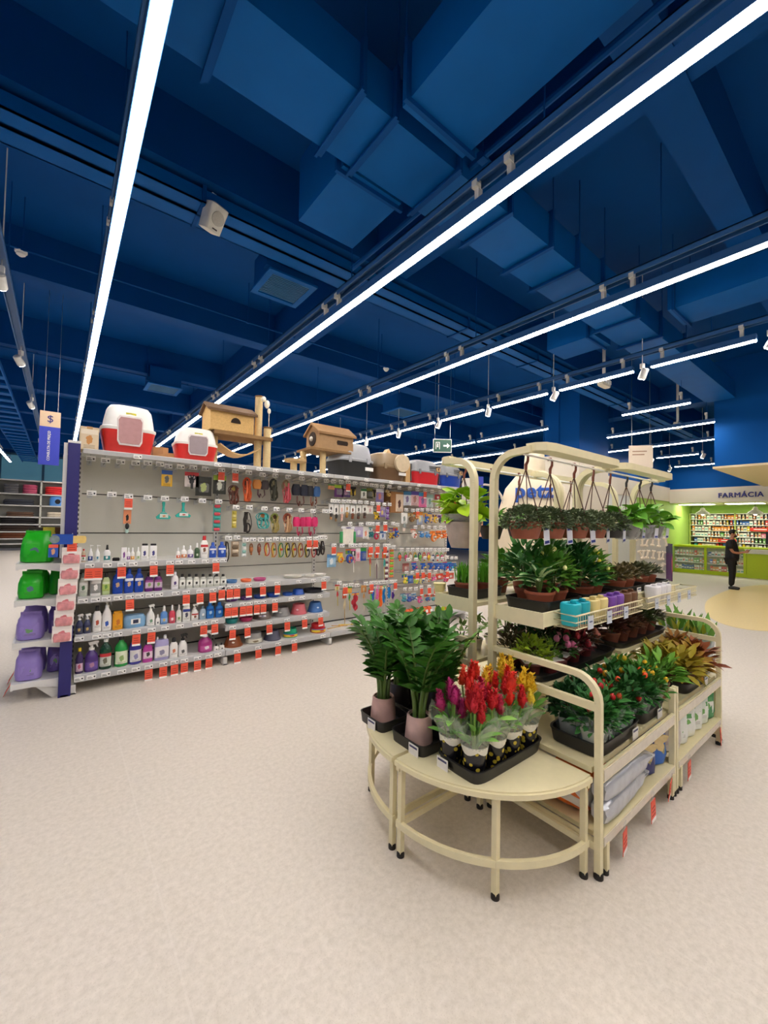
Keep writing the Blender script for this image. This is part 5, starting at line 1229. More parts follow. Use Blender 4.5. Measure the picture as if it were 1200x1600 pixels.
# ------------------------------------------------------------------ goods on top of the gondola
def litter_box(label, x0, x1, z1, dp, base, hood, door, kind=0, y=4.22):
    wd = x1 - x0; h = z1 - 2.0; a, b = wd / 2, dp / 2
    t = thing('hooded_litter_box', label, 'litter box', ((x0 + x1) / 2, y + b, 2.0), R(-.06, .06))
    zr = .46 * h
    obj('tub', MB().shell([(0, .76 * a, .8 * b), (.02 * h, .82 * a, .84 * b), (zr * .9, .95 * a, .95 * b), (zr, .97 * a, .97 * b)], 24, 5), M(base, .35, noise=.03), t)
    obj('rim', MB().shell([(zr, .97 * a, .97 * b), (zr + .01, 1.0 * a, 1.0 * b), (zr + .04 * h + .01, 1.0 * a, 1.0 * b), (zr + .05 * h + .012, .95 * a, .95 * b)], 24, 5), M(hood, .35, noise=.02), t)
    pr = [(zr + .04 * h, .94 * a, .94 * b), (.7 * h, .88 * a, .9 * b), (.9 * h, .8 * a, .82 * b), (.97 * h, .7 * a, .72 * b), (h, .5 * a, .5 * b)]
    obj('hood', MB().shell(pr, 24, 4.5), M(hood, .35, noise=.02), t)
    if kind == 0:
        q = [(-.36 * a, .16 * h), (.36 * a, .16 * h), (.44 * a, .24 * h), (.46 * a, .68 * h), (.38 * a, .75 * h), (-.38 * a, .75 * h), (-.46 * a, .68 * h), (-.44 * a, .24 * h)]
        obj('flap_frame', MB().prism(q, 'y', -b * 1.0, -b * .86), M('#E6DEDC', .35), t, smooth=False)
        obj('flap_door', MB().prism([(u * .9, .455 * h + (v - .455 * h) * .88) for u, v in q], 'y', -b * 1.03, -b * .99), M(door, .25, noise=.05), t, smooth=False)
        obj('sticker', MB().box(-.16 * a, -b * .86, .77 * h, .2 * a, -b * .8, .83 * h), M('#E8C83A', .5, noise=.3), t, smooth=False)
    else:
        for s in (-1, 1): obj('latch', MB().box(s * .5 * a - .02, -b * 1.03, zr - .02, s * .5 * a + .02, -b * .98, zr + .05), M(hood, .3), t, smooth=False)
        obj('paper_tag', MB().box(.35 * a, -b * 1.0, .22 * h, .8 * a, -b * .95, .32 * h), TICK, t, smooth=False)
    return t
def paper(label, loc, sx, sz): pass
litter_box('large red litter box with a white hood and smoked flap, near the left end', .25, .68, 2.44, .36, '#D8322E', '#F1F0EC', '#B98C8E')
litter_box('smaller red litter box with a white hood and grey flap beside the cat house', .84, 1.235, 2.33, .34, '#D8322E', '#F1F0EC', '#9A8A90')
litter_box('grey hooded litter box on a black tub beside the brown one', 2.63, 3.2, 2.44, .42, '#2A2C2E', '#A9ACB2', '#888888', 1)
bl = litter_box('brown hooded litter box with a round cream lid on its side', 3.23, 3.76, 2.39, .42, '#6A5038', '#8F7A5E', '#888888', 1)
obj('round_lid', MB().prism([(.13 + .12 * math.cos(a * PI / 12), .25 + .12 * math.sin(a * PI / 12)) for a in range(24)], 'y', -.245, -.2), M('#CDBB9C', .5), bl, smooth=False)
obj('handle_peak', MB().prism([(-.03, .38), (.09, .38), (.03, .46)], 'y', -.05, .05), M('#D8B98A', .6), bl, smooth=False)
def carrier(label, x0, x1, z1, base):
    wd = x1 - x0; h = z1 - 2.0; a, b = wd / 2, .19
    t = thing('pet_carrier', label, 'pet carrier', ((x0 + x1) / 2, 4.43, 2.0))
    obj('tub', MB().shell([(0, .86 * a, .85 * b), (.02 * h, .92 * a, .9 * b), (.42 * h, .97 * a, .97 * b), (.5 * h, .98 * a, .98 * b)], 20, 5), M(base, .35, noise=.03), t)
    obj('top_shell', MB().shell([(.5 * h, 1.0 * a, 1.0 * b), (.56 * h, 1.0 * a, 1.0 * b), (.58 * h, .96 * a, .96 * b), (.85 * h, .88 * a, .88 * b), (.97 * h, .74 * a, .72 * b), (h, .6 * a, .56 * b)], 20, 5), M('#8A8C90', .4, noise=.03), t)
    obj('side_vent', MB().box(.1 * a, -b * .98, .6 * h, .6 * a, -b * .9, .62 * h).box(.1 * a, -b * .97, .68 * h, .6 * a, -b * .88, .7 * h).box(.1 * a, -b * .95, .76 * h, .6 * a, -b * .86, .78 * h), M('#4A4C50', .5), t, smooth=False)
    obj('sticker', MB().box(.62 * a, -b * 1.0, .58 * h, .88 * a, -b * .86, .78 * h), LM('#C8A070', '#5A4A44', '#3A3230'), t, smooth=False)
    obj('front_door', MB().box(-1.0 * a, -.6 * b, .12 * h, -.93 * a, .6 * b, .8 * h), M('#5A5C60', .4), t, smooth=False)
    for s in (-.6, .5): obj('latch', MB().box(s * a - .015, -b * 1.04, .42 * h, s * a + .015, -b * .98, .6 * h), M('#77797E', .4), t, smooth=False)
carrier('pet carrier with a red tub and grey top, above the fourth bay', 3.88, 4.43, 2.36, '#C4202A')
carrier('pet carrier with a blue tub and grey top at the right end', 4.45, 4.92, 2.35, '#163E9C')
def carton(label, x, y, wd, dp, h, col='#C8A06A', rz=0, lean=0, pic=None):
    t = thing('cardboard_box', label, 'box', (x, y, 2.0), (lean, 0, rz) if lean else rz)
    obj('box_body', MB().box(-wd / 2, -dp / 2, 0, wd / 2, dp / 2, h), M(col, .7, noise=.05), t, smooth=False)
    obj('top_flap', MB().box(-wd / 2, -dp / 2, h, -.003, dp / 2, h + .004).box(.003, -dp / 2, h, wd / 2, dp / 2, h + .004), M(col, .75, noise=.08), t, smooth=False)
    obj('tape', MB().box(-.02, -dp / 2 - .002, h - .06, .02, dp / 2, h + .007), M('#B9905A', .3), t, smooth=False)
    if pic: obj('printed_side', MB().box(-wd * .45, -dp / 2 - .003, h * .08, wd * .45, -dp / 2, h * .92), LM(*pic), t, smooth=False)
carton('beige printed box at the far left end on top', .175, 4.36, .13, .22, .19, '#D8C4A0', 0, 0, ('#DCC8A8', '#E8DCC8', '#C88A4A'))
carton('plain brown box between the two red litter boxes', .745, 4.55, .13, .22, .12)
carton('narrow brown box standing between brown litter box and red carrier', 3.82, 4.45, .085, .28, .27)
carton('low brown box behind the smaller red litter box', .98, 4.68, .3, .1, .1)
def prism_house(t, x0, x1, z0, z1, y0, y1, wall, roof, hole, axis='x'):
    zr = z0 + (z1 - z0) * .7
    ym = (y0 + y1) / 2
    poly = [(y0, z0), (y1, z0), (y1, zr), (ym, z1 - .015), (y0, zr)]
    h = obj('house_body', MB().prism(poly, 'x', x0, x1), M(wall, .85, noise=.1, bump=.3, scale=60), t, smooth=False)
    rf = MB()
    e = .03
    rf.prism([(y0 - e, zr - .02), (ym, z1 - .012), (ym, z1 + .01), (y0 - e, zr + .005)], 'x', x0 - e, x1 + e)
    rf.prism([(y1 + e, zr - .02), (ym, z1 - .012), (ym, z1 + .01), (y1 + e, zr + .005)], 'x', x0 - e, x1 + e)
    obj('roof', rf, M(roof, .85, noise=.15, bump=.3, scale=50), t, smooth=False)
    return h
CT = M('#D8B580', .9, noise=.1, bump=.4, scale=60)
SIS = M('#D9C191', .9, noise=.12, bump=.6, scale=120)
t = thing('cat_tree', 'cat tree with a carpeted wooden house, hammock and two scratching posts', 'cat tree', (0, 0, 0))
h = prism_house(t, 1.14, 1.58, 2.34, 2.63, 4.25, 4.55, '#D2AC6E', '#6A5038', 0)
obj('arched_opening', MB().prism([(1.39 + .05 * math.cos(a * PI / 10), 2.43 + .055 * math.sin(a * PI / 10)) for a in range(11)], 'y', 4.244, 4.252), M('#2A1E14', .9), h, smooth=False)
obj('platform', MB().box(1.18, 4.24, 2.3, 1.79, 4.58, 2.335), M('#8A6A44', .85, noise=.12), t, smooth=False)
for x, z1, y in ((1.67, 2.78, 4.36), (1.75, 2.44, 4.3), (1.22, 2.3, 4.4)):
    o = obj('scratching_post', MB().lathe([(.038, 2.0), (.04, 2.01), (.04, z1 - .01), (.037, z1)], 14, (x, y, 0)), SIS, t)
    obj('post_cap', MB().lathe([(.044, z1), (.044, z1 + .015)], 14, (x, y, 0)), M('#7A5C3C', .8), o)
hm = MB(); rs = []
for k in range(9):
    u = k / 8
    z = 2.2 - .09 * math.sin(PI * u)
    rs.append([(1.25 + .42 * u, 4.27, z), (1.25 + .42 * u, 4.52, z), (1.25 + .42 * u, 4.52, z + .012), (1.25 + .42 * u, 4.27, z + .012)])
hm.rings(rs)
obj('hammock', hm, CT, t)
to = MB().ball((1.73, 4.28, 2.7), .03, .03, .045, 10, 6, .1).ball((1.69, 4.28, 2.75), .028, .026, .03, 10, 6, .1).ball((1.755, 4.28, 2.63), .02, .018, .03, 8, 5)
o = obj('hanging_plush', to, M('#F0E6D4', .9, noise=.1), t)
obj('string', MB().tube([(1.755, 4.28, 2.6), (1.76, 4.29, 2.45)], .004, 5), M('#E8E0D0', .8), o)
t = thing('cat_tree', 'smaller cat tree with a gabled cardboard coloured house and round window', 'cat tree', (0, 0, 0))
zr = 2.52
for k in range(1):
    poly = [(2.34, 2.3), (2.84, 2.3), (2.84, zr), (2.34, zr)]
    bd = obj('house_body', MB().prism([(4.24, 2.3), (4.56, 2.3), (4.56, 2.5), (4.4, 2.6), (4.24, 2.5)], 'x', 2.36, 2.84), M('#A88660', .8, noise=.07), t, smooth=False)
    obj('roof', MB().prism([(4.21, 2.475), (4.4, 2.605), (4.4, 2.63), (4.21, 2.5)], 'x', 2.33, 2.87).prism([(4.59, 2.475), (4.4, 2.605), (4.4, 2.63), (4.59, 2.5)], 'x', 2.33, 2.87), M('#94724C', .8, noise=.08), t, smooth=False)
    obj('round_window', MB().prism([(4.4 + .085 * math.cos(a * PI / 12), 2.43 + .085 * math.sin(a * PI / 12)) for a in range(24)], 'x', 2.35, 2.362), M('#2A1C14', .9), bd, smooth=False)
    obj('slot_window', MB().prism([(2.6, 2.4), (2.61, 2.375), (2.75, 2.375), (2.76, 2.4), (2.75, 2.425), (2.61, 2.425)], 'y', 4.232, 4.242), M('#2A1C14', .9), bd, smooth=False)
    obj('plush_ball', MB().ball((2.34, 4.4, 2.43), .022, .022, .03), M('#D8D4CC', .8), bd)
obj('platform', MB().prism([(2.24, 4.22), (2.8, 4.22), (2.86, 4.3), (2.86, 4.58), (2.24, 4.58)], 'z', 2.275, 2.3), M('#8A6A44', .85, noise=.12), t, smooth=False)
obj('lower_platform', MB().prism([(2.14 + .13 * math.cos(a * PI / 9), 4.4 + .13 * math.sin(a * PI / 9)) for a in range(18)], 'z', 2.13, 2.155), M('#C0A070', .85, noise=.12), t, smooth=False)
for x, z1, y in ((2.12, 2.13, 4.4), (2.27, 2.275, 4.46), (2.46, 2.275, 4.32), (2.72, 2.275, 4.5)):
    obj('scratching_post', MB().lathe([(.036, 2.0), (.038, 2.01), (.038, z1 - .01), (.036, z1)], 14, (x, y, 0)), SIS, t)
# goods lying on the base shelf of the third and right bay
for k in range(9):
    t = thing('toy_wand', 'pale wooden wand lying on the third base shelf, %s from left' % ORD[k + 1], 'pet toy', (2.66 + .1 * k, 4.34 + R(-.04, .04), .15 + .001 * k), R(-.9, .9), 'wands on the base shelf')
    obj('stick', MB().tube([(-.1, 0, .006), (.1, 0, .006)], .005, 6), M(['#D8B060', '#C89A50', '#E0C23A'][k % 3], .6), t)
    obj('ribbon_end', MB().leaf((.1, 0, .008), (1, .1, .1), .07, .03, .2).leaf((.1, 0, .008), (1, -.3, .1), .06, .025, .2), M(['#E8A03A', '#D8D0C0', '#C86A4A'][k % 3], .6), t)
for k in range(6):
    t = thing('toy_pack', 'flat orange toy pack on the right base shelf, %s from left' % ORD[k + 1], 'pet toy', (3.83 + .085 * k, 4.3, .15), R(-.2, .2), 'orange packs on the base shelf')
    obj('pack', MB().shell([(0, .036, .05), (.02, .04, .055), (.07, .036, .04), (.09, .03, .02)], 14, 4), M('#E8602A', .45, noise=.15, scale=20), t)
    obj('label', MB().box(-.022, -.058, .02, .022, -.05, .06), TICK, t, smooth=False)
BC = [('#B8B840', '#3A2A1E'), ('#DDE4C0', '#9AB83A'), ('#A8C02A', '#A8C02A'), ('#D8962A', '#F0EDE6'), ('#E0A84A', '#F4F2EC'), ('#C84A2A', '#F4F2EC'), ('#8A2A24', '#F0EDE6')]
BN = ['olive', 'pale green', 'lime green', 'amber', 'golden', 'red', 'dark red']
for k in range(7):
    bottle('bottle', 'small %s bottle on the base shelf of the right bay' % BN[k], 'bottle', 'mist', .05, .045, .13 if k > 2 else .09, BC[k][0], BC[k][1], None, (4.42 + .07 * k, 4.3 + .03 * (k % 2), .145), 'small bottles at the right end of the gondola')
# second gondola behind: only its left end shows
t = thing('gondola_end', 'end of a second gondola behind the first, navy post and beige panel', 'shelving', (.0, 6.3, 0))
for y in (0, .9): obj('post', MB().box(.06, y, 0, .13, y + .06, 2.1), NAVY, t, smooth=False)
obj('side_panel', MB().box(.03, .04, 1.0, .05, .9, 2.06), M('#E2CDB2', .5, noise=.08, scale=3), t, smooth=False)
for z in (.15, .5, .85): obj('shelf', MB().box(-.22, .05, z - .03, .06, .9, z), LIPM, t, smooth=False)
obj('core_panel', MB().box(.1, .05, 0, 4.5, .9, 1.6), PANEL, t, smooth=False)
# wall shelving with pet beds at the far left
t = thing('bed_shelving', 'tall grey wall shelving holding folded pet beds at far left', 'shelving', (-2.1, 23.6, 0))
for x in (0, 1.42, 2.4): obj('upright', MB().box(x - .03, 0, 0, x + .03, .5, 3.06), M('#C9CBBE', .5), t, smooth=False)
obj('back_panel', MB().box(0, .5, 0, 2.4, .53, 3.06), M('#8E8E8A', .6), t, smooth=False)
zs = (.3, .52, .82, 1.14, 1.46, 1.96, 2.46, 3.05)
for z in zs: obj('shelf', MB().box(0, 0, z - .05, 2.4, .5, z), M('#D5D6D2', .5), t, smooth=False)
obj('plinth', MB().box(0, 0.02, 0, 2.4, .5, .1), M('#5A5C60', .5), t, smooth=False)
def bed(label, x, z, wd, h, col, n=1):
    for k in range(n):
        t = thing('pet_bed', label + (', %s layer from below' % ORD[k + 1] if n > 1 else ''), 'pet bed', (-2.1 + x, 23.85, z + k * h), 0, 'pet beds on the far left shelving')
        obj('cushion', MB().shell([(0, wd * .46, .2), (h * .2, wd * .5, .23), (h * .7, wd * .5, .23), (h * .98, wd * .46, .2)], 16, 3.5), M(col, .85, noise=.12, scale=9), t)
        obj('rim', MB().tube([(wd * .44 * math.cos(q * PI / 9), .19 * math.sin(q * PI / 9), h * .85) for q in range(18)], h * .16, 6, True), M(col, .9, noise=.2, scale=12), t)
bed('grey folded pet bed in the top row', .42, 2.46, .5, .1, '#6A6A6E', 4)
bed('pink folded pet bed in the top row', 1.04, 2.46, .5, .1, '#C85A7A', 4)
bed('red folded pet bed in the top row', 1.9, 2.46, .7, .09, '#D02A30', 4)
bed('dark blue grey pet bed in the second row', .7, 1.96, 1.0, .12, '#3A3E48', 2)
bed('brown pet bed in the third row', .75, 1.46, .9, .1, '#6A5040', 2)
bed('cream folded pet bed in the third row, right column', 1.95, 1.46, .6, .11, '#D8CDB8', 2)
bed('black pet bed in the fourth row', .7, 1.14, 1.2, .12, '#1E1C20', 2)
bed('dark brown pet bed in the fifth row', .7, .82, 1.2, .12, '#3A2A24', 2)
bed('rust brown pet bed in the lowest row', .7, .52, 1.2, .12, '#6A3A20', 2)
t = thing('pet_house', 'blue plastic pet house with a round opening in the second row', 'pet house', (-.15, 23.8, 1.96))
obj('house_shell', MB().shell([(0, .24, .2), (.3, .24, .2), (.42, .2, .16), (.46, .12, .1)], 16, 4), M('#4A88D0', .4), t)
obj('opening', MB().prism([(.06 + .1 * math.cos(a * PI / 10), .2 + .11 * math.sin(a * PI / 10)) for a in range(20)], 'y', -.21, -.19), M('#14161C', .8), t, smooth=False)
wn = struct('window_1', MB().box(-2.2, 25.9, 2.0, 1.2, 25.96, 4.4), M('#5E93A8', .12, noise=.05, scale=1, emit=.22))  # weak glow in the glass stands in for the lit space behind
obj('window_frame', MB().box(-2.3, 25.86, 1.95, 1.3, 25.96, 2.05).box(-2.3, 25.86, 4.35, 1.3, 25.96, 4.45).box(-.75, 25.86, 2, -.65, 25.96, 4.4).box(-2.3, 25.86, 2, -2.2, 25.96, 4.4), M('#3A6A8A', .5), wn, smooth=False)
# ------------------------------------------------------------------ plant stand: four cream steel racks and quarter-round tables
SW = .026
FOOTM = M('#17120F', .5)
def sq(path, w=SW): return MB().tube(path, w * .7071, 4)
def arc_pts(c, r, a0, a1, n, f):
    return [f(c[0] + r * math.cos(a0 + (a1 - a0) * k / n), c[1] + r * math.sin(a0 + (a1 - a0) * k / n)) for k in range(n + 1)]
def rack(label, x0, yfront, back, hoop_left, hoop_right, W=.89):
    """local frame: x along the rack, y from the front (0) to the middle of the stand (.55)"""
    t = thing('plant_rack', label, 'plant rack', (x0 + (W if back else 0), yfront, 0), PI if back else 0, 'racks of the plant stand')
    q = SW / 2
    ends = [(q, hoop_left), (W - q, hoop_right)]
    if back: ends = [(q, hoop_right), (W - q, hoop_left)]
    for x, hoop in ends:
        if hoop:
            pts = [(x, q, .02), (x, q, .70)] + arc_pts((q + .1, .70), .1, PI, PI / 2, 6, lambda u, v: (x, u, v)) + [(x, .53, .80)]
            obj('hoop_rail', sq(pts), CREAM, t)
            obj('side_rail', MB().box(x - .012, q, .665, x + .012, .53, .695), CREAM, t, smooth=False)
        else:
            obj('front_post', MB().box(x - q, 0, .02, x + q, SW, .565), CREAM, t, smooth=False)
        obj('foot', MB().lathe([(.019, 0), (.019, .018), (.016, .024)], 12, (x, q, 0)), FOOTM, t)
        pts = [(x, .545, .02), (x, .545, 1.66)] + arc_pts((.545 - .13, 1.66), .13, 0, PI / 2, 7, lambda u, v: (x, u, v)) + [(x, .33, 1.795)]
        obj('tall_post', sq(pts, .033), CREAM, t)
        obj('foot', MB().lathe([(.019, 0), (.019, .018), (.016, .024)], 12, (x, .545, 0)), FOOTM, t)
        s = 1 if x < W / 2 else -1
        xl = x + s * (SW + .02)
        obj('shelf_leg', MB().box(xl - .012, -.006, .02, xl + .012, .018, .13), CREAM, t, smooth=False)
        obj('foot', MB().lathe([(.016, 0), (.016, .018), (.013, .024)], 12, (xl, .008, 0)), FOOTM, t)
        obj('lower_rail', MB().box(x - .014, SW, .11, x + .014, .53, .14), CREAM, t, smooth=False)
    bar = [(q, .36), (q, .31), (q + .03, .27), (q + .09, .255), (W - q - .09, .255), (W - q - .03, .27), (W - q, .31), (W - q, .36), (W - q - .05, .36), (W - q - .1, .34), (q + .1, .34), (q + .05, .36)]
    obj('canopy_bar', MB().prism(bar, 'z', 1.785, 1.825), CREAM, t, smooth=False)
    obj('hanging_rail', MB().tube([(q, .37, 1.775), (W - q, .37, 1.775)], .006, 8), WHITE, t)
    obj('lower_shelf', MB().box(SW + .002, .0, .118, W - SW - .002, .012, .165).box(SW + .002, .012, .145, W - SW - .002, .54, .163), CREAM_D, t, smooth=False)
    obj('middle_shelf', MB().box(SW + .002, .0, .378, W - SW - .002, .012, .437).box(.004, .037, .41, W - .004, .52, .433), CREAM_D, t, smooth=False)
    obj('shelf_strip', MB().box(SW + .004, -.003, .385, W - SW - .004, 0, .43).box(SW + .004, -.003, .124, W - SW - .004, 0, .16), M('#D6CDBB', .25), t, smooth=False)
    obj('rear_shelf', MB().box(.03, .29, .66, W - .03, .52, .68), CREAM_D, t, smooth=False)
    us = MB().box(.02, .27, .985, W - .02, .56, 1.005).box(.02, .265, .955, W - .02, .28, 1.02).box(.012, .262, .95, .022, .53, 1.022).box(W - .022, .262, .95, W - .012, .53, 1.022)
    obj('upper_shelf', us, CREAM, t, smooth=False)
    return t
RX = (1.753, 2.655)
R1 = rack('cream steel plant rack facing the front, the nearer one', RX[0], .772, False, True, False)
R2 = rack('cream steel plant rack facing the front, the farther one', RX[1], .772, False, False, True)
R3 = rack('cream steel plant rack facing the back, the nearer one', RX[0], 1.992, True, True, False)
R4 = rack('cream steel plant rack facing the back, the farther one', RX[1], 1.992, True, False, True)
def quarter_table(label, cx, cy, a0, r=.565, zt=.41):
    t = thing('quarter_table', label, 'table', (cx, cy, 0), a0, 'quarter round tables of the plant stand')
    n = 16
    P = [(r * math.cos(k * PI / 2 / n), r * math.sin(k * PI / 2 / n)) for k in range(n + 1)]
    obj('tabletop', MB().prism([(0, 0)] + P, 'z', zt - .018, zt), CREAM, t, smooth=False)
    obj('edge_band', MB().tube([(x * 1.0, y * 1.0, zt - .016) for x, y in P], .014, 4), CREAM, t)
    obj('straight_edge', MB().box(0, 0, zt - .05, r, .02, zt - .018).box(0, 0, zt - .05, .02, r, zt - .018), CREAM, t, smooth=False)
    obj('ring_rail', MB().tube([(x * .98, y * .98, .135) for x, y in P], .013, 4, flat=1.5), CREAM, t)
    for x, y in ((r - .018, .018), (.018, r - .018), (r * .7071 - .012, r * .7071 - .012), (.03, .03)):
        o = obj('leg', MB().box(x - .0115, y - .0115, .015, x + .0115, y + .0115, zt - .018), CREAM, t, smooth=False)
        obj('foot', MB().lathe([(.017, 0), (.017, .016), (.014, .022)], 12, (x, y, 0)), FOOTM, o)
    obj('cross_rail', MB().box(.03, .008, .125, r - .03, .022, .15).box(.008, .03, .125, .022, r - .03, .15), CREAM, t, smooth=False)
    return t
quarter_table('cream quarter-round table nearest the camera, under the celosia tray', 1.742, 1.372, PI)
quarter_table('cream quarter-round table at the left, under the dark green plants', 1.742, 1.392, PI / 2)
quarter_table('cream quarter-round table at the far end, under the white sleeved plants', 3.575, 1.372, -PI / 2)
quarter_table('cream quarter-round table at the far back end of the stand', 3.575, 1.392, 0)
# ------------------------------------------------------------------ trays and pots
def tray(label, x0, y0, x1, y1, z, h=.06, col=None, card=None):
    t = thing('plant_tray', label, 'tray', ((x0 + x1) / 2, (y0 + y1) / 2, z), 0, 'black plant trays')
    a, b = (x1 - x0) / 2, (y1 - y0) / 2
    pw = 7
    mb = MB()
    mb.shell([(.0, a * .94, b * .92), (h * .9, a * .985, b * .98), (h * .92, a, b), (h, a, b), (h, a * .95, b * .94), (.006, a * .9, b * .88)], 28, pw)
    obj('tray_body', mb, BLACKP, t)
    for (cx, cy, rz) in (card or []):
        o = obj('price_card', MB().box(-.03, -.004, -.01, .03, -.001, .04).mat(1).box(-.024, -.005, .026, .024, -.004, .034), [M('#E9E6E2', .3), M('#3A3C6A', .4)], t, (cx, cy, .005), rz, smooth=False)
    return t
def pot(t, r, h, col, r0=.72, soil=True, nm='pot', m=None):
    obj(nm, MB().lathe([(r * r0, 0), (r * (r0 + .9) * .52, h * .5), (r * .96, h * .84), (r * 1.0, h * .85), (r * 1.0, h), (r * .92, h), (r * .88, h * .86)], 20), m or M(col, .55, noise=.07), t)
    if soil: obj('soil', MB().lathe([(r * .9, h * .86), (r * .5, h * .88), (.004, h * .9)], 14), SOIL, t)
LEAFC = {}
def lmesh(key, l, wd, bend, fold, n, mat):
    if key not in LEAFC: LEAFC[key] = MB().leaf((0, 0, 0), (1, 0, 0), l, wd, bend, fold, n).mesh('leaf', mat, True, 80)
    return LEAFC[key]
def put_leaf(t, me, base, d, roll=0.0, s=1.0, nm='leaf'):
    d = Vector(d).normalized()
    q = d.to_track_quat('X', 'Z')
    o = link(nm, me, t, base)
    o.rotation_mode = 'QUATERNION'
    from mathutils import Quaternion
    o.rotation_quaternion = q @ Quaternion((1, 0, 0), roll)
    o.scale = (s, s, s)
    return o
def foliage(c, rx, rz, n, l, wd, up=.35, bend=.4, seed=None, hollow=.35, low=-.15):
    mb = MB()
    for k in range(n):
        a = R(0, 2 * PI); e = math.asin(R(low, 1))
        d = Vector((math.cos(a) * math.cos(e), math.sin(a) * math.cos(e), math.sin(e)))
        u = R(hollow, 1) ** .6
        p = (c[0] + d.x * rx * u, c[1] + d.y * rx * u, c[2] + d.z * rz * u)
        dd = d + Vector((R(-.6, .6), R(-.6, .6), R(-.4, .6) + up))
        mb.leaf(p, dd, l * R(.7, 1.2), wd * R(.8, 1.2), bend, .3, 3, R(-.6, .6))
    return mb
# dark green zz plants on the quarter tables
ZZ = leaf_mat('#173F13', '#47832B', .38)
ZZN = leaf_mat('#4C8A2C', '#86B83E', .3)
for k in range(3): lmesh('zz%d' % k, .088 + .012 * k, .042 + .004 * k, .25, .35, 4, ZZ)
lmesh('zzn', .075, .034, .3, .35, 4, ZZN)
STEM = M('#55702E', .5, noise=.15)
def zz(label, x, y, z, r, ns, ln, pcol, lean=(0, 0), seed=1):
    t = thing('zz_plant', label, 'potted plant', (x, y, z), 0, 'zz plants on the quarter tables')
    hp = .125
    obj('pot_wrap', MB().lathe([(r * .9, 0), (r * 1.06, hp * .06), (r * 1.0, hp * .5), (r * .9, hp * .97), (r * .86, hp), (r * .8, hp * 1.0), (r * .8, hp * .9)], 18), M(pcol, .3, noise=.14, scale=16, bump=.5), t)
    obj('soil', MB().lathe([(r * .72, hp * .9), (.004, hp * .92)], 12), SOIL, t)
    for s in range(ns):
        a = 2 * PI * s / ns + R(-.3, .3)
        d = Vector((math.cos(a), math.sin(a), 0))
        out = R(.2, .46)
        L = ln * R(.72, 1.08)
        pts = []
        m = 12
        for k in range(m + 1):
            u = k / m
            pts.append(Vector((d.x * (r * .35 + out * L * u ** 1.8) + lean[0] * u * u, d.y * (r * .35 + out * L * u ** 1.8) + lean[1] * u * u, hp * .9 + L * (u - .12 * u ** 3))))
        obj('stem', MB().tube(pts, [.011 - .0085 * k / m for k in range(m + 1)], 6), STEM, t)
        n = 9
        me = LEAFC['zzn'] if (s == ns - 1 and seed % 3 == 0) else None
        for k in range(n):
            u = .28 + .7 * k / (n - 1)
            i = int(u * m); f = u * m - i
            p = pts[i].lerp(pts[min(m, i + 1)], f)
            tg = (pts[min(m, i + 1)] - pts[max(0, i - 1)]).normalized()
            sd = tg.cross(Vector((-d.y, d.x, 0))).normalized()
            side = tg.cross(sd).normalized()
            for sgn in (-1, 1):
                dd = side * sgn * .95 + tg * (.5 + .5 * u) + sd * R(-.25, .25)
                put_leaf(t, me or LEAFC['zz%d' % random.randrange(3)], p, dd, R(-.25, .25) + sgn * .5, (1.0 - .3 * (u - .3)) * R(.85, 1.15))
        put_leaf(t, me or LEAFC['zz0'], pts[-1], (pts[-1] - pts[-2]), 0, .9)
tray('small black tray under the zz plant at the left edge of the table', 1.245, 1.56, 1.43, 1.76, .41, .05, None, [(-.093, -.02, -PI / 2 - .0)])
tray('small black tray under the zz plant next to the celosia', 1.255, 1.29, 1.44, 1.52, .41, .05, None, [(-.093, -.06, -PI / 2 - .0)])
zz('zz plant in a pink kraft wrapped pot at the left table edge', 1.335, 1.665, .417, .062, 7, .46, '#C9A298', (-.03, .0), 1)
zz('zz plant in a pink kraft wrapped pot just left of the celosia', 1.345, 1.41, .417, .062, 6, .42, '#C9A79E', (-.0, -.02), 2)
zz('dense dark zz plant behind the celosia tray', 1.545, 1.44, .417, .06, 7, .44, '#3A3432', (-.05, .02), 3)
zz('dark zz plant beside the tall cream posts', 1.655, 1.62, .417, .06, 7, .43, '#3A3432', (-.07, .02), 4)
zz('tall dark zz plant at the back of the left table', 1.52, 1.76, .417, .06, 7, .46, '#3A3432', (0, .03), 6)
tray('black tray under the back row of zz plants', 1.455, 1.545, 1.725, 1.84, .41, .05)
tray('black tray under the dense zz plant behind the celosia', 1.46, 1.36, 1.72, 1.53, .41, .05)
# bromeliad with orange leaves
t = thing('orange_bromeliad', 'small plant with orange blades rising behind the zz plants', 'potted plant', (1.62, 1.745, .417))
pot(t, .05, .1, '#3A3432')
for k in range(14):
    a = R(0, 2 * PI)
    me = lmesh('brom%d' % (k % 2), .4, .035, .25, .3, 6, [leaf_mat('#E8702A', '#F09A4A', .35), leaf_mat('#1F4A24', '#3F7A34', .35)][k % 2])
    put_leaf(t, me, (.01 * math.cos(a), .01 * math.sin(a), .09), (math.cos(a) * .35, math.sin(a) * .35, 1), 0, R(.8, 1.05))
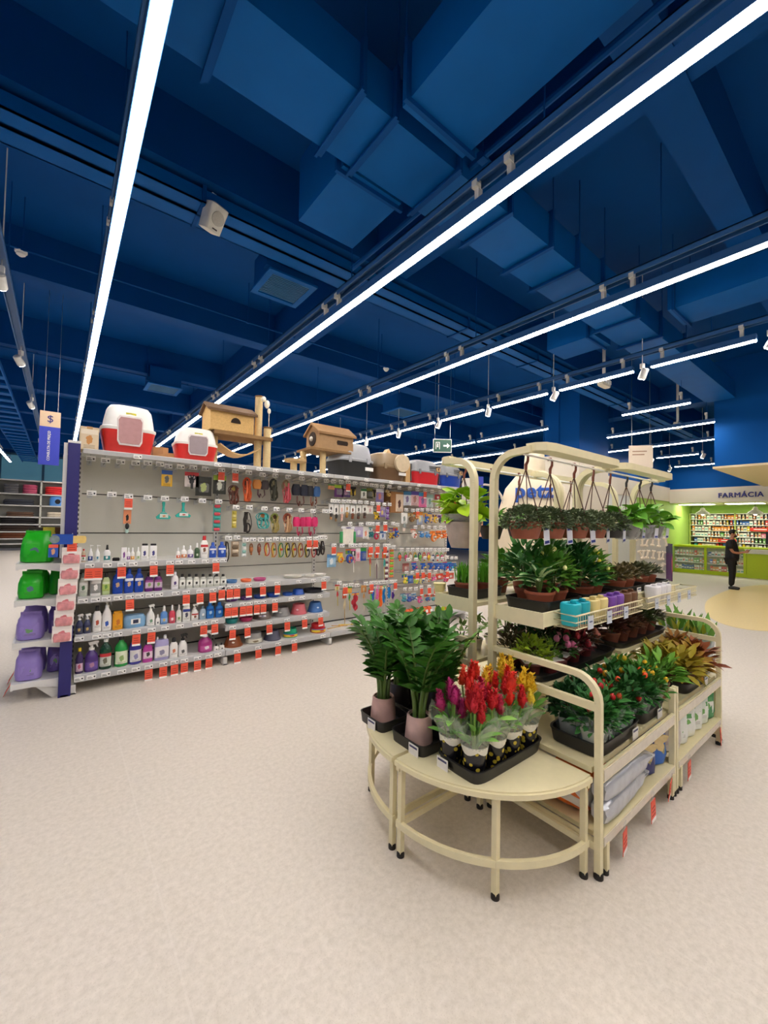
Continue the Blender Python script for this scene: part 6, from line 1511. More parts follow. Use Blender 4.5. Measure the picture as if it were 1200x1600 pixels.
# celosia in clear sleeves
def dots_mat():
    m = bpy.data.materials.new('dotted_sleeve')
    m.use_nodes = True
    nt = m.node_tree
    p = nt.nodes['Principled BSDF']
    p.inputs['Roughness'].default_value = .2
    tc = nt.nodes.new('ShaderNodeTexCoord')
    v = nt.nodes.new('ShaderNodeTexVoronoi')
    v.inputs['Scale'].default_value = 34
    nt.links.new(tc.outputs['Object'], v.inputs['Vector'])
    c = _mix(nt, _math(nt, 'LESS_THAN', v.outputs['Distance'], .33), rgb('#17161C'), rgb('#C8B23A'))
    nt.links.new(c, p.inputs['Base Color'])
    return m
DOTS = dots_mat()
CEL = leaf_mat('#4F9A3C', '#9ACB66', .45)
for k in range(2): lmesh('cel%d' % k, .1 + .02 * k, .036, .35, .3, 4, CEL)
PLUME = {}
def plume(col):
    if col not in PLUME:
        for v in range(2):
            mb = MB()
            mb.lathe([(.006, 0), (.017, .015), (.02, .035), (.015, .06), (.008, .085), (.002, .1)], 9)
            mb.v = [(x * R(.75, 1.25), y * R(.75, 1.25), z) for x, y, z in mb.v]
            for q in range(70):
                z = R(.0, .092); rr = .02 * (1 - (z / .1) ** 1.6) + .003
                a = R(0, 2 * PI)
                mb.leaf((rr * .8 * math.cos(a), rr * .8 * math.sin(a), z), (math.cos(a), math.sin(a), 1.3), .018, .009, .1, .2, 2)
            PLUME[col, v] = mb.mesh('flower_plume', M(col, .65, noise=.16, scale=60), True, 60)
        PLUME[col] = 1
    return PLUME[col, random.randrange(2)]
def sleeve(r0, r1, h0, h1, n=26):
    rs = []
    for k in range(5):
        u = k / 4
        ring = []
        for i in range(n):
            a = 2 * PI * i / n
            z = h0 + (h1 - h0) * u
            rr = r0 + (r1 - r0) * u ** 1.3
            if k == 4: z += .024 * math.sin(a * 4) + R(-.01, .01)
            rr *= 1 + (.05 * u) * math.sin(a * 7 + u) + R(-.02, .02) * u
            ring.append((rr * math.cos(a), rr * math.sin(a), z))
        rs.append(ring)
    return MB().rings(rs, False)
def celosia(label, x, y, z, cols, tall=1.0):
    t = thing('celosia', label, 'potted plant', (x, y, z), R(0, 6), 'celosias on the front table')
    r = .046
    pot(t, r, .1, '#6A4A2A', .8)
    obj('printed_wrap', MB().lathe([(r * .88, .004), (r * 1.04, .05), (r * 1.12, .105)], 18, cap=False), DOTS, t)
    bd = MB(); rs = []
    for k in range(2):
        rs.append([(r * (1.14 + .1 * k) * math.cos(2 * PI * i / 24), r * (1.14 + .1 * k) * math.sin(2 * PI * i / 24), .108 + .018 * k - (.016 * abs(math.sin(i * PI / 6)) if k == 0 else 0)) for i in range(24)])
    obj('scalloped_band', bd.rings(rs, False), M('#E6E2D2', .35, noise=.1), t)
    obj('clear_sleeve', sleeve(r * 1.18, r * 2.15, .115, .215 * tall), SLEEVE, t)
    for k in range(16):
        a = R(0, 2 * PI)
        put_leaf(t, LEAFC['cel%d' % (k % 2)], (.018 * math.cos(a), .018 * math.sin(a), R(.1, .19) * tall), (math.cos(a), math.sin(a), R(.5, 1.5)), R(-.4, .4), R(.75, 1.05))
    for k in range(5):
        a = 2 * PI * k / 5 + R(-.4, .4); q = R(.018, .06) if k else .0
        px_, py_, hz = q * math.cos(a), q * math.sin(a), R(.2, .27) * tall
        obj('stem', MB().tube([(px_ * .3, py_ * .3, .08), (px_, py_, hz)], .004, 5), M('#7FA04A', .6), t)
        o = link('flower_plume', plume(cols[k % len(cols)]), t, (px_, py_, hz - .01))
        o.rotation_euler = (R(-.18, .18), R(-.18, .18), R(0, 6))
        o.scale = [R(.75, 1.1)] * 3
tray('large black tray holding the celosias on the front table', 1.285, 1.02, 1.775, 1.255, .41, .05, None, [(-.248, .06, -PI / 2)])
for (x, y, cols, tl, lb) in ((1.34, 1.2, ['#B0206A', '#A01A5A'], 1.0, 'magenta celosia at the left corner of the tray'),
    (1.352, 1.09, ['#B8141E', '#C01A2A'], 1.0, 'deep red celosia in the sleeve nearest the camera'),
    (1.468, 1.085, ['#C41420', '#B01440'], 1.0, 'crimson celosia second along the front of the tray'),
    (1.582, 1.085, ['#D8301A', '#C81A20'], 1.05, 'orange red celosia third along the front of the tray'),
    (1.7, 1.08, ['#E0B81E', '#E8C83A'], 1.0, 'yellow celosia at the right end of the tray'),
    (1.455, 1.198, ['#D8281A', '#E0401E'], 1.22, 'tall scarlet celosia in the back row of the tray'),
    (1.57, 1.198, ['#D02018', '#DCB01E'], 1.15, 'scarlet and yellow celosia in the middle of the back row'),
    (1.69, 1.195, ['#E0B81E', '#D8B01A'], 1.22, 'tall yellow celosia in the back row against the rack')):
    celosia(lb, x, y, .418, cols, tl)
# ------------------------------------------------------------------ plants on the racks
def bush(label, x, y, z, pr, ph, pcol, c1, c2, rx, rz, n, l, wd, fruits=None, nf=8, cat='potted plant', group=None, wrap=None, up=.35, name='potted_plant', fr=.012, lift=0):
    t = thing(name, label, cat, (x, y, z), R(0, 6), group)
    pot(t, pr, ph, pcol)
    if wrap: obj('clear_wrap', sleeve(pr * 1.02, pr * 1.7, .01, ph + .06), M(wrap, .15, alpha=.3), t)
    for k in range(3):
        a = R(0, 6)
        obj('stem', MB().tube([(.008 * math.cos(a), .008 * math.sin(a), ph * .85), (.02 * math.cos(a), .02 * math.sin(a), ph + lift + rz * .6)], .004, 5), M('#4F5A2C', .7), t)
    tag(obj('foliage', foliage((0, 0, ph + lift + rz * .2), rx, rz, n, l, wd, up), leaf_mat(c1, c2), t), kind='stuff')
    if fruits:
        for k in range(nf):
            a = R(0, 2 * PI); e = R(.15, 1.4)
            col = fruits[k % len(fruits)]
            key = ('fruit', col, fr)
            if key not in LEAFC: LEAFC[key] = MB().ball((0, 0, 0), fr, fr, fr * 1.2, 9, 6).mesh('fruit', M(col, .3, noise=.05), True)
            link('fruit', LEAFC[key], t, (rx * .98 * math.cos(a) * math.cos(e), rx * .98 * math.sin(a) * math.cos(e), ph + lift + rz * .25 + rz * 1.0 * math.sin(e)))
    return t
MS = .437
tray('black tray of green fruiting plants on the nearer rack, by the corner', 1.815, .8, 2.27, 1.05, MS, .06, None, [(.12, -.128, 0)])
tray('black tray of chilli plants on the nearer rack, second along the front', 2.315, .81, 2.62, 1.05, MS, .06, None, [(.04, -.123, 0)])
G1 = 'fruiting plants on the middle shelf'
for (x, y, c1, c2, fr, lb) in ((1.885, .865, '#1F5A2A', '#4F8A3C', ['#C8202A'], 'bright green plant with a red berry at the rack corner'),
    (2.015, .87, '#1F5A2A', '#57964A', ['#C8202A', '#D8502A'], 'green plant with sparse red berries second on the middle shelf'),
    (2.17, .87, '#1E4A26', '#3F7A38', ['#D84A1E', '#C8281E'], 'dark green plant with orange red peppers third on the middle shelf'),
    (1.92, .99, '#1A4022', '#346A30', None, 'dark leafy plant behind the corner plant'),
    (2.07, .99, '#1A4022', '#3A7034', ['#C82A1E'], 'dark green plant with few red fruits behind the berry plants'),
    (2.21, .99, '#1F4A26', '#3F7A38', ['#E0A81E', '#C8281E'], 'dark green pepper plant with mixed fruits near the second tray'),
    (2.38, .87, '#20502A', '#3F7E36', ['#E8B01E', '#D84A1E'], 'pepper plant with orange and yellow fruits in the second tray'),
    (2.54, .87, '#2F6A2A', '#5F9A3C', ['#EDB81E'], 'pepper plant with large yellow fruits by the middle posts'),
    (2.39, .99, '#20502A', '#3F7E36', ['#E8B01E'], 'pepper plant with yellow fruits behind, second tray'),
    (2.55, .99, '#3A7A2E', '#6FA844', ['#E8C83A'], 'light green pepper plant behind, by the middle posts')):
    bush(lb, x, y, MS + .008, .05, .09, '#2A2826' if x > 1.95 else '#D9D6D0', c1, c2, .09, .125, 250, .046, .021, fr, 6, group=G1, wrap='#C8D8D0', fr=.013)
for (x, rz, lb) in ((1.99, .2, 'white plant card leaning in the corner tray'), (2.12, -.1, 'white plant card standing in front of the third plant')):
    t = thing('plant_card', lb, 'card', (x, .828, MS + .045), rz, 'plant cards')
    obj('card', MB().box(-.04, 0, 0, .04, .003, .07), M('#D8DAD8', .4), t, smooth=False)
    obj('print', MB().box(-.03, -.001, .04, .02, 0, .044).box(-.03, -.001, .03, .026, 0, .034).box(-.03, -.001, .05, .01, 0, .054), PRINTM, t, smooth=False)
tray('black tray added as dark shade under rear shelf pots, nearer rack', 1.79, 1.045, 2.62, 1.305, .682, .035)  # added tray: its black covers the cream shelf as shade under the upper shelf
tray('black tray added as dark shade under brown plants, rear shelf, farther rack', 2.7, 1.06, 3.5, 1.3, .682, .035)  # also added, black colour standing in for shade on the rear shelf
# rear shelf of the nearer rack: small square pots and mixed plants
RS = .69
k = 0
for (x, y, c1, c2, rx, rz, n, fl, lb) in ((1.86, 1.15, '#7A9A2A', '#A8C23A', .085, .1, 200, None, 'lime green bushy plant on the rear shelf beside the tall posts'),
    (1.86, 1.255, '#2A3A22', '#5A4A34', .08, .12, 150, None, 'dark reddish green plant behind the lime bush'),
    (1.975, 1.12, '#5A8A2E', '#8AB04A', .05, .08, 40, None, 'small bare stemmed plant with few light leaves'),
    (2.09, 1.13, '#22401E', '#3F6A30', .075, .08, 130, ['#D8709A', '#E08AAA'], 'dark plant with a pink flower head on the rear shelf'),
    (1.99, 1.25, '#1E3A22', '#2F5A2E', .085, .13, 170, None, 'dark fine leaved plant at the back of the rear shelf'),
    (2.12, 1.26, '#203E22', '#2F5A2E', .08, .12, 150, ['#B8201E'], 'dark plant with a red flower at the back of the rear shelf'),
    (2.24, 1.14, '#4A1E24', '#7A2A30', .085, .09, 170, ['#A82A3A'], 'dark red leaved plant on the rear shelf'),
    (2.26, 1.26, '#3A2A22', '#5A3A2E', .085, .1, 150, ['#C83A3A'], 'brown red plant behind the dark red one'),
    (2.4, 1.15, '#5A3A2E', '#7A5A3E', .08, .08, 130, ['#E08A7A'], 'bronze plant with salmon flowers on the rear shelf'),
    (2.42, 1.27, '#17141A', '#2A2230', .09, .13, 190, None, 'almost black leaved plant at the back of the nearer rack'),
    (2.55, 1.25, '#1A161E', '#2E2436', .09, .12, 190, None, 'almost black leaved plant beside the middle posts')):
    k += 1
    t = bush(lb, x, y, RS, .045, .065, '#5A1F1E', c1, c2, rx, rz, n, .04, .016, fl, 7, group='small pots on the rear shelf', fr=.016)
    if y < 1.2:
        obj('white_card', MB().box(-.048, -.048, .066, .048, .048, .069), M('#E6E2DC', .5), t, smooth=False)
        obj('square_rim', MB().box(-.055, -.055, .058, .055, .055, .066), M('#5A1F1E', .4), t, smooth=False)
# farther rack: coleus in front, brown plants behind
tray('grey black tray of coleus on the farther rack', 2.95, .8, 3.42, 1.04, MS, .06, None, [(.1, -.123, 0)])
for (x, y, c1, c2, lb) in ((2.8, .9, '#4F8A2E', '#8FBE4A', 'bright green leafy plant spilling over the middle posts'),
    (3.02, .87, '#8A7A1E', '#B8A83A', 'yellow olive coleus at the near end of its tray'),
    (3.17, .87, '#8A5A2A', '#B89A3A', 'bronze yellow coleus in the middle of its tray'),
    (3.33, .87, '#6A2A1E', '#9A5A2E', 'rust red coleus at the far end of its tray'),
    (3.05, .99, '#9A8A2A', '#C8B84A', 'pale yellow coleus at the back of its tray'),
    (3.22, .99, '#8A6A2A', '#B8983A', 'olive bronze coleus at the back of its tray'),
    (3.37, .98, '#7A4A24', '#A87A34', 'brown coleus at the back end of its tray')):
    bush(lb, x, y, MS + .008, .052, .09, '#7A4A34', c1, c2, .1, .11, 90, .085, .036, None, group='coleus on the farther rack', up=.2, name='coleus')
for (x, y, c1, c2, lb) in ((2.78, 1.17, '#3A1E1E', '#5A3228', 'dark brown leafed plant at the near end of the far rear shelf'), (2.93, 1.17, '#4A2A22', '#6A4A34', 'brown plant second on the far rear shelf'),
    (3.08, 1.17, '#4A2E26', '#7A5A44', 'bronze plant third on the far rear shelf'), (3.24, 1.17, '#2F4A26', '#5A6A3A', 'dull green plant fourth on the far rear shelf'), (3.4, 1.17, '#3A3A22', '#5A5A34', 'olive plant at the far end of the rear shelf')):
    bush(lb, x, y, RS, .06, .075, '#7A4630', c1, c2, .095, .075, 150, .05, .022, None, group='brown plants on the far rear shelf')
# ------------------------------------------------------------------ upper shelf
US = 1.006
tray('black tray with terracotta pots at the near end of the upper shelf', 1.83, 1.05, 2.2, 1.31, US, .055, None, [(.1, -.133, 0)])
tray('black tray in the middle of the upper shelf, near rack', 2.24, 1.05, 2.62, 1.31, US, .055, None, [(.05, -.133, 0)])
tray('black tray on the upper shelf of the farther rack, near end', 2.72, 1.05, 3.08, 1.31, US, .055, None, [(.0, -.133, 0), (.12, -.133, 0)])
tray('empty looking black tray at the far end of the upper shelf', 3.12, 1.05, 3.5, 1.31, US, .055, None, [(.1, -.133, 0)])
DIEF = leaf_mat('#2A6A2E', '#3F8438', .3, '#D4E4B0')
t = thing('dieffenbachia', 'dieffenbachia with cream veined leaves in a wide terracotta bowl', 'potted plant', (1.925, 1.15, US + .008), .3)
pot(t, .075, .085, '#9A5238')
lmesh('dief', .16, .07, .7, .3, 6, DIEF)
for k in range(13):
    a = 2 * PI * k / 13 * 1.7
    e = R(.4, 1.6)
    obj('stem', MB().tube([(0, 0, .07), (.02 * math.cos(a), .02 * math.sin(a), .1 + .05 * e)], .005, 5), STEM, t)
    put_leaf(t, LEAFC['dief'], (.02 * math.cos(a), .02 * math.sin(a), .1 + .05 * e), (math.cos(a), math.sin(a), e), R(-.3, .3), R(.7, 1.05))
for (x, y, pr, c1, c2, rx, rz, n, l, wd, fl, lb) in (
    (2.08, 1.17, .08, '#3A7A2A', '#7AA83E', .1, .17, 190, .07, .028, ['#E8E07A', '#F0ECA0'], 'leafy plant with pale yellow buds in a terracotta bowl'),
    (2.0, 1.28, .06, '#2F6A34', '#5A9A4A', .1, .2, 150, .08, .03, None, 'tall green plant behind the dieffenbachia'),
    (2.35, 1.16, .08, '#20502A', '#3F7E36', .1, .18, 170, .08, .026, None, 'dark leafy plant in a wide terracotta bowl, mid shelf'),
    (2.52, 1.17, .07, '#4A8A2A', '#8AB83E', .1, .16, 190, .06, .026, ['#E8D84A', '#F0E88A'], 'green plant with small yellow flowers, mid upper shelf'),
    (2.25, 1.28, .06, '#3A7A2E', '#5A9A44', .1, .22, 150, .08, .03, None, 'tall green plant at the back of the upper shelf'),
    (2.6, 1.28, .06, '#2A5A2A', '#4A8A3A', .09, .2, 140, .07, .03, None, 'dark tall plant at the back near the middle posts'),
    (2.8, 1.15, .065, '#4A4A2A', '#7A6A44', .09, .07, 170, .04, .02, None, 'low bronze plant in a terracotta bowl on the far upper shelf'),
    (2.97, 1.16, .065, '#4F4A2C', '#7A6E48', .09, .07, 170, .04, .02, None, 'second low bronze plant on the far upper shelf'),
    (3.2, 1.16, .065, '#3A4A2E', '#6A6A4A', .09, .07, 170, .04, .02, None, 'low grey green plant in a terracotta bowl on the far upper shelf'),
    (3.36, 1.16, .06, '#3A4A2E', '#5A5A3E', .085, .06, 150, .04, .02, None, 'smallest low plant toward the far end of the upper shelf')):
    bush(lb, x, y, US + .008, pr, .08, '#9A5238', c1, c2, rx, rz, n, l, wd, fl, 7, group='plants on the upper shelf', fr=.011)
# wire baskets with planters at the shelf front
def basket(label, x0, x1, y0, y1, z0, h):
    t = thing('wire_basket', label, 'basket', (x0, y0, z0), 0, 'wire baskets on the stand')
    L, D = x1 - x0, y1 - y0
    m = MB()
    for z in (0, h * .5, h): m.tube([(0, 0, z), (L, 0, z), (L, D, z), (0, D, z)], .003 if z < h else .0045, 5, True)
    obj('rim_wires', m, CREAM, t)
    m = MB(); n = int(L / .022)
    for k in range(1, n): m.tube([(L * k / n, 0, h), (L * k / n, 0, 0), (L * k / n, D, 0)], .0016, 4)
    tag(obj('wires', m, CREAM, t), kind='stuff')
    for k in range(3 if L < .8 else 4):
        obj('price_card', MB().box(-.026, -.008, -.012, .026, -.005, .05).mat(1).box(-.014, -.009, .02, .014, -.008, .026), [M('#CCD3DE', .3), M('#4A5A8A', .4)], t, (.13 + k * .2, 0, 0), smooth=False)
basket('cream wire basket of coloured planters on the nearer rack', 1.86, 2.63, .93, 1.035, .955, .062)
basket('cream wire basket of white planters on the farther rack', 2.7, 3.62, .93, 1.035, .955, .062)
PLN = {}
def planter(label, x, y, col, wd=.085, name='self_watering_planter'):
    t = thing(name, label, 'planter', (x, y, .96), 0, 'planters in the wire baskets')
    a = wd / 2
    obj('planter_body', MB().shell([(0, a * .82, a * .82), (.01, a * .88, a * .88), (.085, a, a), (.1, a * .97, a * .97), (.105, a * .86, a * .86), (.098, a * .7, a * .7), (.05, a * .6, a * .6)], 20, 3.2), M(col, .35, noise=.02), t)
    obj('filler_cap', MB().shell([(.1, a * .2, a * .34), (.112, a * .2, a * .34), (.114, a * .14, a * .26)], 12, 2.5, (a * .62, 0, 0)), M(col, .3, noise=.02), t)
for (x, col, lb) in ((1.92, '#1FB4C4', 'turquoise planter at the near end of the basket'), (2.01, '#1AA8BA', 'turquoise planter second in the basket'),
    (2.115, '#E3D08C', 'pale yellow planter beside the turquoise pair'), (2.205, '#E6D594', 'pale yellow planter next to the purple pair'), (2.31, '#7A4AA8', 'purple planter next to the yellow pair'), (2.4, '#7F50AE', 'purple planter next to the brown pair'),
    (2.5, '#6A4630', 'brown planter next to the purple pair'), (2.585, '#6A4630', 'brown planter at the far end of the nearer basket'),
    (2.95, '#E9E7EA', 'white planter at the near end of the far basket'), (3.04, '#E6E4E8', 'white planter in the middle of the far basket'), (3.13, '#E9E7EA', 'white planter third in the far basket')):
    planter(lb, x, .985, col)
# ------------------------------------------------------------------ hanging baskets
HOOKC = M('#7A3A26', .5); HOOKB = M('#1C1A1A', .4); STRAP = M('#5A3A2C', .6)
SMALL = leaf_mat('#4A5A40', '#7C8C66', .5)
POTH = leaf_mat('#3F8A24', '#86C03E', .35)
POTL = leaf_mat('#8ABE1E', '#BEE03A', .35)
lmesh('poth', .085, .062, .6, .3, 5, POTH)
lmesh('potl', .105, .085, .6, .3, 5, POTL)
def hanger(label, x, y, ztop, zpot, r, kind, grp, pcol='#9A5238', hookm=HOOKC):
    t = thing('hanging_basket', label, 'hanging plant', (x, y, zpot), R(-.3, .3), grp)
    h = .085
    obj('pot', MB().lathe([(r * .66, 0), (r * .7, .006), (r * .94, h * .86), (r, h * .87), (r * 1.0, h), (r * .92, h), (r * .88, h * .85)], 20), M(pcol, .5, noise=.08), t)
    obj('soil', MB().lathe([(r * .9, h * .86), (.004, h * .92)], 14), SOIL, t)
    zt = ztop - zpot
    obj('hook', MB().tube([(.0, .0, zt - .075), (.0, .0, zt - .05), (.014, 0, zt - .03), (.016, 0, zt - .008), (.004, 0, zt + .008), (-.012, 0, zt + .006), (-.018, 0, zt - .006)], [.007, .008, .007, .006, .006, .005, .004], 7), hookm, t)
    for k in range(3):
        a = 2 * PI * k / 3 + .5
        obj('strap', MB().tube([(0, 0, zt - .07), (r * .98 * math.cos(a), r * .98 * math.sin(a), h * .95)], .003, 4), STRAP, t)
    if kind == 'small':
        tag(obj('foliage', foliage((0, 0, h), r * 1.28, .075, 1100, .019, .013, .1, .3, hollow=.6, low=-.45), SMALL, t), kind='stuff')
        o = obj('price_card', MB().box(-.018, -.002, -.09, .018, .001, 0).mat(1).box(-.014, -.003, -.084, .014, -.002, -.07).box(-.014, -.003, -.016, .014, -.002, -.004), [M('#D8DAE4', .35), M('#2E3A86', .4)], t, (r * .8, -r * .75, h * .72), (.1, -.18, -.2), smooth=False)
    elif kind in ('pothos', 'lime'):
        me = LEAFC['poth' if kind == 'pothos' else 'potl']
        for k in range(60):
            a = R(0, 2 * PI); e = R(-.4, 1.5); q = r * R(.25, 1.1)
            put_leaf(t, me, (q * math.cos(a), q * math.sin(a), h + R(-.01, .12)), (math.cos(a), math.sin(a), e), R(-.6, .6), R(.75, 1.2))
        obj('clear_bag', MB().shell([(-.012, r * .7, r * .7), (.0, r * .8, r * .8), (h * .8, r * 1.08, r * 1.08), (h * 1.05, r * 1.2, r * 1.2)], 20, 2.2, cap=False), M('#DADCE2', .12, noise=.2, scale=14, alpha=.35, bump=.6), t)
        if kind == 'pothos': obj('price_card', MB().box(-.018, -.002, -.07, .018, .001, 0).mat(1).box(-.014, -.003, -.066, .014, -.002, -.054), [M('#D8DAE4', .35), M('#2E3A86', .4)], t, (r * .5, -r * 1.05, h * .8), (.1, 0, 0), smooth=False)
        else: obj('kraft_wrap', MB().shell([(-.11, r * .72, r * .72), (-.07, r * .88, r * .88), (h * .5, r * 1.1, r * 1.1)], 18, 2.2, cap=False), M('#B8A69A', .4, noise=.2, scale=12, bump=.5), t)
    else:
        tag(obj('foliage', foliage((0, 0, h + .02), r * 1.2, .07, 130, .06, .018, .0, .5), leaf_mat('#6AA84A', '#9ACB6A', .5), t), kind='stuff')
HX = [1.805, 2.03, 2.285, 2.515, 2.745, 2.995, 3.22, 3.43]
nmn = ['first', 'second', 'third', 'fourth', 'fifth', 'sixth', 'seventh', 'eighth']
for k, x in enumerate(HX):
    small = k < 5
    hanger(('small leaved hanging plant in a terracotta pot, %s along the rail' if small else 'bright green pothos in a clear bag, %s along the rail') % nmn[k], x, 1.157, 1.778, 1.362, .088, 'small' if small else 'pothos', 'hanging plants on the front rail', '#9A5238' if k < 4 else '#2A2826', HOOKC if small else HOOKB)
hanger('lime green pothos in a kraft wrapped pot left of the tall posts', 1.885, 1.622, 1.778, 1.4, .095, 'lime', 'hanging plants on the back rail', '#8A7468')
for k, x in enumerate((2.15, 2.45, 2.85, 3.15)):
    hanger('pale green fern on the back rail, %s from the near end' % nmn[k + 1], x, 1.622, 1.778, 1.34, .08, 'fern', 'hanging plants on the back rail', '#3A3432')
# back side upper shelf
tray('black tray on the back upper shelf left of the posts', 1.83, 1.49, 2.12, 1.72, US, .055)
t = thing('cat_grass', 'pot of cat grass in a terracotta pot on the back shelf', 'potted plant', (1.905, 1.62, US + .008), 0, 'cat grass pots')
pot(t, .065, .075, '#8A4A34')
g = MB()
for k in range(130):
    a = R(0, 2 * PI); q = .055 * math.sqrt(R(0, 1))
    g.leaf((q * math.cos(a), q * math.sin(a), .065), (R(-.2, .2), R(-.2, .2), 1), R(.09, .14), .007, R(.0, .3), .2, 3)
tag(obj('grass_blades', g, leaf_mat('#4F9A24', '#84C43E', .45), t), kind='stuff')
dup(t, (2.03, 1.56, US + .008), 1, 'second pot of cat grass half behind the tall posts')
t = thing('yellow_cup', 'small pale yellow planter cup at the edge of the back shelf', 'planter', (1.835, 1.76, US))
obj('cup_body', MB().lathe([(.028, 0), (.036, .045), (.037, .055), (.032, .055), (.028, .02)], 16), M('#E9DA9C', .4), t)
obj('cup_rim', MB().lathe([(.034, .055), (.038, .058), (.038, .063), (.034, .063)], 16), M('#E9DA9C', .4), t)
for (x, y, lb) in ((2.2, 1.6, 'green leafy plant on the back upper shelf, near rack'), (2.45, 1.6, 'light green plant on the back upper shelf'), (2.8, 1.6, 'green plant on the back upper shelf of the far rack'), (3.1, 1.6, 'dark green plant on the back upper shelf of the far rack')):
    bush(lb, x, y, US, .065, .085, '#8A4A34', '#3F8A34', '#8AB84E', .1, .14, 150, .07, .028, None, group='plants on the back upper shelf')
# sparse seedlings seen through the back rack
for k in range(6):
    bush('small sparse seedling on the back rear shelf, %s from the near end' % ORD[k + 1], 1.85 + .14 * k, 1.6, RS, .04, .06, '#E8E2DA', '#6FA84E', '#A8CB7A', .05, .1, 26, .05, .018, None, group='seedlings on the back rear shelf')
# ------------------------------------------------------------------ far end: sleeved plants and orchids
lmesh('blade', .24, .045, .12, .25, 5, leaf_mat('#3F7A2E', '#7AA84A', .35))
lmesh('blade2', .2, .04, .15, .25, 5, leaf_mat('#9AA83A', '#C8C84A', .4))
SLV = M('#B9C4C8', .25, noise=.1, alpha=.55)
for k, (x, y) in enumerate(((3.62, .9), (3.7, .93), (3.79, .98), (3.66, 1.02), (3.87, 1.05), (3.76, 1.09), (3.94, 1.14), (3.85, 1.19))):
    t = thing('sleeved_plant', 'upright bladed plant in a grey white sleeve at the far end, %s from the front' % ORD[k + 1], 'potted plant', (x, y, .41), R(0, 6), 'sleeved plants on the far table')
    pot(t, .045, .1, '#C8CACA', .8)
    obj('paper_sleeve', sleeve(.047, .075, .01, .26), SLV, t)
    for q in range(9):
        a = R(0, 2 * PI)
        put_leaf(t, LEAFC['blade' if q % 4 else 'blade2'], (.02 * math.cos(a), .02 * math.sin(a), .1 + R(0, .08)), (math.cos(a) * .25, math.sin(a) * .25, 1), R(-1, 1), R(.8, 1.1))
for k in range(3):
    t = thing('orchid', 'purple orchid on a bare arching stem behind the far rack, %s from the left' % ORD[k + 1], 'potted plant', (3.22 + .12 * k, 1.66 + .03 * k, RS), R(0, 6), 'orchids behind the far rack')
    pot(t, .04, .07, '#D8D4D0')
    obj('flower_stem', MB().tube([(0, 0, .06), (.01, 0, .18), (.03, 0, .24), (.08, 0, .26)], .003, 5), STEM, t)
    for q in range(3): put_leaf(t, LEAFC['zz1'], (0, 0, .07), (math.cos(q * 2.1), math.sin(q * 2.1), .5), 0, 1.2)
    for q in range(6):
        u = q / 5
        m = MB()
        for s in range(5): m.leaf((0, 0, 0), (math.cos(s * 1.257), -.35, math.sin(s * 1.257)), .026, .02, .2, .2, 2)
        obj('flower', m, M('#8A3A86', .5, noise=.2), t, (.01 + .07 * u, -.01, .16 + .1 * u), (0, 0, R(-.8, .8)))
# ------------------------------------------------------------------ bags on the lower shelves
LS = .165
b1 = bag('substrate_bag', 'large orange and white substrate bag lying behind the silver bags', 'bag', (1.95, .862, LS + .085), .31, .17, .4, '#E8E4DC', None)
b1.rotation_euler = (-PI / 2, 0, 0)
obj('orange_panel', MB().shell([(-.002, .12, .062), (.016, .146, .084), (.1, .156, .092), (.17, .155, .09)], 22, 2.7, cap=False), M('#E8701E', .35, noise=.06, bump=.3), b1)
obj('recycling_mark', MB().prism([(-.03, .21), (.03, .21), (0, .26)], 'y', -.1, -.085), M('#2F7A4A', .5), b1, smooth=False)
SILV = M('#BFC2CA', .26, metal=.35, noise=.1, scale=10, bump=1.0)
for k, (z, rz, lb) in enumerate(((LS + .052, .03, 'silver grey bag lying at the bottom by the rack corner'), (LS + .145, -.02, 'silver grey bag lying on top of the other silver bag'))):
    t = bag('silver_bag', lb, 'bag', (1.86, .86, z), .078, .095, .5, '#BFC2CA', None, 0, 'silver bags on the lower shelf', m=SILV)
    t.rotation_euler = (PI / 2, 0, PI / 2 + rz); t.location = Vector((1.825, .812, z)) * U
for (x, c, lb) in ((2.4, '#2A2E6A', 'navy gravel bag with a yellow splash mark'), (2.555, '#1F5FB4', 'bright blue gravel bag with a yellow splash mark')):
    bag('gravel_bag', lb, 'bag', (x, .87, LS), .15, .1, .2, c, ('#8A8A6A', c, '#C8B04A'), -.45, 'gravel bags on the lower shelf', top=.9, pw=3.4)
    t = bpy.data.objects[[o.name for o in bpy.data.objects if o.name.startswith('gravel_bag')][-1]]
    obj('splash_mark', MB().prism([(.055 * (1 + .35 * math.sin(q * PI / 2)) * math.cos(q * PI / 8), .13 + .045 * (1 + .35 * math.sin(q * PI / 2)) * math.sin(q * PI / 8)) for q in range(16)], 'y', -.056, -.05), M('#D8C08A', .4, noise=.2), t, smooth=False)
for k, (x, c, lb) in enumerate(((2.78, '#C9C2BC', 'pale pink white soil bag at the near end of the far lower shelf'), (2.9, '#E2E5DE', 'white and green soil bag second on the far lower shelf'), (3.04, '#E2E5DE', 'white and green soil bag third on the far lower shelf'), (3.18, '#DDE1DA', 'white and green soil bag fourth on the far lower shelf'), (3.32, '#D5DDD2', 'white and green soil bag fifth on the far lower shelf'), (3.44, '#3F8A54', 'green soil bag at the far end of the lower shelf'))):
    bag('soil_bag', lb, 'bag', (x, .86, LS), .14, .09, .215, c, ('#E6E8E2' if k else '#B8A8A4', '#5A9A5A' if k else '#8A6A62', '#6FA858' if k else '#6A5048'), -.45, 'soil bags on the far lower shelf', top=.93, pw=3.6)
for rk, xs in ((R1, (.21, .53, .78)), (R2, (.17, .8))):
    for x in xs:
        o = link('promo_tag', PROMO, rk, (x, -.012, .12), (R(-.1, .1), 0, R(-.1, .2)))
        obj('tag_holder', MB().box(-.02, .0, -.002, .02, .004, .03), CLEAR, o, smooth=False)
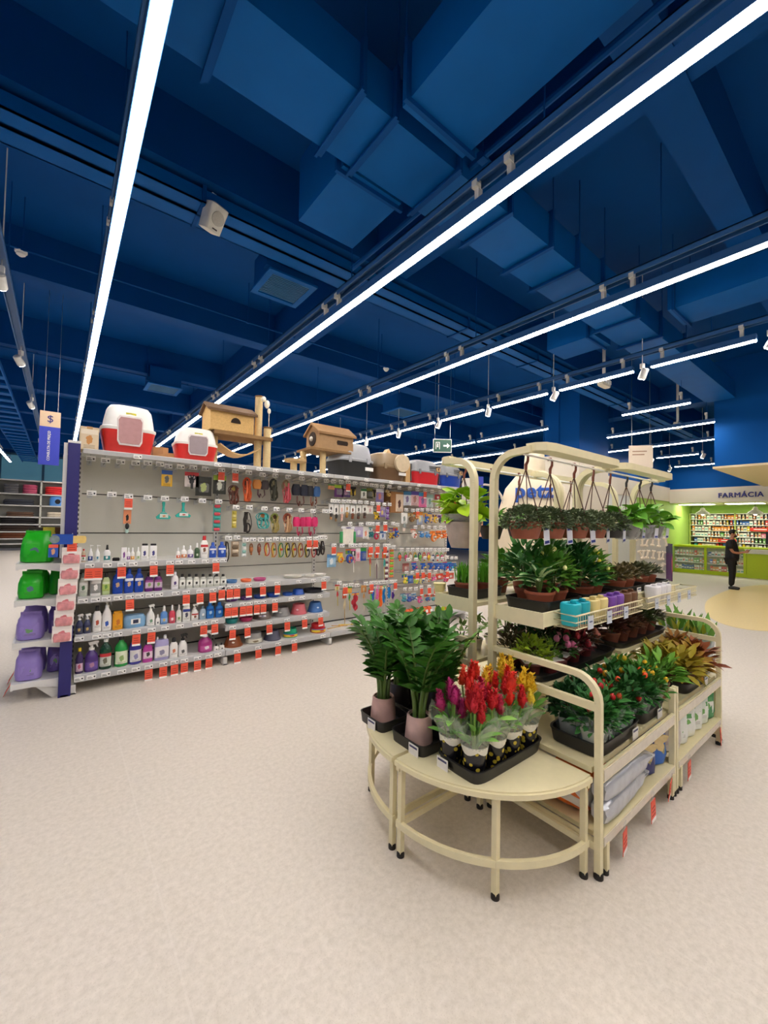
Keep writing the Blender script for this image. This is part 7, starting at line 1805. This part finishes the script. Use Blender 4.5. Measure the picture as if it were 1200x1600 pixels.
# ------------------------------------------------------------------ things standing beyond the stand
t = thing('adoption_pod', 'cream rounded display pod with blue lettering behind the plants', 'display', (6.1, 3.75, 0), -.98)
pr = [(0, .52, .4), (.05, .56, .44), (1.2, .58, .46), (1.7, .56, .44), (2.05, .46, .36), (2.25, .3, .24), (2.33, .17, .16)]
obj('pod_body', MB().shell(pr, 32, 2.6), M('#EBDDBF', .5, noise=.02, scale=2), t)
obj('pod_neck', MB().lathe([(.17, 2.3), (.16, 2.5), (.15, 2.62), (.1, 2.68), (.03, 2.7)], 22), M('#EBDDBF', .5, noise=.02), t)
text_mesh('lettering', 'petz', .3, M('#2A5FC0', .4), t, (-.02, -.455, 1.97), (PI / 2, 0, 0), depth=.012, bold=.012, spacing=1.1)
obj('ring', MB().tube([(-.78 + .3 * math.cos(q * PI / 12), -.2, 1.75 + .36 * math.sin(q * PI / 12)) for q in range(24)], .018, 8, True), M('#D8D2C4', .4), t)
t = thing('poster_stand', 'tall poster stand with a dog drawing beside the end of the long gondola', 'poster', (5.25, 4.35, 0), -.9)
obj('upper_poster', MB().box(-.16, -.01, 1.75, .08, .01, 2.2), LM('#EDE6DA', '#EDE6DA', '#C8B49A'), t, smooth=False)
obj('blue_side', MB().box(.08, -.012, 1.7, .18, .012, 2.22), M('#3A4AB8', .5), t, smooth=False)
obj('lower_poster', MB().box(-.14, -.01, 1.25, .18, .01, 1.72), M('#E2A98A', .5, noise=.05, scale=3), t, smooth=False)
obj('stand_foot', MB().box(-.02, -.02, 0, .02, .02, 1.75).box(-.2, -.15, 0, .2, .15, .02), GREYM, t, smooth=False)
t = thing('hanging_card', 'cream ceiling card hanging above the far end of the plant stand', 'hanging sign', (8.4, 3.0, 2.55), -.9)
obj('card', MB().box(-.2, -.006, 0, .2, .006, .42), M('#E8D9C4', .5, noise=.02), t, smooth=False)
obj('print', MB().box(-.14, -.008, .3, .1, -.006, .32).box(-.14, -.008, .24, .06, -.006, .26), M('#A8866A', .5), t, smooth=False)
obj('suspension_wire', MB().tube([(-.15, 0, .42), (-.15, 0, 2.05)], .003, 4).tube([(.15, 0, .42), (.15, 0, 2.05)], .003, 4), METAL, t)
# gondola of bones between the stand and the pharmacy
t = thing('bone_rack', 'grey peg rack of white bones seen beyond the plant stand', 'shelving', (11.0, 3.7, 0), -.95)
obj('panel', MB().box(-.36, 0, .1, .3, .03, 1.28), PANEL, t, smooth=False)
obj('base', MB().box(-.36, -.4, 0, .3, .03, .12), LIPM, t, smooth=False)
obj('poster', MB().box(.31, -.3, .25, .33, .03, 1.1), LM('#5A2A6A', '#3A3A5A', '#E8702A'), t, smooth=False)
for r_ in range(3):
    for k in range(6):
        b = thing('rawhide_bone', 'white rawhide bone, %s from the left, %s row of the far peg rack' % (ORD[k + 1], ORD[r_ + 1]), 'pet treat', (0, 0, 0), 0, 'bones on the far peg rack')
        co, si = math.cos(-.95), math.sin(-.95)
        lx, ly = -.3 + .11 * k + R(-.015, .015), -.06
        b.location = Vector((11.0 + lx * co - ly * si, 3.7 + lx * si + ly * co, 1.25 - .3 * r_ + R(-.02, .02))) * U
        b.rotation_euler = (0, R(-.4, .4), -.95)
        obj('bone', MB().tube([(0, 0, -.06), (0, 0, -.2)], .022, 7).ball((-.02, 0, -.05), .028, n=8, m=5).ball((.02, 0, -.05), .028, n=8, m=5).ball((-.02, 0, -.21), .028, n=8, m=5).ball((.02, 0, -.21), .028, n=8, m=5), M('#EDE2CC', .6, noise=.08), b)
# ------------------------------------------------------------------ pharmacy
LIMEC = M('#B6CC12', .4, noise=.03)
ct = thing('pharmacy_counter', 'lime green pharmacy counter with glazed display windows', 'counter', (16.5, 0, 0))
obj('counter_base', MB().box(0, -4, 0, .7, 5.0, .12), LIMEC, ct, smooth=False)
obj('counter_front', MB().box(0, -4, .12, .04, 2.98, .86), LIMEC, ct, smooth=False)
obj('counter_top', MB().box(-.03, -4, .86, .72, 5.02, .92), LIMEC, ct, smooth=False)
for y in (3.02, 4.0, 4.98): obj('divider', MB().box(0, y - .035, .12, .05, y + .035, .86), LIMEC, ct, smooth=False)
obj('counter_back', MB().box(.4, 3, .12, .42, 5, .86), M('#DDE4B8', .5), ct, smooth=False)
for z in (.36, .6): obj('display_shelf', MB().box(.04, 3.0, z - .015, .4, 5.0, z), WHITE, ct, smooth=False)
for y0, y1 in ((3.055, 3.965), (4.035, 4.945)): obj('glass', MB().box(.005, y0, .12, .012, y1, .86), M('#F4FAF6', .05, noise=0, alpha=.08), ct, smooth=False)
ws = thing('medicine_shelving', 'wall of dark backed shelves behind the pharmacy counter', 'shelving', (18.02, 0, 0))
obj('back_panel', MB().box(.34, -3.5, 0, .36, 4.84, 2.02), M('#6E6964', .6), ws, smooth=False)
SZ = [1.82, 1.62, 1.42, 1.22, 1.02, .82, .6]
for z in SZ + [2.02]: obj('shelf', MB().box(0, -3.5, z - .02, .34, 4.84, z), M('#F0EFEA', .45), ws, smooth=False)
for y in (4.82, 3.55, 2.3, 1.05): obj('side_panel', MB().box(.0, y - .015, 0, .34, y + .015, 2.02), M('#C8D86A', .5), ws, smooth=False)
MEDC = [('white', '#F1F0EC'), ('cream', '#E8DCC0'), ('red', '#D8433E'), ('blue', '#3A6AB8'), ('green', '#6FB05A'), ('teal', '#3FA8A8'), ('orange', '#E8903A'), ('pink', '#E07A9A'), ('yellow', '#E0C81E'), ('grey', '#8A8C90')]
WTS = [13, 6, 1.8, 1.2, 1.6, 1.2, 1.6, 1, .8, 1]
MED = {}
for nmc, c in MEDC:
    for v in range(3):
        wd, h = [(.06, .155), (.085, .13), (.055, .165)][v]
        m = MB()
        if v == 2: m.lathe([(wd * .5, 0), (wd * .5, h * .7), (wd * .3, h * .78), (wd * .3, h), (wd * .28, h)], 8)
        else: m.box(-.03, -wd / 2, 0, .03, wd / 2, h)
        m.mat(1).box(-.032, -wd * .36, h * .25, -.03, wd * .36, h * .5)
        MED[nmc, v] = m.mesh('medicine_box', [M(c, .45, noise=.04), M('#FFFFFF' if nmc not in ('white', 'cream') else ['#D8433E', '#3FA8A8', '#E8903A'][v], .5)], False)
def meds(x, ya, yb, z, step, zone, n=99):
    y = ya; k = 0; lst = []
    run = random.choices(MEDC, WTS)[0]
    while y < yb and k < n:
        if R(0, 1) < .4: run = random.choices(MEDC, WTS)[0]
        v = random.randrange(3)
        nmc = run[0]
        o = link('medicine_bottle' if v == 2 else 'medicine_box', MED[nmc, v], None, (x, y, z))
        lst.append((o, nmc, 'bottle' if v == 2 else 'box'))
        y += step * R(.85, 1.2); k += 1
    for q, (o, c, kd) in enumerate(reversed(lst)):
        tag(o, '%s medicine %s, %s from the left, %s' % (c, kd, ORD[q + 1], zone), 'medicine', 'medicines, ' + zone)
for i, z in enumerate(SZ):
    meds(18.08, 1.7 if i < 4 else 2.2, 4.75, z, .088 if i < 5 else .1, '%s pharmacy wall shelf from the top' % ORD[i + 1])
for i, z in enumerate((.6, .36, .12)):
    meds(16.62, 4.08, 4.9, z, .075, '%s row, left counter window' % ORD[i + 1])
    meds(16.62, 3.1, 3.92, z, .075, '%s row, right counter window' % ORD[i + 1])
for (y, z, lb) in ((2.9, 1.42, 'red sign strip on the pharmacy shelf edge'), (3.75, 1.02, 'red and white display box on the pharmacy shelf')):
    t = thing('shelf_display', lb, 'display', (18.0, y, z))
    obj('panel', MB().box(-.03, -.25, 0, .0, .25, .12), M('#D8342E', .5), t, smooth=False)
    obj('print', MB().box(-.033, -.16, .05, -.03, .16, .08), WHITE, t, smooth=False)
t = thing('checkout_screen', 'black checkout screen on the lime counter at the right edge', 'screen', (16.6, 2.25, .92))
obj('screen', MB().box(-.03, -.75, .12, .0, .3, .5), M('#141416', .3), t, smooth=False)
obj('stand', MB().box(-.02, -.08, 0, .04, .08, .14).box(-.08, -.16, 0, .1, .16, .015), BLACKP, t, smooth=False)
t = thing('counter_tray', 'pale tray standing at the counter edge beside the man', 'tray', (16.46, 2.6, .74))
obj('tray_body', MB().box(-.04, -.3, 0, .0, .4, .12), M('#D8D6C4', .5), t, smooth=False)
obj('rim', MB().box(-.05, -.32, .12, .0, .42, .135), WHITE, t, smooth=False)
for k, y in enumerate((3.68, 2.5)):
    t = thing('pendant_lamp', 'white dome pendant lamp over the pharmacy counter, the %s one' % ('left', 'right')[k], 'lamp', (15.0 + 1.4, y * 1.09 + .03, 1.93), 0, 'pendant lamps of the pharmacy')
    obj('shade', MB().lathe([(.2, 0), (.205, .01), (.17, .07), (.1, .12), (.07, .15), (.06, .2), (.03, .23)], 20), M('#F2F1EA', .45), t)
    obj('bulb', MB().ball((0, 0, .02), .05, n=10, m=6), M('#FFF6E8', .5, noise=0, emit=6), t)
    obj('cord', MB().tube([(0, 0, .23), (0, 0, .45)], .006, 5), BLACKP, t)
for k, y in enumerate((4.35, 3.1, 1.6)):
    t = thing('ceiling_panel_light', 'white flush panel light in the pharmacy ceiling, %s from the left' % ORD[k + 1], 'ceiling light', (17.0, y, 2.29), 0, 'panel lights of the pharmacy')
    obj('diffuser', MB().box(-.25, -.45, -.003, .25, .45, .01), M('#FFF8EC', .5, noise=0, emit=9), t, smooth=False)
    obj('frame', MB().box(-.27, -.47, 0, -.25, .47, .02).box(.25, -.47, 0, .27, .47, .02).box(-.25, -.47, 0, .25, -.45, .02).box(-.25, .45, 0, .25, .47, .02), WHITE, t, smooth=False)
# ------------------------------------------------------------------ the man with a phone
def skin(name, pts, edges, root, mat, parent, lev=2):
    me = bpy.data.meshes.new(name)
    me.from_pydata([(p[0], p[1], p[2]) for p in pts], edges, [])
    me.materials.append(mat)
    o = bpy.data.objects.new(name, me)
    COL.objects.link(o)
    o.parent = parent
    md = o.modifiers.new('skin', 'SKIN')
    md.use_smooth_shade = True
    lay = me.skin_vertices[0].data if me.skin_vertices else None
    if lay is None:
        bpy.context.view_layer.objects.active = o
        lay = me.skin_vertices[0].data
    for i, p in enumerate(pts):
        lay[i].radius = (p[3], p[4] if len(p) > 4 else p[3])
        lay[i].use_root = i == root
    sb = o.modifiers.new('sub', 'SUBSURF')
    sb.levels = lev; sb.render_levels = lev
    return o
PH = 1.43 * U / 1.74
man = thing('person', 'man in a black t-shirt and black trousers standing and looking at his phone', 'person', (12.94, 2.62, 0), -PI * .5)
man.scale = (PH, PH, PH)
SK = M('#B98062', .5, noise=.04); BLK = M('#16161A', .8, noise=.15); HAIR = M('#14100E', .7, noise=.2)
# local frame: faces +x, metres for a 1.74 m figure
body = [(0, 0, .98, .09), (0, 0, 1.18, .08), (.0, 0, 1.38, .08), (.01, 0, 1.47, .06, .07), (.03, 0, 1.54, .052, .052), (.05, 0, 1.60, .075, .07), (.055, 0, 1.67, .088, .076),
        (0, .17, 1.40, .06, .06), (.02, .22, 1.24, .048, .048), (.08, .21, 1.10, .04, .04), (.2, .15, 1.08, .034, .034), (.29, .08, 1.12, .026, .03), (.345, .055, 1.14, .02, .032),
        (0, -.17, 1.40, .06, .06), (.02, -.22, 1.24, .048, .048), (.08, -.21, 1.10, .04, .04), (.2, -.15, 1.08, .034, .034), (.29, -.08, 1.11, .026, .03), (.34, -.05, 1.12, .02, .032),
        (0, .09, .90, .09, .09), (.01, .1, .5, .06, .06), (-.02, .1, .1, .045, .045), (0, -.09, .90, .09, .09), (.02, -.1, .5, .06, .06), (.0, -.1, .1, .045, .045)]
be = [(0, 1), (1, 2), (2, 3), (3, 4), (4, 5), (5, 6), (2, 7), (7, 8), (8, 9), (9, 10), (10, 11), (11, 12), (2, 13), (13, 14), (14, 15), (15, 16), (16, 17), (17, 18), (0, 19), (19, 20), (20, 21), (0, 22), (22, 23), (23, 24)]
for s, hx in ((1, 12), (-1, 18)):
    b = body[hx]
    for k in range(4):
        n = len(body)
        yy = b[1] + s * (.012 - .0 * k); zz = b[2] - .022 + .016 * k
        L = (.055, .065, .068, .06)[k]
        body += [(b[0] + .02, yy, zz, .008), (b[0] + L * .7, yy - s * .012, zz + .005, .0078), (b[0] + L * .9, yy - s * .035, zz + .01, .007)]
        be += [(hx, n), (n, n + 1), (n + 1, n + 2)]
    n = len(body)
    body += [(b[0] - .01, b[1] - s * .02, b[2] + .03, .0095), (b[0] + .02, b[1] - s * .035, b[2] + .05, .0085), (b[0] + .045, b[1] - s * .04, b[2] + .055, .0075)]
    be += [(hx, n), (n, n + 1), (n + 1, n + 2)]
skin('body', body, be, 0, SK, man)
sm = MB()
def sec(z, cx, rx, ry): return [(cx + rx * math.cos(2 * PI * q / 20), ry * math.sin(2 * PI * q / 20), z) for q in range(20)]
sm.rings([sec(*q) for q in ((.84, .01, .15, .185), (.92, .015, .165, .195), (1.05, .02, .165, .19), (1.2, .015, .15, .19), (1.33, .005, .135, .2), (1.4, 0, .115, .19), (1.45, .005, .085, .13), (1.48, .01, .06, .07))])
for s in (-1, 1): sm.tube([(0, s * .15, 1.42), (.0, s * .2, 1.39), (.012, s * .225, 1.3), (.025, s * .23, 1.2)], [.06, .078, .075, .074], 12)
sm.v = [(x / 1, y, z) for x, y, z in sm.v]
SHIRT = sm
tr = [(0, 0, .94, .14, .165), (0, .085, .84, .105, .105), (.015, .1, .5, .078, .075), (-.015, .1, .09, .062, .06), (0, -.085, .84, .105, .105), (.03, -.1, .5, .078, .075), (.005, -.1, .09, .062, .06)]
skin('trousers', tr, [(0, 1), (1, 2), (2, 3), (0, 4), (4, 5), (5, 6)], 0, M('#111114', .8, noise=.12), man)
for s, x in ((1, -.015), (-1, .005)):
    sh = [(x - .06, s * .1, .045, .042), (x + .02, s * .1, .048, .05, .045), (x + .12, s * .105, .032, .034, .045), (x + .19, s * .105, .026, .024, .036)]
    skin('shoe', sh, [(0, 1), (1, 2), (2, 3)], 1, BLACKP, man)
def rawobj(name, mb, m, parent):
    me = bpy.data.meshes.new(name)
    me.from_pydata([tuple(v) for v in mb.v], [], mb.f)
    me.materials.append(m)
    me.polygons.foreach_set('use_smooth', [True] * len(mb.f))
    o = bpy.data.objects.new(name, me)
    COL.objects.link(o); o.parent = parent
    return o
rawobj('t_shirt', SHIRT, BLK, man)
hb = MB().ball((.035, 0, 1.69), .105, .09, .085, 16, 9)
hb.v = [(x - (.05 if x > .09 and z < 1.72 else 0), y, max(z, 1.64 if x > .03 else 1.585)) for x, y, z in hb.v]
rawobj('hair', hb, HAIR, man)
rawobj('beard', MB().ball((.085, 0, 1.57), .052, .06, .035, 12, 7), M('#2A1E18', .8, noise=.2), man)
rawobj('nose', MB().ball((.145, 0, 1.635), .02, .014, .024, 8, 6), SK, man)
for s in (1, -1):
    rawobj('ear', MB().ball((.04, s * .083, 1.63), .022, .012, .032, 8, 6), SK, man)
    e = rawobj('eye', MB().ball((.128, s * .034, 1.655), .011, .012, .008, 8, 6), M('#F0ECE6', .3), man)
    rawobj('iris', MB().ball((.136, s * .034, 1.653), .005, .006, .006, 8, 5), M('#241610', .3), e)
    rawobj('eyebrow', MB().ball((.132, s * .034, 1.678), .01, .022, .005, 8, 5), HAIR, man)
rawobj('mouth', MB().ball((.133, 0, 1.59), .01, .024, .007, 10, 5), M('#9A5A4A', .5), man)
t = thing('phone', 'dark phone held in the hands of the man', 'phone', (12.94, 2.62, 0), -PI * .5)
t.scale = (PH, PH, PH)
o = rawobj('phone_case', MB().box(-.004, -.037, -.075, .004, .037, .075), M('#1A1C20', .3), t)
o.location = (.40, 0, 1.165); o.rotation_euler = (0, .75, 0)
o2 = rawobj('phone_screen', MB().box(-.0055, -.033, -.07, -.004, .033, .07), M('#C8D4E4', .3, emit=.6, noise=0), t)
o2.location = o.location; o2.rotation_euler = o.rotation_euler
